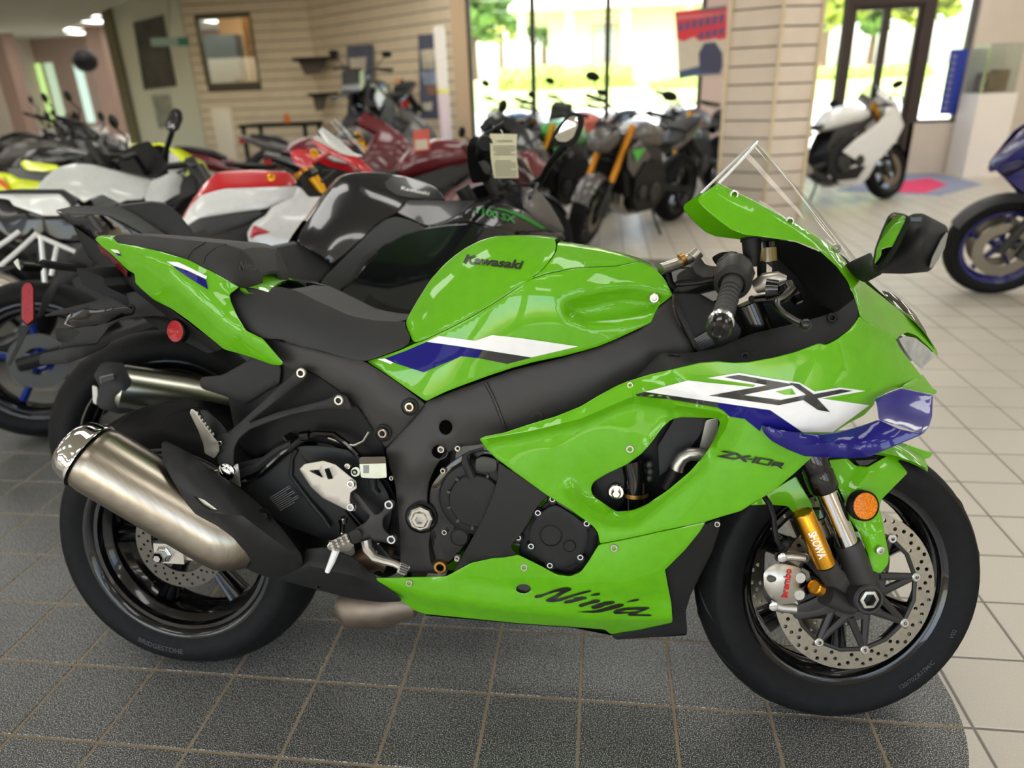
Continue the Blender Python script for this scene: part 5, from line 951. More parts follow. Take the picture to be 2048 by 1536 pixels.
# ---------------------------------------------------------------- things inside the fairing opening
panel('radiator', B, K7((190, 620, .12), (300, 440, .12), (500, 440, .12), (440, 560, .12), (330, 700, .12), (200, 800, .12)), mat('radiator_fins', srgb(38, 38, 40), .6, noise=.5, nscale=400, stretch=(1, 1, 6)), bike, thick=.03, rnd=3)
panel('radiator_tank', B, K7((470, 470, .14), (545, 455, .14), (545, 540, .14), (490, 640, .14), (425, 670, .14), (450, 560, .14)), ALU, bike, thick=.02, rnd=5)
g = G(); g.tube([B.U(a, b, -.15) for a, b in K7((300, 780), (310, 730), (335, 690), (375, 668), (430, 668), (470, 690))], .013, n=12); g.obj('water_pipe', ALU, bike)
g = G(); g.tube([B.U(a, b, -.15) for a, b in K7((300, 760), (285, 800), (250, 870))], .0155, n=12); g.obj('water_hose', DARK, bike)
g = G(); g.tube([B.U(a, b, -.13) for a, b in K7((40, 700), (60, 800), (60, 1010))], .024, n=14); g.obj('coolant_hose', GLOSSB, bike)
G().lathe([(.0255, 0), (.0255, .008)], B.U(*K7((60, 885))[0], -.13), B.U(*K7((60, 1000))[0], -.13)-B.U(*K7((60, 885))[0], -.13), n=18).obj('hose_clamp', BRASS, bike)
panel('frame_mount', B, K5((1420, 380, .14), (1560, 300, .14), (1640, 290, .14), (1620, 480, .14), (1560, 570, .14), (1440, 520, .14)), ENGB, bike, thick=.04, rnd=10, edge=2)
p = B.U(*K5((1557, 450))[0], -.148); G().lathe([(.016, -.004), (.016, .002), (.014, .004), (.0005, .004)], p, (0, -1, 0), n=24).obj('washer', CHROME, bike); G().lathe([(.0095, .003), (.0095, .012), (.007, .014), (.0005, .014)], p, (0, -1, 0), n=6).obj('mount_bolt', CHROME, bike, angle=20)
for q in ((1750, 290), (1755, 330), (1750, 370)): G().sphere(B.U(*K5(q)[0], -.13), .008, 8).obj('hose_fitting', ENGG, bike)
panel('cooler_backing', B, K5((1400, 300, .10), (1700, 100, .10), (1900, -20, .10), (2200, -20, .10), (2200, 300, .10), (1900, 560, .10), (1600, 640, .10), (1400, 560, .10)), DARK, bike, thick=.01, rnd=3)
# ---------------------------------------------------------------- wing
wp = K7((800, 512, .235), (815, 503, .235), (840, 505, .24), (900, 525, .245), (1040, 547, .255), (1150, 552, .26), (1250, 538, .265), (1380, 503, .27), (1485, 466, .275), (1600, 520, .295), (1745, 550, .305), (1600, 612, .30), (1420, 686, .29), (1300, 692, .285), (1150, 686, .27), (1050, 680, .26), (950, 640, .25), (860, 592, .24), (812, 545, .237))
wpd = ridge(tps(wp+K7((1200, 620, .29), (1400, 600, .305))), K7((850, 540), (1050, 620), (1200, 600), (1440, 660), (1420, 686)), .006, 25, 30)
panel('winglet_plane', B, wp, BLUE, bike, wpd, lines=[K7((850, 540), (1050, 620), (1200, 600), (1440, 660))], thick=.010, rnd=5, mirror=True, edge=2)
wf = K7((1460, 345, .215), (1540, 310, .20), (1622, 280, .19), (1802, 320, .20), (1797, 450, .235), (1782, 500, .26), (1745, 552, .285), (1485, 466, .262), (1472, 372, .225))
panel('winglet_side', B, wf, mat('blue_paint_lit', (.010, .009, .18), .3, coat=.9), bike, ridge(tps(wf), K7((1490, 340), (1490, 460), (1740, 545)), .006, 12, 12), thick=.008, rnd=4, mirror=True, edge=2)  # same blue made lighter, the bright floor's reflection put into the colour
panel('winglet_root', B, K7((1630, 262, .15), (1740, 200, .08), (1800, 280, .06), (1828, 300, .07), (1815, 318, .08), (1700, 300, .13), (1620, 285, .16)), GREEN, bike, thick=.006, rnd=3, mirror=True)
# ---------------------------------------------------------------- upper cowl, screen, lamps
up = K6((428, 402), (445, 380), (545, 312), (600, 335), (650, 360), (760, 415), (950, 515), (1060, 578), (1200, 672), (1290, 762), (1330, 830), (1400, 890), (1450, 930), (1520, 985), (1600, 1050), (1700, 1130), (1762, 1200), (1830, 1310), (1816, 1312), (1780, 1272), (1705, 1203), (1650, 1182), (1602, 1208), (1588, 1228), (1490, 1168), (1392, 1110), (1372, 1084), (1368, 1060), (1340, 970), (1300, 880), (1240, 800), (1130, 700), (1000, 650), (900, 638), (780, 622), (700, 612), (620, 582), (540, 522), (470, 462), (432, 425))
FU = ridge(FD0, K6((545, 330), (650, 400), (900, 530), (1060, 620), (1200, 730), (1290, 830)), .008, 14, 14)
FU = ridge(FU, K6((1370, 1085), (1390, 1110), (1590, 1225)), .010, 16, 22)
upp = panel('upper_cowl', B, up, GREEN, bike, FU, lines=[K6((545, 330), (650, 400), (900, 530), (1060, 620), (1200, 730), (1290, 830))], thick=.005, rnd=5, mirror=True, step=8, edge=1.6, angle=40)
for a, b in K6((640, 378), (965, 535), (1238, 692)): bolt(B, a, b, FU(a, b)[0]+.003, .0085, .005, ALU, bike)
# the nose between the two halves
cl = K6((1290, 740), (1400, 850), (1450, 900), (1520, 965), (1600, 1040), (1700, 1120), (1765, 1195), (1832, 1310)); ew = [.115, .10, .09, .075, .06, .045, .03, .015]
cap('nose_bridge', B, [(a, b+3, w_) for (a, b), w_ in zip(cl, ew)], GREEN, bike, crown=.012, n=10)
def screen(name, F, centre, edge_, material, parent, n=12, thick=.003):
    C = [F.U(a, b, 0) for a, b in centre]; E = [F.U(a, b, -w_) for a, b, w_ in edge_]; v = []; N = len(C)
    for c_, e in zip(C, E):
        for k in range(-n, n+1):
            t = abs(k)/n; s_ = t**2.0; p_ = c_*(1-s_)+e*s_; v.append((p_[0], math.copysign(abs(e[1])*(1-(1-t)**1.35), k)*(1 if e[1] > 0 else 1)*1.0, p_[2]))
    w_ = 2*n+1; f = [(i*w_+k, i*w_+k+1, (i+1)*w_+k+1, (i+1)*w_+k) for i in range(N-1) for k in range(2*n)]
    return mk(name, v, f, material, parent, angle=80)
cen = K6((765, 72), (830, 145), (900, 225), (980, 315), (1060, 410), (1140, 512), (1220, 612), (1290, 700), (1340, 762))
edg = K6((548, 312, .128), (620, 350, .128), (700, 392, .128), (800, 445, .126), (900, 500, .124), (1000, 560, .120), (1100, 625, .115), (1200, 695, .105), (1290, 770, .09))
scr = screen('windscreen', B, cen, edg, SCREEN, bike)
rim_ = [B.U(a, b, 0) for a, b in cen[:1]]; E0 = B.U(*edg[0][:2], -edg[0][2]); C0 = B.U(*cen[0], 0); pts = []
for k in range(-12, 13):
    t = abs(k)/12; s_ = t**2; p_ = C0*(1-s_)+E0*s_; pts.append((p_[0], math.copysign(.128*(1-(1-t)**1.35), k), p_[2]))
G().tube(pts, .0028, n=6).obj('screen_edge', mat('polished_acrylic_edge', (.9, .92, .93), .1, trans=.3), scr)
# cockpit lining
tr = K6((60, 1452, .19), (140, 1370, .185), (210, 1302, .175), (400, 1302, .165), (550, 1272, .165), (740, 1192, .165), (1000, 1132, .175), (1240, 1062, .185), (1320, 1000, .19), (1345, 980, .195), (1370, 1085, .2), (1345, 1130, .205), (1305, 1178, .205), (1235, 1228, .205), (1000, 1322, .205), (720, 1362, .205), (540, 1352, .205), (380, 1375, .203), (100, 1445, .2))
inner = panel('inner_fairing', B, tr, MATTE, bike, thick=.006, rnd=6, mirror=True)
for a, b in K6((1212, 1098), (703, 1323)): bolt(B, a, b, .197, .0085, .005, DARK, bike)
panel('fairing_vent', B, K6((245, 1300, .182), (310, 1312, .182), (325, 1322, .182), (290, 1322, .182)), DARK, inner, thick=.004, rnd=1, edge=.5)
panel('fairing_vent', B, K6((335, 1352, .192), (345, 1338, .192), (395, 1345, .192), (400, 1362, .192), (360, 1370, .192)), DARK, inner, thick=.004, rnd=1, edge=.5)
lin = K6((870, 640, .12), (1000, 655, .13), (1130, 710, .145), (1240, 812, .155), (1300, 890, .16), (1345, 985, .175), (1320, 1010, .17), (1240, 1070, .165), (1100, 1000, .10), (1000, 850, .08), (900, 760, .09))
panel('cowl_lining', B, lin, DARK, bike, thick=.005, rnd=5, mirror=True)
panel('nose_lining', B, K6((880, 640, -.02), (1130, 705, -.02), (1330, 960, -.02), (1350, 1090, -.02), (1200, 1180, -.02), (850, 1250, -.02), (500, 1300, -.02), (420, 1250, -.02), (840, 1000, -.02)), DARK, bike, thick=.04, rnd=8)
hl = K6((1600, 1222, .10), (1640, 1206, .09), (1700, 1216, .07), (1770, 1272, .04), (1818, 1322, .02), (1760, 1372, .035), (1735, 1402, .05), (1690, 1360, .07), (1645, 1300, .09))
lamp = panel('headlight', B, hl, mat('lamp_reflector', srgb(186, 186, 184), .25, coat=.6, noise=.25, nscale=40), bike, thick=.01, rnd=3, mirror=True)
panel('headlight_lens', B, [(a, b, w_+.006) for a, b, w_ in hl], SCREEN, lamp, thick=.002, rnd=3)
hl2 = K6((1500, 935, -.02), (1560, 950, -.03), (1625, 1000, -.035), (1700, 1080, -.035), (1765, 1185, -.03), (1768, 1215, -.02), (1700, 1140, -.01), (1600, 1045, -.01), (1530, 985, -.01))
panel('headlight', B, hl2, mat('tinted_lens', srgb(60, 60, 50), .05, coat=1, metal=.6), bike, thick=.03, rnd=4)
# ---------------------------------------------------------------- mirror
mh = K6((1535, 500, .37), (1575, 478, .37), (1680, 490, .375), (1740, 488, .38), (1880, 560, .40), (1895, 590, .40), (1870, 690, .395), (1800, 800, .375), (1780, 832, .37), (1500, 842, .33), (1560, 760, .34), (1540, 600, .35))
mh = K6((1672, 492, .30), (1740, 486, .30), (1880, 558, .30), (1894, 590, .30), (1885, 640, .30), (1830, 760, .30), (1785, 828, .30), (1640, 842, .30), (1480, 838, .30), (1490, 800, .30), (1560, 660, .30), (1600, 560, .30))
mhd = tps(mh+K6((1750, 650, .345), (1700, 740, .335), (1820, 600, .33), (1600, 800, .315)))
def wx(px, py, x0, kz=0.):
    a = B.U(px, py, -.30); c = B.U(px, py, -.31); k = (c-a)/.01      # point per unit w
    w_ = .30+(x0-a[0])/k[0]; return float(w_)
mirr = panel('mirror_housing', B, mh, MATTE, bike, mhd, thick=.10, rnd=8, edge=4)
mg = K6((1445, 800, .345), (1460, 700, .37), (1500, 590, .395), (1540, 500, .41), (1572, 480, .41), (1640, 492, .40), (1668, 510, .392), (1660, 560, .385), (1600, 690, .36), (1520, 810, .335), (1470, 835, .33))
mg = [(a, b_, np.clip(wx(a, b_, 1.375), .2, .46)) for a, b_, _ in mg]; print('MIRR', [round(float(p_[2]), 3) for p_ in mg])
panel('mirror_rim', B, mg, MATTE, mirr, thick=.03, rnd=8, edge=2)
panel('mirror_glass', B, [(a, b_, np.clip(wx(a, b_, 1.375), .2, .46)+.003) for a, b_, _ in K6((1458, 795, .349), (1472, 700, .374), (1512, 595, .398), (1550, 505, .413), (1578, 492, .413), (1642, 502, .403), (1635, 540, .393), (1560, 690, .367), (1480, 800, .345))], MIRROR, mirr, thick=.002, rnd=5, edge=.5)
panel('mirror_signal', B, K6((1780, 808, .325), (1800, 740, .33), (1850, 640, .325), (1880, 598, .32), (1890, 605, .32), (1872, 690, .32), (1830, 765, .32), (1795, 806, .32)), mat('frosted_lens', srgb(128, 128, 126), .25), mirr, thick=.02, rnd=3)
panel('mirror_slot', B, K6((1665, 510, .335), (1740, 505, .335), (1735, 540, .335), (1668, 538, .335)), BLACKDEC, mirr, thick=.01, rnd=3)
mst = K6((1280, 792, .145), (1330, 765, .15), (1440, 715, .19), (1455, 760, .21), (1445, 800, .23), (1510, 830, .28), (1500, 845, .29), (1410, 892, .20), (1380, 885, .165), (1330, 840, .15))
panel('mirror_stalk', B, mst, MATTE, bike, thick=.03, rnd=5, edge=2)
mm = Matrix.Identity(4)
# far-side mirror stands mirrored on the other half of the cowl
for nm, o_, mt in (('mirror_housing', mh, MATTE), ('mirror_stalk', mst, MATTE)):
    pass
# ---------------------------------------------------------------- fork, bars, controls (turned with the wheel)
def P7(pts, w_): return [FS.U(a, b, -w_) for a, b in K7(*pts)]
def seg(name, p, q, prof, material, n=24, parent=None):
    p, q = np.array(p), np.array(q); d = q-p; L_ = np.linalg.norm(d); o_ = G().lathe([(r, t*L_) for r, t in prof], p, d, n=n).obj(name, material, parent or bike)
    if parent is None: steered(o_)
    return o_
FY = .100
fa, fb = FS.U(*K7((1095, 700))[0], -FY), FS.U(*K7((1400, 1430))[0], -FY)
fdir = (fb-fa)/np.linalg.norm(fb-fa); fl_ = np.linalg.norm(fb-fa); ftop = fa-fdir*.33
def along(px, py): p = FS.U(px, py, -FY); return float((p-fa) @ fdir)
t1 = along(*K7((1140, 893))[0]); t2 = along(*K7((1278, 1195))[0])
seg('fork_outer_tube', ftop, fa+fdir*t1, [(.0005, 0), (.024, 0), (.0265, .005), (.0265, .80), (.0285, .82), (.0285, .88), (.027, .89), (.0285, .905), (.0285, .985), (.025, 1.0), (.0005, 1.0)], GLOSSB)
seg('fork_stanchion', fa+fdir*(t1-.02), fa+fdir*(t2+.03), [(.0215, 0), (.0215, 1)], CHROME)
seg('fork_bottom', fa+fdir*t2, fb+fdir*.012, [(.0005, 0), (.025, 0), (.026, .03), (.026, .5), (.024, .8), (.026, 1), (.0005, 1)], SATIN)
# far leg
for nm, p, q, pr, mt in (('fork_outer_tube', ftop, fa+fdir*t1, [(.0265, 0), (.0265, .8), (.0285, .82), (.0285, 1.0)], GLOSSB), ('fork_stanchion', fa+fdir*(t1-.02), fa+fdir*(t2+.03), [(.0215, 0), (.0215, 1)], CHROME), ('fork_bottom', fa+fdir*t2, fb+fdir*.012, [(.0005, 0), (.026, .03), (.026, 1), (.0005, 1)], SATIN)):
    mfl = lambda v: np.array([v[0], -v[1], v[2]]); seg(nm, mfl(p), mfl(q), pr, mt, n=16)
g0, g1 = FS.U(*K7((1038, 1005))[0], -.135), FS.U(*K7((1172, 1312))[0], -.135)
can = seg('fork_reservoir', g0, g1, [(.0005, .02), (.015, .02), (.017, 0), (.0185, .01), (.0195, .03), (.0195, 1), (.0005, 1)], GOLD)
seg('reservoir_base', g1-(g1-g0)*.02, FS.U(*K7((1215, 1390))[0], -.125), [(.0005, 0), (.0205, 0), (.0215, .3), (.022, 1), (.0005, 1)], SATIN)
# lettering wrapped on the gold cylinder
V, Fc = textgeo('SHOWA', .025); W_ = V[:, 0].max(); gd = (g1-g0); gl = np.linalg.norm(gd); gd = gd/gl; s0 = np.array([0, -1., 0]); s0 = s0-gd*(s0 @ gd); s0 /= np.linalg.norm(s0); s1 = np.cross(gd, s0); vv = []
kk = .50*gl/W_
for a, b in V:
    th = -(b/.73*.014-.007)/.0197; vv.append(g0+gd*(gl*.30+a*kk)+.0208*(s0*math.cos(th+.25)+s1*math.sin(th+.25)))
mk('reservoir_lettering', vv, Fc, WHITETXT, can, smooth=False, fix=False)
g = G(); g.tube([FS.U(*K7((1170, 1490))[0], -.10), FS.U(*K7((1280, 1536))[0], -.085), FS.U(*K7((1330, 1560))[0], -.08)], [.020, .021, .016], n=14); steered(g.obj('fork_valve_body', SATIN, bike))
panel_s = lambda *a, **k: steered(panel(*a, **k))
p = FS.U(*K7((1115, 1448))[0], -.125); steered(G().lathe([(.0145, -.012), (.0145, .004), (.0125, .007), (.0125, .004), (.0005, .004)], p, FS.U(*K7((1115, 1448))[0], -.125)-FS.U(*K7((1300, 1540))[0], -.085), n=16).obj('preload_adjuster', GOLD, bike, angle=20))
panel_s('fork_foot', FS, K7((1180, 1450, .09), (1290, 1330, .095), (1340, 1430, .10), (1400, 1420, .10), (1470, 1440, .10), (1490, 1500, .10), (1475, 1580, .10), (1400, 1590, .10), (1340, 1550, .095), (1200, 1600, .09), (1000, 1640, .085), (985, 1590, .085), (1150, 1560, .088)), SATIN, bike, thick=.035, rnd=10, edge=3)
p = np.array([0, -.128, 0]); steered(G().lathe([(.03, .04), (.03, 0), (.027, -.004), (.023, -.004), (.023, .004), (.0185, .004), (.0185, -.001), (.013, -.001), (.013, .012), (.0005, .012)], FS.U(*K8((930, 745))[0], -.125), (0, 1, 0), n=36).obj('axle_clamp', SATIN, bike))
steered(G().lathe([(.019, 0), (.019, -.004), (.013, -.005)], FS.U(*K8((930, 745))[0], -.122), (0, 1, 0), n=6).obj('axle_head', ALU, bike, angle=20))
# caliper
ca = K8((437, 620, .115), (470, 590, .115), (510, 575, .115), (580, 590, .115), (618, 600, .115), (618, 640, .115), (600, 680, .115), (612, 710, .115), (590, 765, .115), (500, 770, .115), (470, 740, .115), (440, 690, .115))
cad = tps(ca+K8((540, 640, .128), (530, 720, .126)))
cal = panel_s('brake_caliper', FS, ca, ALU, bike, cad, thick=.09, rnd=9, edge=4)
V, Fc = textgeo('brembo', .03); W_ = V[:, 0].max(); (x0_, y0_), (x1_, y1_) = K8((528, 742), (550, 605)); dv = np.array([x1_-x0_, y1_-y0_]); uv = np.array([dv[1], -dv[0]])/np.linalg.norm(dv); vv = []
for a, b in V:
    q_ = np.array([x0_, y0_])+dv*a/W_+uv*b/.73*13+np.array([9, 0]); vv.append(FS.U(q_[0], q_[1], -(cad(*q_)[0]+.0015)))
mk('caliper_lettering', vv, Fc, REDTXT, cal, smooth=False, fix=False)
for pts, r in ((((497, 548), (560, 545), (628, 550)), .0085), (((470, 770), (520, 785), (585, 790)), .0095)):
    steered(G().tube([FS.U(*K8(q)[0], -.11) for q in pts], r, n=12).obj('caliper_mount', ALU, bike))
for q in ((518, 545), (478, 772)): bolt_o = G().lathe([(.009, 0), (.009, .008), (.006, .009), (.0005, .009)], FS.U(*K8(q)[0], -.118), (0, -1, 0), n=12).obj('caliper_bolt', CHROME, bike); steered(bolt_o)
panel('caliper_window', FS, K8((450, 642, .1265), (470, 636, .1275), (500, 646, .130), (495, 662, .130), (470, 668, .1285), (455, 658, .127)), ENGG, cal, thick=.003, rnd=3)
for q in ((604, 640), (600, 720)): G().lathe([(.013, -.02), (.013, .004), (.010, .007), (.0005, .007)], FS.U(*K8(q)[0], -.112), (0, -1, 0), n=18).obj('piston_cap', ALU, cal)
panel_s('caliper_bridge', FS, K8((432, 690, .105), (460, 640, .105), (500, 610, .105), (470, 690, .118), (500, 755, .118), (470, 770, .105), (440, 740, .105)), ENGG, bike, thick=.05, rnd=6)
panel_s('caliper_arm', FS, K8((580, 780, .085), (640, 760, .09), (700, 730, .09), (760, 700, .09), (800, 750, .09), (740, 780, .09), (640, 815, .085), (590, 815, .085)), SATIN, bike, thick=.025, rnd=8, edge=3)
g = G().tube([FS.U(*K8(q)[0], -w_) for q, w_ in (((440, 262), .09), ((465, 300), .10), ((485, 360), .105), ((490, 420), .11), ((500, 470), .115), ((520, 495), .115))], .0055, n=8); steered(g.obj('brake_line', DARK, bike))
g = G().lathe([(.011, 0), (.011, .016), (.006, .022), (.006, .03), (.0005, .03)], FS.U(*K8((520, 500))[0], -.11), (.3, -.5, .6), n=12); steered(g.obj('banjo_fitting', DARK, bike))
# mudguard
fe = K7((1150, 705, .07), (1300, 692, .07), (1350, 735, .075), (1420, 742, .08), (1560, 662, .06), (1660, 612, .03), (1800, 662, .02), (1790, 684, .02), (1722, 712, .04), (1640, 792, .065), (1500, 935, .085), (1488, 985, .09), (1505, 1055, .095), (1545, 1262, .105), (1540, 1312, .105), (1497, 1366, .105), (1440, 1350, .105), (1420, 1252, .10), (1372, 1130, .095), (1312, 1042, .092), (1290, 950, .09), (1240, 852, .082), (1192, 745, .075))
fed = ridge(tps(fe+K7((1420, 900, .095), (1460, 1150, .112))), K7((1430, 770), (1330, 900), (1400, 1050), (1480, 1330)), .006, 22, 22)
fen = panel_s('front_fender', FS, fe, GREEN, bike, fed, lines=[K7((1430, 770), (1330, 900), (1400, 1050), (1480, 1330))], thick=.005, rnd=4, edge=1.5, step=9)
mk('front_fender', [(v.co[0], -v.co[1], v.co[2]) for v in fen.data.vertices], [tuple(p_.vertices)[::-1] for p_ in fen.data.polygons], GREEN, bike).matrix_basis = SB
fe2 = K7((730, 968, .065), (860, 880, .068), (1000, 795, .07), (1060, 900, .075), (1098, 960, .075), (1098, 1005, .075), (1000, 1022, .072), (950, 972, .07), (840, 962, .068))
panel_s('fender_rear', FS, fe2, GREEN, bike, thick=.005, rnd=4, edge=1.5)
steered(mk('fender_rear', [(v.co[0], -v.co[1], v.co[2]) for v in bpy.data.objects['fender_rear'].data.vertices], [tuple(p_.vertices)[::-1] for p_ in bpy.data.objects['fender_rear'].data.polygons], GREEN, bike))
# arch of the mudguard over the tyre
v, f = [], []; A0, A1 = math.radians(60), math.radians(128)
for i in range(25):
    a = A0+(A1-A0)*i/24
    for k in range(9):
        t = k/4-1; r = RF+.012-.030*abs(t)**2.2; v.append((r*math.cos(a), t*.074, r*math.sin(a)))
f = [(i*9+k, i*9+k+1, (i+1)*9+k+1, (i+1)*9+k) for i in range(24) for k in range(8)]; n_ = len(v)
v += [(a*1.0, b, c_-.004) for a, b, c_ in v]; f += [tuple(i+n_ for i in q[::-1]) for q in f]
steered(mk('fender_arch', v, f, GREEN, bike))
panel_s('fender_vent', FS, K7((1340, 702, .076), (1480, 695, .076), (1420, 735, .08), (1370, 735, .08)), BLACKDEC, bike, thick=.004, rnd=3)
p = FS.U(*K7((1400, 970))[0], -.115); d = np.array([.1, -1, .12]); am = steered(G().lathe([(.027, -.010), (.027, .002), (.025, .0045), (.0005, .0055)], p, d, n=40).obj('front_reflector', AMBR, bike))
G().lathe([(.0295, -.012), (.0295, .003), (.0275, .006), (.0262, .0045)], p, d, n=40).obj('reflector_ring', DARK, am)
b_ = G().lathe([(.0085, 0), (.0085, .006), (.006, .007), (.004, .007), (.004, .003), (.0005, .003)], FS.U(*K7((1487, 1228))[0], -.113), (0, -1, 0), n=16).obj('fender_bolt', ALU, bike); steered(b_)
# bars: all traced in the turned frame
def tb(name, pts, r, material, n=14, K=K6):
    return steered(G().tube([FS.U(*K((a, b))[0], -w_) for a, b, w_ in pts], r, n=n).obj(name, material, bike))
grip = tb('handlebar_grip', [(560, 1128, .345), (580, 1060, .315), (610, 960, .265), (632, 890, .235)], [.0165, .0165, .0165, .0175], mat('grip_rubber', srgb(52, 51, 50), .7, bump=.5, bscale=300), 20)
for i in range(7):
    t = .18+i*.1; c0_ = FS.U(*K6((560+72*t, 1128-238*t))[0], -(.345-.11*t)); d0 = FS.U(*K6((632, 890))[0], -.235)-FS.U(*K6((560, 1128))[0], -.345); G().lathe([(.0163, -.002), (.0173, -.001), (.0173, .001), (.0163, .002)], c0_, d0, n=20).obj('grip_rib', MATTE, grip)
e_ = FS.U(*K6((560, 1128))[0], -.345); d0 = e_-FS.U(*K6((632, 890))[0], -.235)
steered(G().lathe([(.016, -.012), (.0185, -.01), (.019, -.002), (.0165, 0), (.0165, .004), (.019, .006), (.019, .02), (.0165, .026), (.010, .028), (.008, .026), (.0005, .026)], e_, d0, n=28).obj('bar_end', GLOSSB, bike))
steered(G().lathe([(.0175, -.0015), (.0198, 0), (.0198, .004), (.0175, .0055)], e_-d0/np.linalg.norm(d0)*.006, d0, n=28).obj('bar_end_ring', CHROME, bike))
steered(G().lathe([(.022, 0), (.030, -.003), (.031, -.010), (.026, -.014), (.024, -.045), (.0005, -.045)], FS.U(*K6((625, 905))[0], -.24), d0, n=28).obj('grip_flange', MATTE, bike))
tb('switch_housing', [(632, 880, .225), (640, 840, .20), (650, 800, .175)], [.026, .034, .026], SATIN, 10)
tb('handlebar', [(640, 860, .22), (680, 800, .15), (720, 770, .10)], .013, SATIN)
tb('bar_clamp', [(570, 790, .18), (620, 770, .16), (690, 790, .15)], [.012, .019, .014], SATIN, 8)
tb('fork_cap', [(800, 720, .10), (795, 660, .10)], [.022, .022], GLOSSB, 18)
tb('brake_reservoir', [(745, 800, .16), (742, 700, .16), (740, 640, .16)], [.012, .016, .017], DARK, 14)
tb('reservoir_bracket', [(835, 770, .12), (832, 690, .12)], [.017, .017], mat('amber_fluid_pot', srgb(150, 130, 80), .2, coat=.5), 14)
tb('reservoir_lid', [(790, 650, .14), (790, 628, .14)], [.034, .034], DARK, 16)
tb('fluid_hose', [(800, 780, .14), (800, 850, .15), (820, 890, .16)], .008, DARK, 8)
tb('master_cylinder', [(760, 920, .18), (820, 890, .19), (900, 870, .20), (945, 872, .205)], [.012, .017, .013, .006], ALU, 12)
tb('lever_piston', [(830, 930, .2), (900, 930, .21)], [.019, .015], GLOSSB, 14)
lev = tb('brake_lever', [(960, 900, .21), (975, 940, .225), (930, 985, .245), (885, 1010, .265), (890, 1040, .28), (930, 1080, .30), (1000, 1120, .325), (1050, 1140, .34)], [.008, .009, .008, .007, .0065, .006, .0055, .0055], mat('lever_metal', srgb(90, 88, 86), .25, metal=1), 12)
steered(G().sphere(FS.U(*K6((1055, 1140))[0], -.342), .009, 10).obj('lever_ball', GLOSSB, bike))
steered(G().box(FS.U(*K6((300, 790))[0], -.02), (.05, .06, .012)).obj('steering_damper_clamp', ALU, bike, smooth=False))
tb('steering_damper', [(210, 815, .06), (300, 785, .05), (410, 735, .05)], [.011, .011, .010], ALU, 14)
tb('damper_ring', [(325, 765, .055), (350, 752, .055)], .013, BRASS, 16)
tb('damper_end', [(395, 750, .06), (430, 715, .06)], [.012, .012], ALU, 12)
panel_s('top_clamp', FS, K6((400, 770, .09), (440, 740, .09), (470, 790, .09), (540, 800, .10), (620, 770, .12), (690, 800, .13), (650, 850, .13), (480, 880, .10), (400, 830, .09)), SATIN, bike, thick=.2, rnd=8, edge=2)
panel_s('ignition_housing', FS, K6((505, 745, .03), (560, 715, .03), (650, 710, .03), (690, 740, .03), (660, 790, .03), (530, 790, .03)), DARK, bike, thick=.06, rnd=6, edge=2)
tb('damper_rod', [(240, 830, .04), (255, 900, .04), (290, 930, .04)], .010, DARK)
panel_s('damper_body', FS, K6((300, 850, .06), (340, 820, .06), (420, 790, .06), (480, 800, .06), (520, 880, .06), (350, 950, .06), (310, 950, .06)), SATIN, bike, thick=.10, rnd=6, edge=2)
tb('clutch_cables', [(300, 900, .08), (420, 890, .10), (520, 870, .12)], .006, GLOSSB, 8)
tb('throttle_cables', [(740, 990, .15), (850, 980, .12), (960, 960, .08)], .007, GLOSSB, 8)
tb('lower_cables', [(720, 1030, .10), (770, 1010, .11), (900, 1000, .1)], .006, DARK, 8)
tb('cable_end', [(985, 990, .09), (1020, 975, .09)], .012, GLOSSB, 10)
# far bar
gf = G().tube([(-.22, .10, .62), (-.27, .25, .60), (-.31, .36, .585)], .0155, n=12); steered(gf.obj('handlebar_grip', MATTE, bike))
# side stand on the far side carries the lean
g = G().tube([(.62, .10, .30), (.66, .20, .16), (.69, .31, .045)], [.014, .012, .011], n=10).box((.70, .325, .058), (.07, .045, .012), None); g.obj('side_stand', SATIN, bike)
# ================================================================== the other motorcycles
def loft(name, secs, material, parent, n=18, p=2.6, m=None):
    """secs: (x, z_bottom, z_top, half_width)"""
    v = []; 
    for x, zb, zt, w_ in secs:
        c = (zb+zt)/2; h = (zt-zb)/2
        for k in range(n):
            a = 2*PI*k/n; ca, sa = math.cos(a), math.sin(a)
            v.append((x, w_*math.copysign(abs(ca)**(2/p), ca), c+h*math.copysign(abs(sa)**(2/p), sa)))
    f = [(i*n+k, i*n+(k+1) % n, (i+1)*n+(k+1) % n, (i+1)*n+k) for i in range(len(secs)-1) for k in range(n)]+[tuple(range(n))[::-1], tuple(range((len(secs)-1)*n, len(secs)*n))]
    o = mk(name, v, f, material, parent, angle=50)
    if m is not None: o.matrix_basis = m
    return o
def mpanel(name, pts, material, parent, mirror=True, thick=.006, step=60, rnd=14, edge=3):
    return panel(name, None, pts, material, parent, step=step, thick=thick, rnd=rnd, edge=edge, metric=True, mirror=mirror)
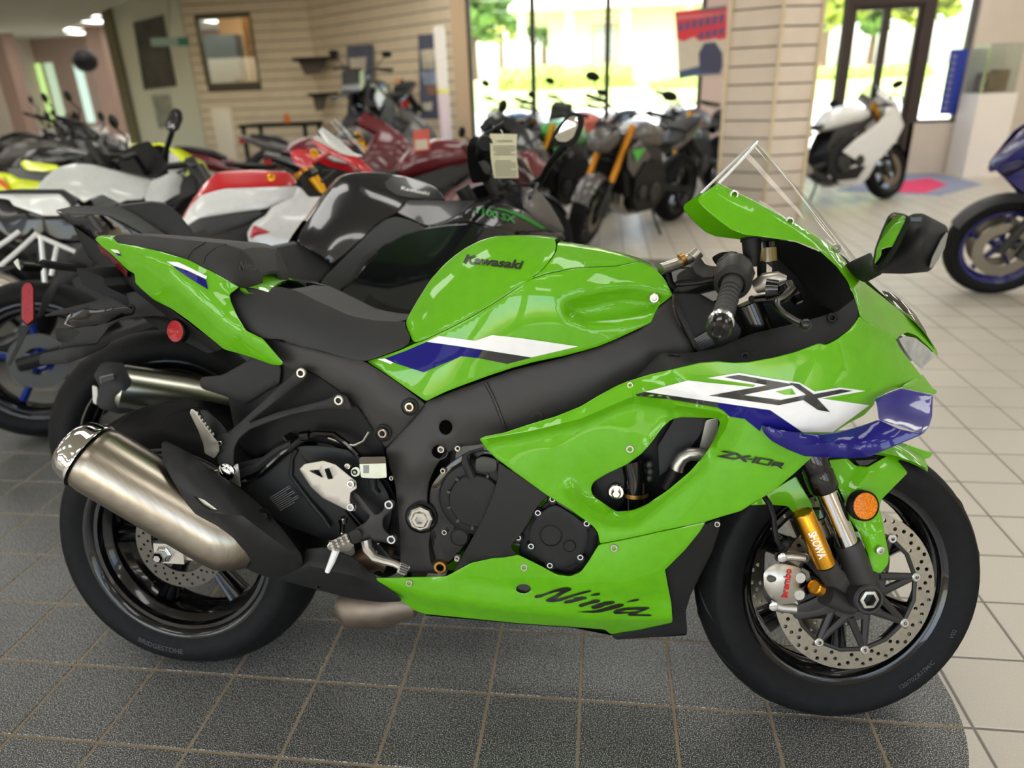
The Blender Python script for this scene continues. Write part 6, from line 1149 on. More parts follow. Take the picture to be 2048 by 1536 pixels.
def gear(r, rim=None, fork=GOLD, steer=0.15, fender=MATTE, bars='clip', mirrors='bar', exhaust=STEEL, wheelmat=None, gold_low=True, front=True, spokes=5):
    """wheels, swingarm, engine, fork, bars: what every one of these bikes has"""
    rim = rim or GLOSSB; wb = 1.43
    wheel(r, tra(0, 0, .318), .318, .185, .15, spokes, rim, n=40, simple=True)
    o = G().lathe([(.055, -.066), (.11, -.066), (.11, -.061), (.055, -.061), (.055, -.066)], (0, 0, 0), (0, 1, 0), n=28).obj('brake_disc', ENGG, r, smooth=False); o.matrix_basis = Matrix([list(a) for a in tra(0, 0, .318)])
    g = G()
    for s in (-1, 1): g.tube([(-.06, s*.115, .318), (.25, s*.12, .36), (.56, s*.10, .42)], [.026, .032, .04], n=8)
    g.obj('swingarm', ENGB, r)
    mpanel('engine_block', [(.50, .34, .16), (.62, .24, .16), (.88, .24, .17), (1.0, .36, .17), (1.04, .56, .15), (.95, .68, .14), (.66, .66, .15), (.52, .52, .15)], ENGB, r, mirror=False, thick=.32, edge=6)
    for s in (-1, 1):
        for x, z, rad in ((.70, .40, .085), (.90, .42, .06)): G().lathe([(rad*.3, s*.195), (rad*.85, s*.19), (rad, s*.178), (rad, s*.15)], (x, 0, z), (0, 1, 0), n=24, cap=True).obj('engine_cover', SATIN, r)
        G().tube([(.60, s*.12, .62), (.84, s*.13, .60), (1.02, s*.10, .74), (1.14, s*.06, .86)], .018, n=8).obj('frame_tube', ENGG, r)
    for y_ in (-.09, -.03, .03, .09): G().tube([(1.0, y_, .56), (1.10, y_, .50), (1.08, y_*.9, .32), (.92, y_*.6, .22), (.7, y_*.5, .2)], .02, n=8).obj('header_pipe', ALU, r)
    mpanel('frame_spar', [(.50, .40, .13), (.58, .38, .13), (.66, .60, .14), (.90, .70, .14), (1.16, .82, .10), (1.16, .92, .09), (.95, .82, .13), (.62, .74, .13), (.52, .58, .13)], SATIN, r, thick=.02)
    if not front: return None
    M = tra(wb, 0, .299) @ np.array(Matrix.Rotation(steer, 4, Vector((-.42, 0, .906)))); MB_ = Matrix([list(a) for a in M])
    wheel(r, M, .299, .12, .09, spokes, rim, n=40, simple=True)
    for s in (-1, 1):
        o = G().lathe([(.10, s*.07), (.16, s*.07), (.16, s*.075), (.10, s*.075), (.10, s*.07)], (0, 0, 0), (0, 1, 0), n=32).obj('brake_disc', DISCM, r, smooth=False); o.matrix_basis = MB_
        o = G().tube([(.02, s*.10, -.01), (-.10, s*.10, .25), (-.17, s*.10, .40)], [.026, .025, .024], n=10).obj('fork_bottom', SATIN, r); o.matrix_basis = MB_
        o = G().tube([(-.10, s*.10, .25), (-.17, s*.10, .40), (-.30, s*.10, .68)], [.027, .029, .029], n=12).obj('fork_tube', fork, r); o.matrix_basis = MB_
        o = G().box((-.10, s*.095, .05), (.06, .05, .11), roty(-.4)).obj('brake_caliper', ENGG, r, smooth=False); o.matrix_basis = MB_
        if bars == 'clip': pts = [(-.27, s*.10, .64), (-.30, s*.22, .63), (-.36, s*.34, .60)]
        else: pts = [(-.30, s*.05, .74), (-.32, s*.18, .80), (-.38, s*.38, .80)]
        o = G().tube(pts, .011, n=8).obj('handlebar', SATIN, r); o.matrix_basis = MB_
        o = G().tube([pts[1], pts[2]], .017, n=10).obj('handlebar_grip', DARK, r); o.matrix_basis = MB_
        o = G().tube([np.array(pts[1])+[.04, 0, .0], np.array(pts[1])+[.07, s*.06, -.01], np.array(pts[2])+[.05, 0, -.03]], .006, n=6).obj('lever', SATIN, r); o.matrix_basis = MB_
        if mirrors == 'bar':
            q = np.array(pts[1])+[.02, s*.03, .02]; o = G().tube([q, q+[.03, s*.05, .06], q+[-.01, s*.10, .11]], .006, n=6).obj('mirror_stalk', SATIN, r); o.matrix_basis = MB_
            o = G().sphere(q+[-.01, s*.12, .14], .06, 8, (.25, 1.1, .62)).obj('mirror', DARK, r); o.matrix_basis = MB_
    v = []; 
    for i in range(15):
        a = math.radians(25+115*i/14)
        for k in range(7): t = k/3-1; rr = .315-.03*abs(t)**2; v.append((rr*math.cos(a), t*.075, rr*math.sin(a)))
    f = [(i*7+k, i*7+k+1, (i+1)*7+k+1, (i+1)*7+k) for i in range(14) for k in range(6)]; n_ = len(v); v += [(a, b, c-.005) for a, b, c in v]; f += [tuple(i+n_ for i in q[::-1]) for q in f]
    o = mk('front_fender', v, f, fender, r); o.matrix_basis = MB_
    if exhaust is not None: G().lathe([(.03, -.02), (.05, 0), (.058, .03), (.058, .30), (.035, .40)], (-.08, -.20, .52), (.9, .12, -.42), n=20).obj('silencer', exhaust, r); G().tube([(.28, -.15, .36), (.5, -.12, .26), (.8, -.05, .2)], .028, n=8).obj('exhaust_pipe', SATIN, r)
    G().tube([(.62, .10, .30), (.66, .20, .16), (.69, .31, .045)], .012, n=8).obj('side_stand', SATIN, r)
    return MB_
def body(r, kind, c, c2=None, accent=None, seat=VINYL, screen_m=SMOKE, lower=None, traced=False):
    c2 = c2 or c; lower = lower or c
    if not traced:
        loft('fuel_tank', [(.52, .76, .80, .05), (.56, .74, .87, .10), (.66, .74, .95, .14), (.80, .76, .985, .16), (.95, .78, .97, .165), (1.08, .82, .93, .13), (1.14, .86, .90, .07)], c, r)
        loft('rider_seat', [(.14, .80, .84, .10), (.20, .78, .83, .13), (.36, .76, .81, .13), (.50, .76, .80, .09), (.56, .77, .82, .06)], seat, r)
        loft('passenger_seat', [(-.16, .94, .96, .06), (-.05, .90, .95, .10), (.10, .85, .92, .11), (.16, .83, .88, .10)], seat, r)
        loft('tail_cowl', [(-.26, .93, .96, .03), (-.15, .86, .94, .08), (.05, .76, .90, .115), (.25, .70, .80, .12), (.38, .68, .75, .10)], c2, r)
    loft('plate_carrier', [(-.36, .56, .60, .06), (-.25, .60, .72, .05), (-.08, .74, .82, .05)], MATTE, r); G().box((-.24, 0, .90), (.05, .10, .03)).obj('tail_light', REDR, r, smooth=False)
    if kind == 'sport':
        mpanel('side_fairing', [(.66, .52, .19), (.84, .64, .20), (1.05, .74, .21), (1.20, .84, .21), (1.42, .86, .18), (1.56, .74, .10), (1.45, .66, .19), (1.30, .52, .19), (1.16, .40, .17), (1.02, .34, .17), (.90, .40, .18)], c, r)
        mpanel('lower_fairing', [(.52, .30, .14), (.70, .33, .16), (.90, .40, .175), (1.02, .34, .17), (1.14, .40, .165), (1.08, .24, .12), (1.0, .17, .08), (.66, .19, .08)], lower, r)
        mpanel('upper_cowl', [(1.15, 1.06, .13), (1.30, .98, .15), (1.20, .85, .20), (1.42, .86, .17), (1.56, .75, .08), (1.60, .78, .03), (1.50, .94, .10), (1.34, 1.06, .12), (1.22, 1.12, .12)], c2, r)
        loft('nose_cowl', [(1.34, .90, 1.06, .12), (1.48, .82, .96, .10), (1.60, .74, .80, .04)], c2, r); loft('headlight', [(1.50, .78, .86, .13), (1.575, .76, .80, .07)], CLEAR, r)
        v = []
        for i in range(7):
            t = i/6; x, z, w_ = 1.22+.28*t, 1.19-.22*t, .12-.02*t
            for k in range(-4, 5): v.append((x-.05*(k/4)**2, w_*k/4, z-.10*(k/4)**2))
        mk('windscreen', v, [(i*9+k, i*9+k+1, i*9+k+10, i*9+k+9) for i in range(6) for k in range(8)], screen_m, r, angle=80)
    elif kind == 'naked':
        mpanel('radiator_shroud', [(.86, .72, .17), (1.08, .86, .18), (1.26, .80, .19), (1.20, .66, .17), (1.05, .56, .15), (.95, .62, .16)], c2, r); mpanel('shroud_accent', [(1.0, .80, .195), (1.22, .80, .20), (1.10, .70, .19)], accent or c, r)
        loft('headlight_cowl', [(1.28, .80, .98, .11), (1.40, .76, .94, .11), (1.48, .78, .86, .07)], c2, r); loft('headlight', [(1.44, .78, .86, .08), (1.495, .79, .84, .05)], CLEAR, r); mpanel('radiator', [(1.02, .40, .13), (1.10, .40, .13), (1.22, .68, .13), (1.12, .68, .13)], DARK, r, mirror=False, thick=.26); loft('fly_screen', [(1.26, .96, 1.06, .10), (1.36, .92, 1.0, .10)], SMOKE, r)
    elif kind == 'dirt':
        loft('high_fender', [(1.20, .80, .83, .06), (1.45, .84, .87, .07), (1.80, .76, .79, .05)], c2, r); mpanel('number_plate', [(1.26, .92, .12), (1.38, .86, .12), (1.36, 1.06, .11), (1.28, 1.10, .11)], c2, r, mirror=False, thick=.24); mpanel('radiator_shroud', [(.80, .78, .16), (1.10, .90, .19), (1.20, .78, .18), (1.02, .60, .15)], c, r)
def gbike(name, x, y, head, lean, label, kind, c, group=None, **k):
    gk = {a: k.pop(a) for a in list(k) if a in ('rim', 'fork', 'steer', 'fender', 'bars', 'mirrors', 'exhaust')}
    z = k.pop('z', 0.); sc_ = abs(math.sin(lean))*.004
    r = root(name, pose(x, y, head, lean, z+sc_), label, 'motorcycle', group); body(r, kind, c, **k); gear(r, **gk); return r
# ------------------------------------------------------------------ second bike: dark sport tourer right behind
K9 = crop(560, 320, .3027); K10 = crop(780, 150, .2051); K11 = crop(0, 400, .3907); K12 = crop(0, 150, .2051); K13 = crop(400, 150, .2051)
SXM = pose(.1709, .5894, .5657, -.2, .001); X = Frame(SXM)
sx = root('touring_motorcycle', SXM, 'black sport touring motorcycle with green side lettering, right behind the green bike', 'motorcycle')
DKG = mat('metallic_black', srgb(24, 24, 30), .22, coat=1., metal=.3); GRG = mat('graphite_paint', srgb(66, 66, 68), .35, coat=.6, metal=.4); SATG = mat('satin_graphite', srgb(52, 52, 52), .5)
GTXT = mat('green_lettering', srgb(36, 140, 40), .4, coat=.5)
gear(sx, bars='clip', mirrors=None, exhaust=None, fork=SATIN)
tk = K9((110, 540, .12), (130, 480, .09), (180, 400, .07), (260, 290, .06), (330, 190, .055), (400, 112, .055), (450, 90, .055), (560, 80, .06), (700, 86, .065), (820, 105, .065), (920, 135, .065), (1000, 167, .065), (1050, 200, .07), (1096, 266, .08), (840, 264, .15), (790, 312, .165), (770, 347, .17), (700, 388, .17), (640, 424, .17), (540, 522, .165), (430, 622, .155), (340, 692, .15), (300, 652, .15), (200, 592, .14))
tkd_ = tps(tk+K9((500, 250, .12), (600, 350, .15), (350, 450, .13), (700, 230, .14), (300, 560, .14), (880, 200, .12), (500, 150, .10)))
st = panel('fuel_tank', X, tk, DKG, sx, tkd_, thick=.006, rnd=8, mirror=True); cap('tank_top', X, [(a, b+1, w_) for a, b, w_ in tk[2:14]], DKG, sx, crown=.006)
decal('tank_badge_panel', X, K9((690, 150), (740, 108), (820, 112), (920, 142), (1000, 174), (1050, 208), (1085, 258), (900, 255), (770, 232), (705, 190)), GRG, st, tkd_)
textpx('tank_lettering', X, 'Kawasaki', *K10((108, 1115), (380, 1172)), 7, WHITETXT, st, tkd_, bold=.02, off=.003)
def sxp(name, pts, m, **k): return panel(name, X, K9(*pts), m, sx, thick=k.pop('thick', .006), rnd=k.pop('rnd', 5), mirror=True, **k)
sxp('frame_cover', ((205, 915, .155), (300, 770, .16), (480, 590, .175), (620, 450, .18), (700, 390, .182), (770, 375, .183), (850, 395, .185), (962, 440, .19), (960, 452, .19), (690, 562, .185), (560, 690, .175), (480, 800, .165), (310, 920, .15), (250, 940, .15)), SATG)
sxp('lower_side_cover', ((240, 945, .13), (320, 925, .14), (480, 815, .15), (560, 830, .15), (660, 845, .155), (780, 1057, .14), (560, 1057, .13), (400, 1020, .12)), SATG)
sxp('side_fairing', ((490, 792, .168), (560, 700, .178), (690, 570, .188), (820, 492, .195), (960, 450, .2), (1100, 430, .21), (1250, 420, .22), (1400, 445, .22), (1560, 490, .2), (1480, 540, .2), (1300, 640, .2), (1050, 760, .19), (880, 800, .18), (720, 842, .17), (640, 832, .168)), DKG)
sxp('inner_side_panel', ((560, 830, .15), (720, 848, .16), (1050, 768, .17), (1300, 700, .17), (1300, 1000, .15), (900, 1100, .14), (700, 1057, .14)), SATG)
sxp('upper_side_cover', ((772, 345, .172), (842, 266, .155), (1100, 268, .16), (1300, 270, .165), (1210, 342, .19), (1100, 400, .2), (1000, 432, .198), (960, 432, .195), (850, 380, .185)), GRG)
ff_ = K9((972, 440, .2), (1100, 408, .206), (1212, 346, .2), (1302, 278, .185), (1400, 268, .18), (1600, 330, .15), (1700, 400, .12), (1785, 462, .08), (1650, 470, .14), (1560, 468, .17), (1548, 490, .18), (1400, 442, .2), (1250, 402, .21), (1100, 430, .206)); ffd = tps(ff_)
sf_ = panel('front_fairing', X, ff_, DKG, sx, ffd, thick=.006, rnd=4, mirror=True)
nf = K10((1270, 1150, .13), (1290, 1100, .12), (1420, 1092, .09), (1480, 1160, .07), (1560, 1260, .05), (1640, 1390, .03), (1692, 1490, .02), (1700, 1532, .02), (1600, 1536, .06), (1540, 1500, .09), (1400, 1390, .13), (1300, 1290, .15)); panel('nose_cowl', X, nf, GRG, sx, thick=.006, rnd=4, mirror=True)
cap('nose_bridge', X, [(a, b, w_) for a, b, w_ in nf[2:8]], GRG, sx, crown=.01)
panel('headlight', X, K9((1560, 470, .14), (1700, 462, .10), (1860, 480, .03), (1885, 520, .02), (1840, 560, .05), (1700, 520, .1)), DKG, sx, thick=.02, rnd=4, mirror=True)
textpx('model_lettering', X, '1100 SX', *K10((838, 1345), (1222, 1440)), 13, GTXT, sf_, ffd, bold=.035, off=.006, up=(.12, -1))
decal('green_stripe', X, K10((960, 1288), (1110, 1306), (1240, 1340), (1340, 1388), (1530, 1498), (1475, 1498), (1310, 1408), (1225, 1364), (1105, 1322)), GTXT, sf_, ffd, off=.004)
panel('cockpit_shroud', X, K10((800, 1220, .10), (960, 1180, .10), (1000, 1040, .10), (1150, 1000, .10), (1250, 1030, .10), (1290, 1120, .12), (1270, 1200, .14), (1000, 1220, .13)), DARK, sx, thick=.01, rnd=5, mirror=True)
scn = [(1068, 362), (1048, 330), (1025, 300), (1000, 272), (980, 252)]; sce = [(1060, 372, .10), (1035, 345, .11), (1010, 318, .12), (985, 292, .12), (966, 274, .11)]
screen('windscreen', X, scn[::-1], sce[::-1], SMOKE, sx)
G().tube([X.U(*K10((930, 670))[0], -.33), X.U(*K10((900, 720))[0], -.26), X.U(*K10((860, 800))[0], -.18)], [.017, .017, .014], n=14).obj('handlebar_grip', DARK, sx)
G().lathe([(.0005, -.02), (.024, -.02), (.026, 0), (.022, .012), (.0005, .014)], X.U(*K10((925, 672))[0], -.33), (-.2, -1, 0), n=20).obj('bar_end', DARK, sx)
G().tube([X.U(*K10((1140, 490))[0], -.10), X.U(*K10((1060, 540))[0], -.06), X.U(*K10((900, 640))[0], -.05)], .018, n=10).obj('bar_riser', DARK, sx)
panel('switch_block', X, K10((750, 700, .2), (800, 600, .2), (880, 600, .2), (1000, 700, .2), (1010, 900, .18), (960, 1040, .14), (800, 1060, .12), (760, 900, .15)), DARK, sx, thick=.08, rnd=8, edge=3)
panel('clutch_reservoir', X, K10((860, 840, .22), (930, 830, .22), (990, 900, .22), (970, 980, .22), (920, 960, .22)), ENGG, sx, thick=.03, rnd=4)
mr = panel('mirror_housing', X, K10((1585, 590, .33), (1640, 495, .33), (1720, 405, .33), (1785, 366, .33), (1865, 366, .33), (1895, 430, .33), (1885, 520, .33), (1830, 645, .33), (1760, 705, .33), (1660, 690, .33), (1600, 645, .33)), DARK, sx, thick=.05, rnd=7, edge=3)
panel('mirror_glass', X, K10((1605, 612, .335), (1690, 475, .335), (1762, 398, .335), (1830, 400, .335), (1832, 500, .335), (1792, 602, .335), (1720, 655, .335), (1640, 650, .335)), MIRROR, mr, thick=.003, rnd=5, edge=.5)
G().tube([X.U(*K10(p)[0], -w_) for p, w_ in (((1700, 690), .32), ((1590, 820), .28), ((1540, 900), .24), ((1490, 1000), .19), ((1410, 1075), .13))], [.014, .011, .011, .012, .018], n=10).obj('mirror_stalk', DARK, sx)
mst2 = K10((1340, 1020), (1440, 1000))
panel('rider_seat', X, K1((1415, 345, .12), (1480, 345, .11), (1560, 348, .10), (1640, 332, .10), (1740, 312, .10), (1800, 330, .105), (1880, 392, .11), (1942, 436, .115), (1925, 480, .12), (1870, 535, .125), (1700, 520, .13), (1580, 505, .13), (1500, 450, .13)), VINYL, sx, thick=.01, rnd=8, mirror=True, edge=3); cap('seat_top', X, K1((1415, 347, .12), (1560, 350, .10), (1740, 314, .10), (1880, 394, .11)), VINYL, sx, crown=.01)
panel('seat_side_cover', X, K1((1480, 430, .12), (1580, 505, .132), (1870, 537, .132), (1830, 600, .13), (1800, 640, .13), (1650, 600, .12), (1560, 540, .12)), SATG, sx, thick=.01, rnd=5, mirror=True)
panel('passenger_seat', X, K1((690, 95, .10), (780, 84, .10), (880, 72, .10), (960, 80, .10), (1012, 102, .11), (1062, 160, .12), (1122, 232, .13), (1136, 268, .135), (1100, 285, .13), (960, 262, .12), (860, 200, .115), (760, 130, .11)), VINYL, sx, thick=.01, rnd=6, mirror=True, edge=2); cap('passenger_seat_top', X, K1((690, 96, .10), (880, 74, .10), (960, 82, .10), (1062, 162, .12)), VINYL, sx, crown=.012)
panel('grab_rail', X, K1((320, 118, .06), (400, 100, .08), (480, 92, .09), (600, 94, .11), (700, 95, .125), (800, 150, .135), (900, 215, .14), (980, 268, .14), (860, 270, .14), (740, 200, .135), (640, 150, .125), (560, 140, .11), (430, 150, .08)), SATG, sx, thick=.02, rnd=5, mirror=True, edge=2)
panel('tail_cowl', X, K1((322, 122, .05), (430, 152, .07), (560, 142, .10), (640, 152, .11), (740, 205, .12), (860, 275, .13), (980, 275, .13), (1140, 290, .13), (1300, 360, .13), (1300, 520, .11), (1000, 500, .11), (760, 420, .10), (600, 320, .08), (500, 260, .06), (400, 190, .05)), GLOSSB, sx, thick=.01, rnd=5, mirror=True, edge=2)
G().tube([X.U(*K1(p)[0], -.125) for p in ((530, 150), (560, 200), (600, 245))], .008, n=8).obj('grab_rail_stay', SATG, sx)
panel('tail_underside', X, K1((420, 200, .06), (600, 325, .08), (760, 425, .10), (1000, 505, .11), (1300, 525, .11), (1500, 620, .11), (1500, 760, .11), (1150, 700, .11), (900, 620, .10), (700, 560, .08), (520, 400, .06)), DARK, sx, thick=.06, rnd=8, mirror=True)
# silencer, hugger
x0_, x1_ = X.U(*K1((660, 1150))[0], -.20), X.U(*K1((1420, 1260))[0], -.17); xd = x1_-x0_; xl = np.linalg.norm(xd)
G().lathe([(.05, 0), (.066, .02), (.068, xl*.5), (.06, xl)], x0_, xd, n=32).obj('silencer_body', mat('greenish_steel', srgb(150, 152, 140), .25, metal=1, noise=.08, nscale=6), sx)
se_ = panel('silencer_end_cap', X, K1((545, 1085, .22), (592, 1012, .22), (640, 1005, .23), (722, 1012, .235), (762, 1100, .25), (822, 1172, .255), (815, 1290, .24), (700, 1312, .235), (590, 1280, .23), (560, 1250, .22), (582, 1150, .22)), MATTE, sx, thick=.06, rnd=6, edge=3, ctrl=K1((700, 1150, .27), (660, 1080, .25)))
panel('end_cap_badge', X, K1((580, 1095, .255), (665, 1075, .258), (672, 1110, .262), (590, 1135, .26)), GRG, se_, thick=.004, rnd=2)
panel('exhaust_outlet', X, K1((540, 1140, .21), (572, 1150, .21), (575, 1260, .21), (545, 1250, .21)), ALU, se_, thick=.05, rnd=4)
panel('rear_hugger', X, K1((880, 640, .07), (1050, 600, .07), (1300, 640, .07), (1500, 760, .07), (1480, 830, .07), (1300, 760, .07), (1100, 700, .07)), DARK, sx, thick=.14, rnd=10)
# plate carrier, reflector, signals
panel('plate_carrier', X, K11((215, 310, .03), (330, 325, .03), (430, 270, .04), (480, 250, .05), (560, 290, .05), (480, 340, .04), (380, 400, .03), (300, 440, .02), (260, 520, .0), (215, 600, -.02), (190, 600, -.02), (225, 480, .0), (300, 370, .02)), MATTE, sx, thick=.05, rnd=5, edge=2)
rfl = panel('plate_reflector', X, K11((106, 445, .03), (125, 418, .03), (162, 418, .03), (178, 450, .03), (178, 615, .03), (140, 645, .03), (106, 615, .03)), DARK, sx, thick=.012, rnd=3, edge=1.5); panel('reflector_lens', X, K11((112, 448, .034), (128, 424, .034), (159, 424, .034), (172, 452, .034), (172, 612, .034), (140, 638, .034), (112, 612, .034)), REDR, rfl, thick=.006, rnd=3, edge=1)
panel('plate_bracket', X, K11((95, 640, .02), (140, 645, .02), (175, 615, .02), (195, 600, .02), (150, 660, .02), (90, 780, .03), (55, 850, .03), (30, 850, .03), (85, 740, .02)), MATTE, sx, thick=.05, rnd=4)
tsx = panel('turn_signal', X, K11((72, 312, .12), (90, 300, .12), (200, 305, .10), (222, 332, .10), (216, 365, .10), (130, 366, .115), (98, 356, .12)), GLOSSB, sx, thick=.04, rnd=5, edge=3); panel('signal_lens', X, K11((68, 318, .125), (92, 297, .125), (108, 362, .125), (92, 352, .125)), MILK, tsx, thick=.03, rnd=3)
G().tube([X.U(*K11(p)[0], -w_) for p, w_ in (((215, 325), .10), ((320, 340), .07), ((420, 350), .04))], [.012, .011, .012], n=8).obj('signal_arm', MATTE, sx)
panel('turn_signal', X, K11((-10, 345, .05), (80, 330, .05), (90, 345, .05), (40, 362, .05), (-10, 362, .05)), MATTE, sx, thick=.03, rnd=4)
# hang tag on the second bike's bar
tgp = K10((972, 572), (1240, 576), (1232, 700), (1236, 800), (1246, 900), (1254, 1004), (1015, 1006), (996, 900), (982, 800), (978, 690)); tgd = lambda x, y: .342+.006*np.abs(np.sin((np.asarray(y, float)-268)/90*PI))
tg = panel('hang_tag', X, tgp, mat('tag_paper', srgb(188, 184, 158), .8), None, tgd, thick=.001, rnd=1, edge=0); tg.matrix_world = Matrix([list(a) for a in SXM]); tag(tg, 'creased paper warning tag hanging from the black bike handlebar', 'tag')
TINK = mat('tag_print', srgb(120, 116, 104), .8)
textpx('tag_heading', X, '! WARNING', *K10((1030, 655), (1195, 652)), 4.6, TINK, tg, tgd, bold=.02, off=.002)
for i in range(15):
    y_ = 690+i*20.5
    if 785 < y_ < 820: continue
    a, b = (1000+(y_-690)*.11, 1220+(y_-690)*.05) if i % 4 != 3 else (1030, 1180); p_, q_ = K10((a, y_), (b, y_)); decal('tag_line', X, [p_, q_, (q_[0], q_[1]+1.5), (p_[0], p_[1]+1.5)], TINK, tg, tgd, off=.0016, rnd=0)
G().tube([X.U(*K10((1105, 598))[0], -.343), X.U(*K10((1095, 560))[0], -.338), X.U(*K10((1080, 535))[0], -.33)], .0012, n=5).obj('tag_string', WHITETXT, tg)
# ------------------------------------------------------------------ third bike: red and white
RWM = pose(-.745, 1.19, .52, -.2, .001); R_ = Frame(RWM)
rw = root('sport_motorcycle', RWM, 'white sport motorcycle with red topped tank and blue spoked wheels, third in the row', 'motorcycle')
gear(rw, rim=BLUERIM, fork=GOLD, mirrors=None, exhaust=None)
for c_ in rw.children:
    if c_.name.split('.')[0] == 'rim': c_.data.materials[0] = GLOSSB

def rp(name, pts, m, K=K13, **k): return panel(name, R_, K(*pts), m, rw, thick=k.pop('thick', .006), rnd=k.pop('rnd', 5), mirror=True, **k)
rt = rp('tank_top_cover', ((-215, 1500, .08), (-190, 1420, .07), (-110, 1280, .06), (0, 1110, .055), (60, 1040, .055), (160, 952, .055), (250, 940, .055), (500, 925, .06), (850, 945, .06), (900, 970, .06), (945, 1060, .08), (900, 1080, .12), (600, 1092, .14), (250, 1104, .14), (130, 1134, .13), (0, 1172, .125), (-100, 1290, .115), (-190, 1440, .10)), RED)
cap('tank_top', R_, K13((-190, 1420, .07), (-110, 1280, .06), (0, 1112, .055), (160, 954, .055), (250, 942, .055), (500, 927, .06), (850, 947, .06), (900, 972, .06)), RED, rw, crown=.006)
p = R_.U(*K13((695, 1000))[0], -.115); G().lathe([(.016, 0), (.016, .004), (.010, .006), (.0005, .006)], p, (-.2, -1, .25), n=14).obj('tank_emblem', GOLD, rt)
rp('fuel_tank', ((-215, 1505, .09), (-190, 1445, .105), (-100, 1295, .12), (0, 1178, .13), (130, 1138, .138), (250, 1108, .145), (600, 1096, .15), (900, 1086, .135), (952, 1080, .12), (958, 1110, .13), (920, 1180, .14), (700, 1272, .155), (650, 1302, .158), (560, 1312, .158), (300, 1344, .15), (0, 1392, .14), (-160, 1490, .11)), WHITE)
rp('knee_panel', ((-220, 1540, .11), (0, 1398, .135), (300, 1350, .145), (560, 1318, .15), (622, 1352, .155), (440, 1452, .15), (200, 1540, .14), (-100, 1640, .12)), SATG)
rp('side_fairing', ((962, 1082, .14), (1010, 1130, .15), (1060, 1190, .165), (1195, 1186, .175), (1350, 1150, .18), (1500, 1150, .17), (1400, 1300, .19), (1160, 1500, .19), (1000, 1700, .18), (700, 1800, .17), (480, 1640, .165), (460, 1540, .165), (520, 1440, .165), (640, 1372, .165), (700, 1282, .162), (920, 1182, .15)), WHITE)
rp('red_flash', ((480, 1600, .169), (520, 1460, .169), (560, 1480, .169), (700, 1536, .17), (560, 1560, .169)), RED, thick=.003)
rp('inner_cockpit', ((940, 1070, .05), (1000, 950, .05), (1150, 880, .06), (1300, 900, .08), (1500, 960, .12), (1560, 1100, .13), (1350, 1150, .14), (1195, 1186, .13), (1060, 1190, .12), (1000, 1120, .09)), ENGB, thick=.02)
rp('upper_cowl', ((1095, 612, .13), (1130, 640, .13), (1400, 782, .14), (1520, 792, .14), (1600, 852, .14), (1690, 940, .13), (1720, 1000, .13), (1600, 960, .15), (1400, 832, .15), (1250, 772, .145), (1130, 692, .135)), RED)
rp('cowl_edge', ((1148, 545, .11), (1190, 505, .10), (1340, 620, .10), (1500, 760, .10), (1600, 790, .10), (1520, 800, .12), (1380, 770, .12), (1250, 680, .12)), WHITE)
screen('windscreen', R_, K13((1330, 420), (1420, 520), (1520, 640), (1620, 780)), K13((1150, 545, .11), (1260, 625, .11), (1380, 710, .11), (1500, 790, .11)), SCREEN, rw)
mr_ = panel('mirror', R_, K13((875, 765, .30), (900, 735, .30), (960, 715, .30), (1075, 755, .30), (1112, 850, .30), (1065, 912, .30), (1000, 905, .30), (930, 880, .30)), RED, rw, thick=.05, rnd=8, edge=4); G().tube([R_.U(*K13((1090, 850))[0], -.29), R_.U(*K13((1250, 760))[0], -.16)], .012, n=8).obj('mirror_stalk', RED, rw)
bolt(R_, *K13((1110, 770))[0], .22, .02, .02, GOLD, rw, 'fluid_pot')
rp('tail_cowl', ((-120, 1155, .04), (0, 1155, .06), (580, 1155, .11), (662, 1206, .12), (692, 1270, .12), (640, 1320, .12), (580, 1372, .115), (420, 1372, .11), (250, 1312, .10), (130, 1272, .08), (90, 1212, .07), (-120, 1180, .04)), WHITE, K=K12)
rp('rider_seat', ((-120, 1148, .05), (0, 1140, .07), (130, 1120, .09), (580, 1118, .11), (645, 1140, .115), (742, 1222, .12), (745, 1262, .125), (692, 1272, .125), (620, 1192, .12), (580, 1157, .115), (0, 1157, .07)), VINYL, K=K12); cap('seat_top', R_, K12((-120, 1149, .05), (130, 1121, .09), (580, 1119, .11), (742, 1223, .12)), VINYL, rw, crown=.01)
rp('tail_underside', ((-120, 1195, .04), (90, 1215, .06), (250, 1316, .085), (420, 1376, .10), (580, 1376, .10), (1050, 1480, .10), (1000, 1600, .10), (500, 1640, .09), (100, 1600, .06), (-120, 1420, .04)), GLOSSB, K=K12, thick=.02)
for pts in (((-40, 350), (50, 290), (115, 240)), ((-40, 480), (90, 370), (220, 252)), ((220, 268), (330, 315), (440, 362)), ((238, 272), (250, 400), (262, 540)), ((335, 318), (300, 500))): G().tube([R_.U(*K1(a)[0], -.13) for a in pts], .009, n=8).obj('subframe_tube', WHITE, rw)
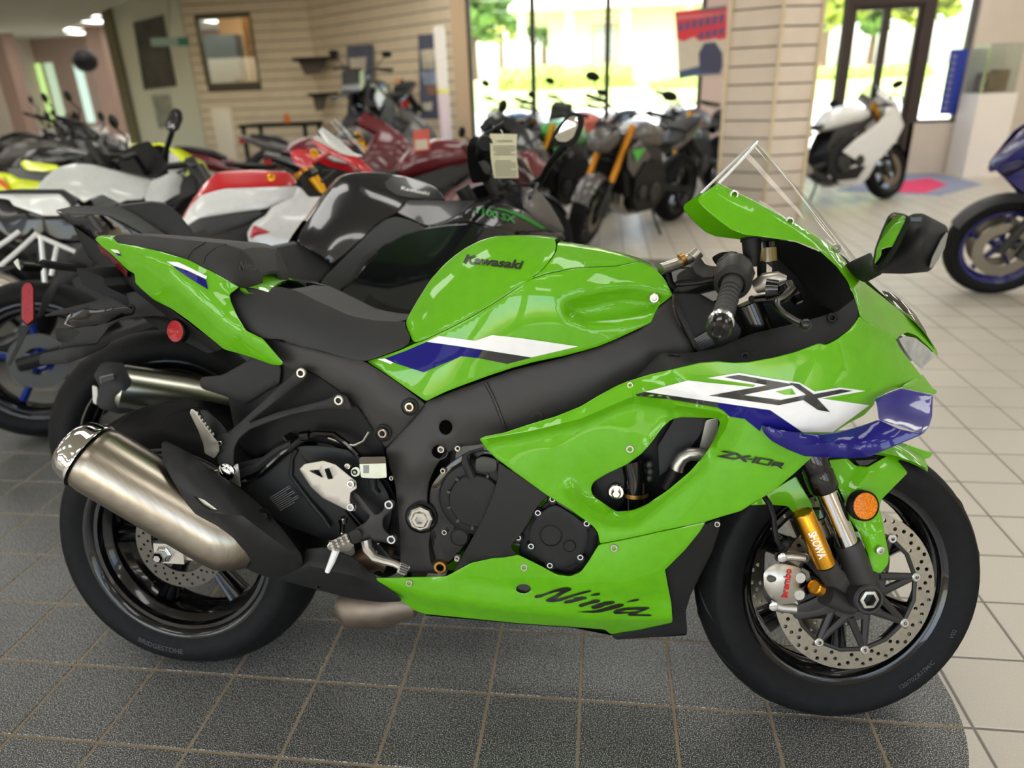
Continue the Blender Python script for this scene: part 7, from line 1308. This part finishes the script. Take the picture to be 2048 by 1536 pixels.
# ------------------------------------------------------------------ fourth: white tourer
WHM = pose(-1.72, 2.02, .19, -.2, .001); H_ = Frame(WHM)
wh = root('sport_motorcycle', WHM, 'plain white motorcycle with a tall black mirror, fourth in the row', 'motorcycle')
gear(wh, mirrors=None, fork=SATIN)
LWH = mat('pearl_white_paint', srgb(196, 198, 196), .3, coat=1.)
def wp_(name, pts, m, **k): return panel(name, H_, K12(*pts), m, wh, thick=k.pop('thick', .006), rnd=k.pop('rnd', 5), mirror=True, **k)
wp_('fuel_tank', ((360, 1112, .09), (400, 1040, .07), (480, 960, .06), (600, 890, .06), (720, 866, .06), (860, 880, .06), (1030, 915, .065), (1200, 960, .07), (1480, 1020, .10), (1400, 1190, .16), (1380, 1212, .16), (1200, 1222, .165), (1180, 1252, .165), (1000, 1160, .16), (830, 1232, .16), (740, 1300, .15), (640, 1240, .14), (480, 1180, .12)), LWH, ctrl=K12((800, 1000, .14), (1100, 1080, .155), (600, 1040, .12))); cap('tank_top', H_, K12((400, 1041, .07), (480, 961, .06), (600, 891, .06), (720, 867, .06), (860, 881, .06), (1200, 961, .07), (1480, 1021, .10)), LWH, wh, crown=.008)
wp_('side_fairing', ((1400, 1200, .17), (1482, 1022, .15), (1560, 1002, .15), (1640, 960, .14), (1745, 960, .12), (1790, 1010, .10), (1845, 1112, .06), (1700, 1182, .14), (1600, 1242, .17), (1500, 1300, .17)), LWH)
wp_('upper_cowl', ((1640, 960, .14), (1650, 742, .10), (1745, 805, .08), (1825, 1002, .05), (1745, 962, .11)), LWH)
wp_('cockpit', ((1150, 880, .05), (1200, 760, .05), (1300, 680, .08), (1450, 640, .10), (1560, 760, .12), (1650, 880, .12), (1560, 990, .14), (1480, 1010, .12), (1250, 950, .08)), DARK, thick=.03)
G().tube([H_.U(*K12(a)[0], -w_) for a, w_ in (((1180, 820), .30), ((1310, 780), .20), ((1420, 960), .12))], .016, n=8).obj('handlebar_grip', DARK, wh)
hm = panel('mirror_housing', H_, K12((1612, 470, .30), (1640, 400, .30), (1668, 345, .30), (1710, 318, .30), (1770, 348, .30), (1785, 430, .30), (1745, 535, .30), (1700, 560, .30), (1625, 540, .30)), DARK, wh, thick=.05, rnd=6, edge=3); panel('mirror_glass', H_, K12((1625, 480, .305), (1650, 410, .305), (1675, 362, .305), (1708, 345, .305), (1735, 380, .305), (1730, 470, .305), (1700, 530, .305), (1640, 520, .305)), mat('dim_mirror', srgb(90, 90, 92), .1, metal=1), hm, thick=.002, rnd=4, edge=.5)
G().tube([H_.U(*K12(a)[0], -w_) for a, w_ in (((1680, 550), .30), ((1630, 700), .26), ((1600, 800), .22))], .012, n=8).obj('mirror_stalk', DARK, wh)
loft('rider_seat', [(.14, .80, .84, .10), (.20, .78, .83, .13), (.36, .76, .81, .13), (.50, .76, .80, .09), (.56, .77, .82, .06)], VINYL, wh); loft('tail_cowl', [(-.26, .93, .96, .03), (-.15, .86, .94, .08), (.05, .76, .90, .115), (.25, .70, .80, .12), (.38, .68, .75, .10)], LWH, wh)
# ------------------------------------------------------------------ fifth: neon yellow
YEL = mat('neon_yellow_paint', srgb(226, 240, 20), .35, coat=.8)
YM = pose(-2.5, 2.75, .15, -.2, .001); Y_ = Frame(YM)
yb = root('sport_motorcycle', YM, 'neon yellow motorcycle with a grey seat, mostly hidden at the left', 'motorcycle'); gear(yb, mirrors='bar', fork=GOLD)
def yp(name, pts, m, **k): return panel(name, Y_, K12(*pts), m, yb, thick=.006, rnd=5, mirror=True, **k)
yp('fuel_tank', ((195, 860, .08), (240, 824, .08), (320, 850, .08), (560, 880, .10), (574, 912, .14), (430, 940, .15), (250, 925, .13)), YEL); yp('tail_cowl', ((-100, 940, .05), (0, 950, .08), (90, 962, .10), (180, 1012, .12), (390, 1040, .13), (370, 1120, .13), (90, 1134, .12), (0, 1140, .10), (-100, 1100, .06)), YEL); yp('rider_seat', ((70, 925, .08), (140, 900, .08), (240, 912, .10), (500, 942, .12), (460, 995, .14), (380, 1036, .14), (180, 1008, .13), (100, 965, .11)), mat('grey_seat', srgb(96, 98, 98), .7)); yp('orange_flash', ((-60, 990, .12), (0, 1000, .125), (60, 1060, .13), (100, 1130, .13), (40, 1100, .13), (-40, 1040, .12)), mat('orange_decal', srgb(226, 90, 20), .4))
mpanel('upper_cowl', [(1.15, 1.02, .13), (1.30, .96, .15), (1.20, .85, .20), (1.42, .86, .17), (1.56, .75, .08), (1.50, .92, .10), (1.34, 1.02, .12)], YEL, yb)
# ------------------------------------------------------------------ the rest of the floor
BLK = mat('deep_black_paint', srgb(20, 20, 22), .25, coat=.8); DRED = mat('dark_red_paint', srgb(96, 14, 28), .3, coat=.9); SGREY = mat('sand_grey_paint', srgb(74, 70, 67), .35, coat=.5); LIME = mat('lime_green_trim', srgb(60, 180, 50), .35, coat=.6); ORNG = mat('orange_paint', srgb(220, 90, 20), .35, coat=.6); CORAL = mat('coral_paint', srgb(206, 110, 90), .4)
ORNGF = mat('orange_fork', srgb(200, 130, 30), .3, metal=.6)
gb = 'motorcycles parked in the background rows'
def at(px, py): p = Zp(px, py, 0); return p[0], p[1]
# left rows
for (x, y, h, lab, kind, c, kw) in (
  (-3.5, 3.7, .2, 'black naked motorcycle parked beyond the neon yellow one', 'naked', BLK, dict(accent=YEL, bars='flat', fork=SATIN)),
  (-4.4, 4.6, .2, 'black motorcycle with a grey tank in the far left row', 'naked', SGREY, dict(accent=SGREY, bars='flat', fork=SATIN)),
  (-5.2, 5.6, .2, 'black sport motorcycle deep in the far left row', 'sport', BLK, dict(accent=BLK, fork=SATIN)),
  (-6.2, 6.6, .25, 'black motorcycle with a red accent at the end of the far left row', 'naked', BLK, dict(accent=RED, bars='flat', fork=SATIN)),
  (-5.9, 2.7, .2, 'black cruiser motorcycle cut off by the left picture edge', 'naked', BLK, dict(accent=ORNG, bars='flat', fork=SATIN)),
  (-6.6, 4.6, .2, 'black motorcycle farthest left behind the row', 'naked', BLK, dict(accent=SGREY, bars='flat', fork=SATIN)),
  # middle
  (-1.45, 3.85, .30, 'dark red sport motorcycle with a clear screen behind the white and red one', 'sport', DRED, dict(c2=DRED, screen_m=SCREEN, fork=GOLD, mirrors=None)),
  (-1.55, 5.25, .35, 'silver grey sport motorcycle between the dark red bike and the slatted wall', 'sport', SGREY, dict(c2=SGREY, screen_m=SCREEN, fork=SATIN)),
  (-.3, 3.1, .42, 'dark red motorcycle with an orange red price card behind the black tank', 'sport', DRED, dict(c2=BLK, screen_m=SCREEN, fork=SATIN))):
    body_kw = {k: v for k, v in kw.items() if k in ('accent', 'c2', 'screen_m')}; gear_kw = {k: v for k, v in kw.items() if k in ('bars', 'fork', 'mirrors')}
    gbike('motorcycle', x, y, h, -.18, lab, kind, c, gb, **body_kw, **gear_kw)
# bikes standing nose towards the camera in front of the window
def face(x, y, head, lab, kind, c, **kw):      # front wheel stands at x, y
    d = np.array([math.cos(head), math.sin(head)]); gbike('motorcycle', x-1.43*d[0], y-1.43*d[1], head, kw.pop('lean', -.15), lab, kind, c, gb, **kw)
fx, fy = at(1168, 492); hd = math.radians(236); ro = np.array([-math.sin(hd), math.cos(hd)])*-.80
face(fx, fy, hd, 'grey naked motorcycle with orange fork legs, nose towards the black bike', 'naked', SGREY, c2=SGREY, accent=LIME, bars='flat', fork=ORNGF, fender=SGREY, steer=.25)
face(fx+ro[0], fy+ro[1], hd, 'green naked motorcycle half hidden behind the paper tag', 'naked', mat('lime_paint_far', srgb(50, 150, 30), .35, coat=.8), c2=BLK, accent=LIME, bars='flat', fork=GOLD, fender=BLK, mirrors=None)
face(2.02, 7.1, hd, 'black naked motorcycle with green trim and a raised grey tail by the pillar', 'naked', SGREY, c2=BLK, accent=LIME, bars='flat', fork=GOLD, fender=BLK, mirrors=None)
face(.8, 7.2, hd, 'tall adventure motorcycle with upright mirrors against the shop window', 'dirt', CORAL, c2=BLK, bars='flat', fork=SATIN)
face(.0, 7.6, hd, 'black naked motorcycle nearest the white post', 'naked', BLK, c2=BLK, accent=SGREY, bars='flat', fork=SATIN)
# white bike by the door, blue bike at the right edge, dirt bike on a stand
x, y = at(1768, 398); hd = math.radians(28); gbike('sport_motorcycle', x-1.43*math.cos(hd), y-1.43*math.sin(hd), hd, -.18, 'white and black sport motorcycle parked beside the shop doors', 'sport', WHITE, c2=WHITE, lower=WHITE, fork=GOLD, rim=GLOSSB, exhaust=ALU)
x, y = at(1966, 583); hd = math.radians(176); gbike('sport_motorcycle', x-1.43*math.cos(hd)+.01, y-1.43*math.sin(hd), hd, -.17, 'navy blue sport motorcycle cut off by the right picture edge', 'sport', NAVY, c2=NAVY, lower=NAVY, rim=NAVY, fork=GOLD, fender=SATG, steer=-.1)
st_ = bx('display_plinth', (W(735, 230, 8.6)[0], 7.0, 0), (W(830, 230, 8.6)[0], 9.2, .42), mat('plinth_grey', srgb(90, 88, 86), .7)); tag(st_, 'grey plinth carrying the dirt bike by the slatted wall', 'plinth')
pdb = W(776, 240, 8.55); gbike('dirt_motorcycle', pdb[0]+.2, 8.8, math.radians(258), .0, 'black dirt motorcycle raised on a plinth against the slatted wall', 'dirt', BLK, c2=BLK, bars='flat', fork=SATIN, exhaust=STEEL, z=.424)
# price card on the dark red bike
pc_ = flat_px('price_card', [(826, 262), (858, 258), (860, 300), (828, 304)], 3.05, mat('card_red', srgb(206, 90, 80), .6), .004); tag(pc_, 'orange red price card hanging on the dark red bike', 'card'); flat_px('card_text', [(830, 280), (855, 278), (856, 298), (831, 300)], 3.046, mat('card_pale', srgb(206, 190, 170), .6), .002, pc_)
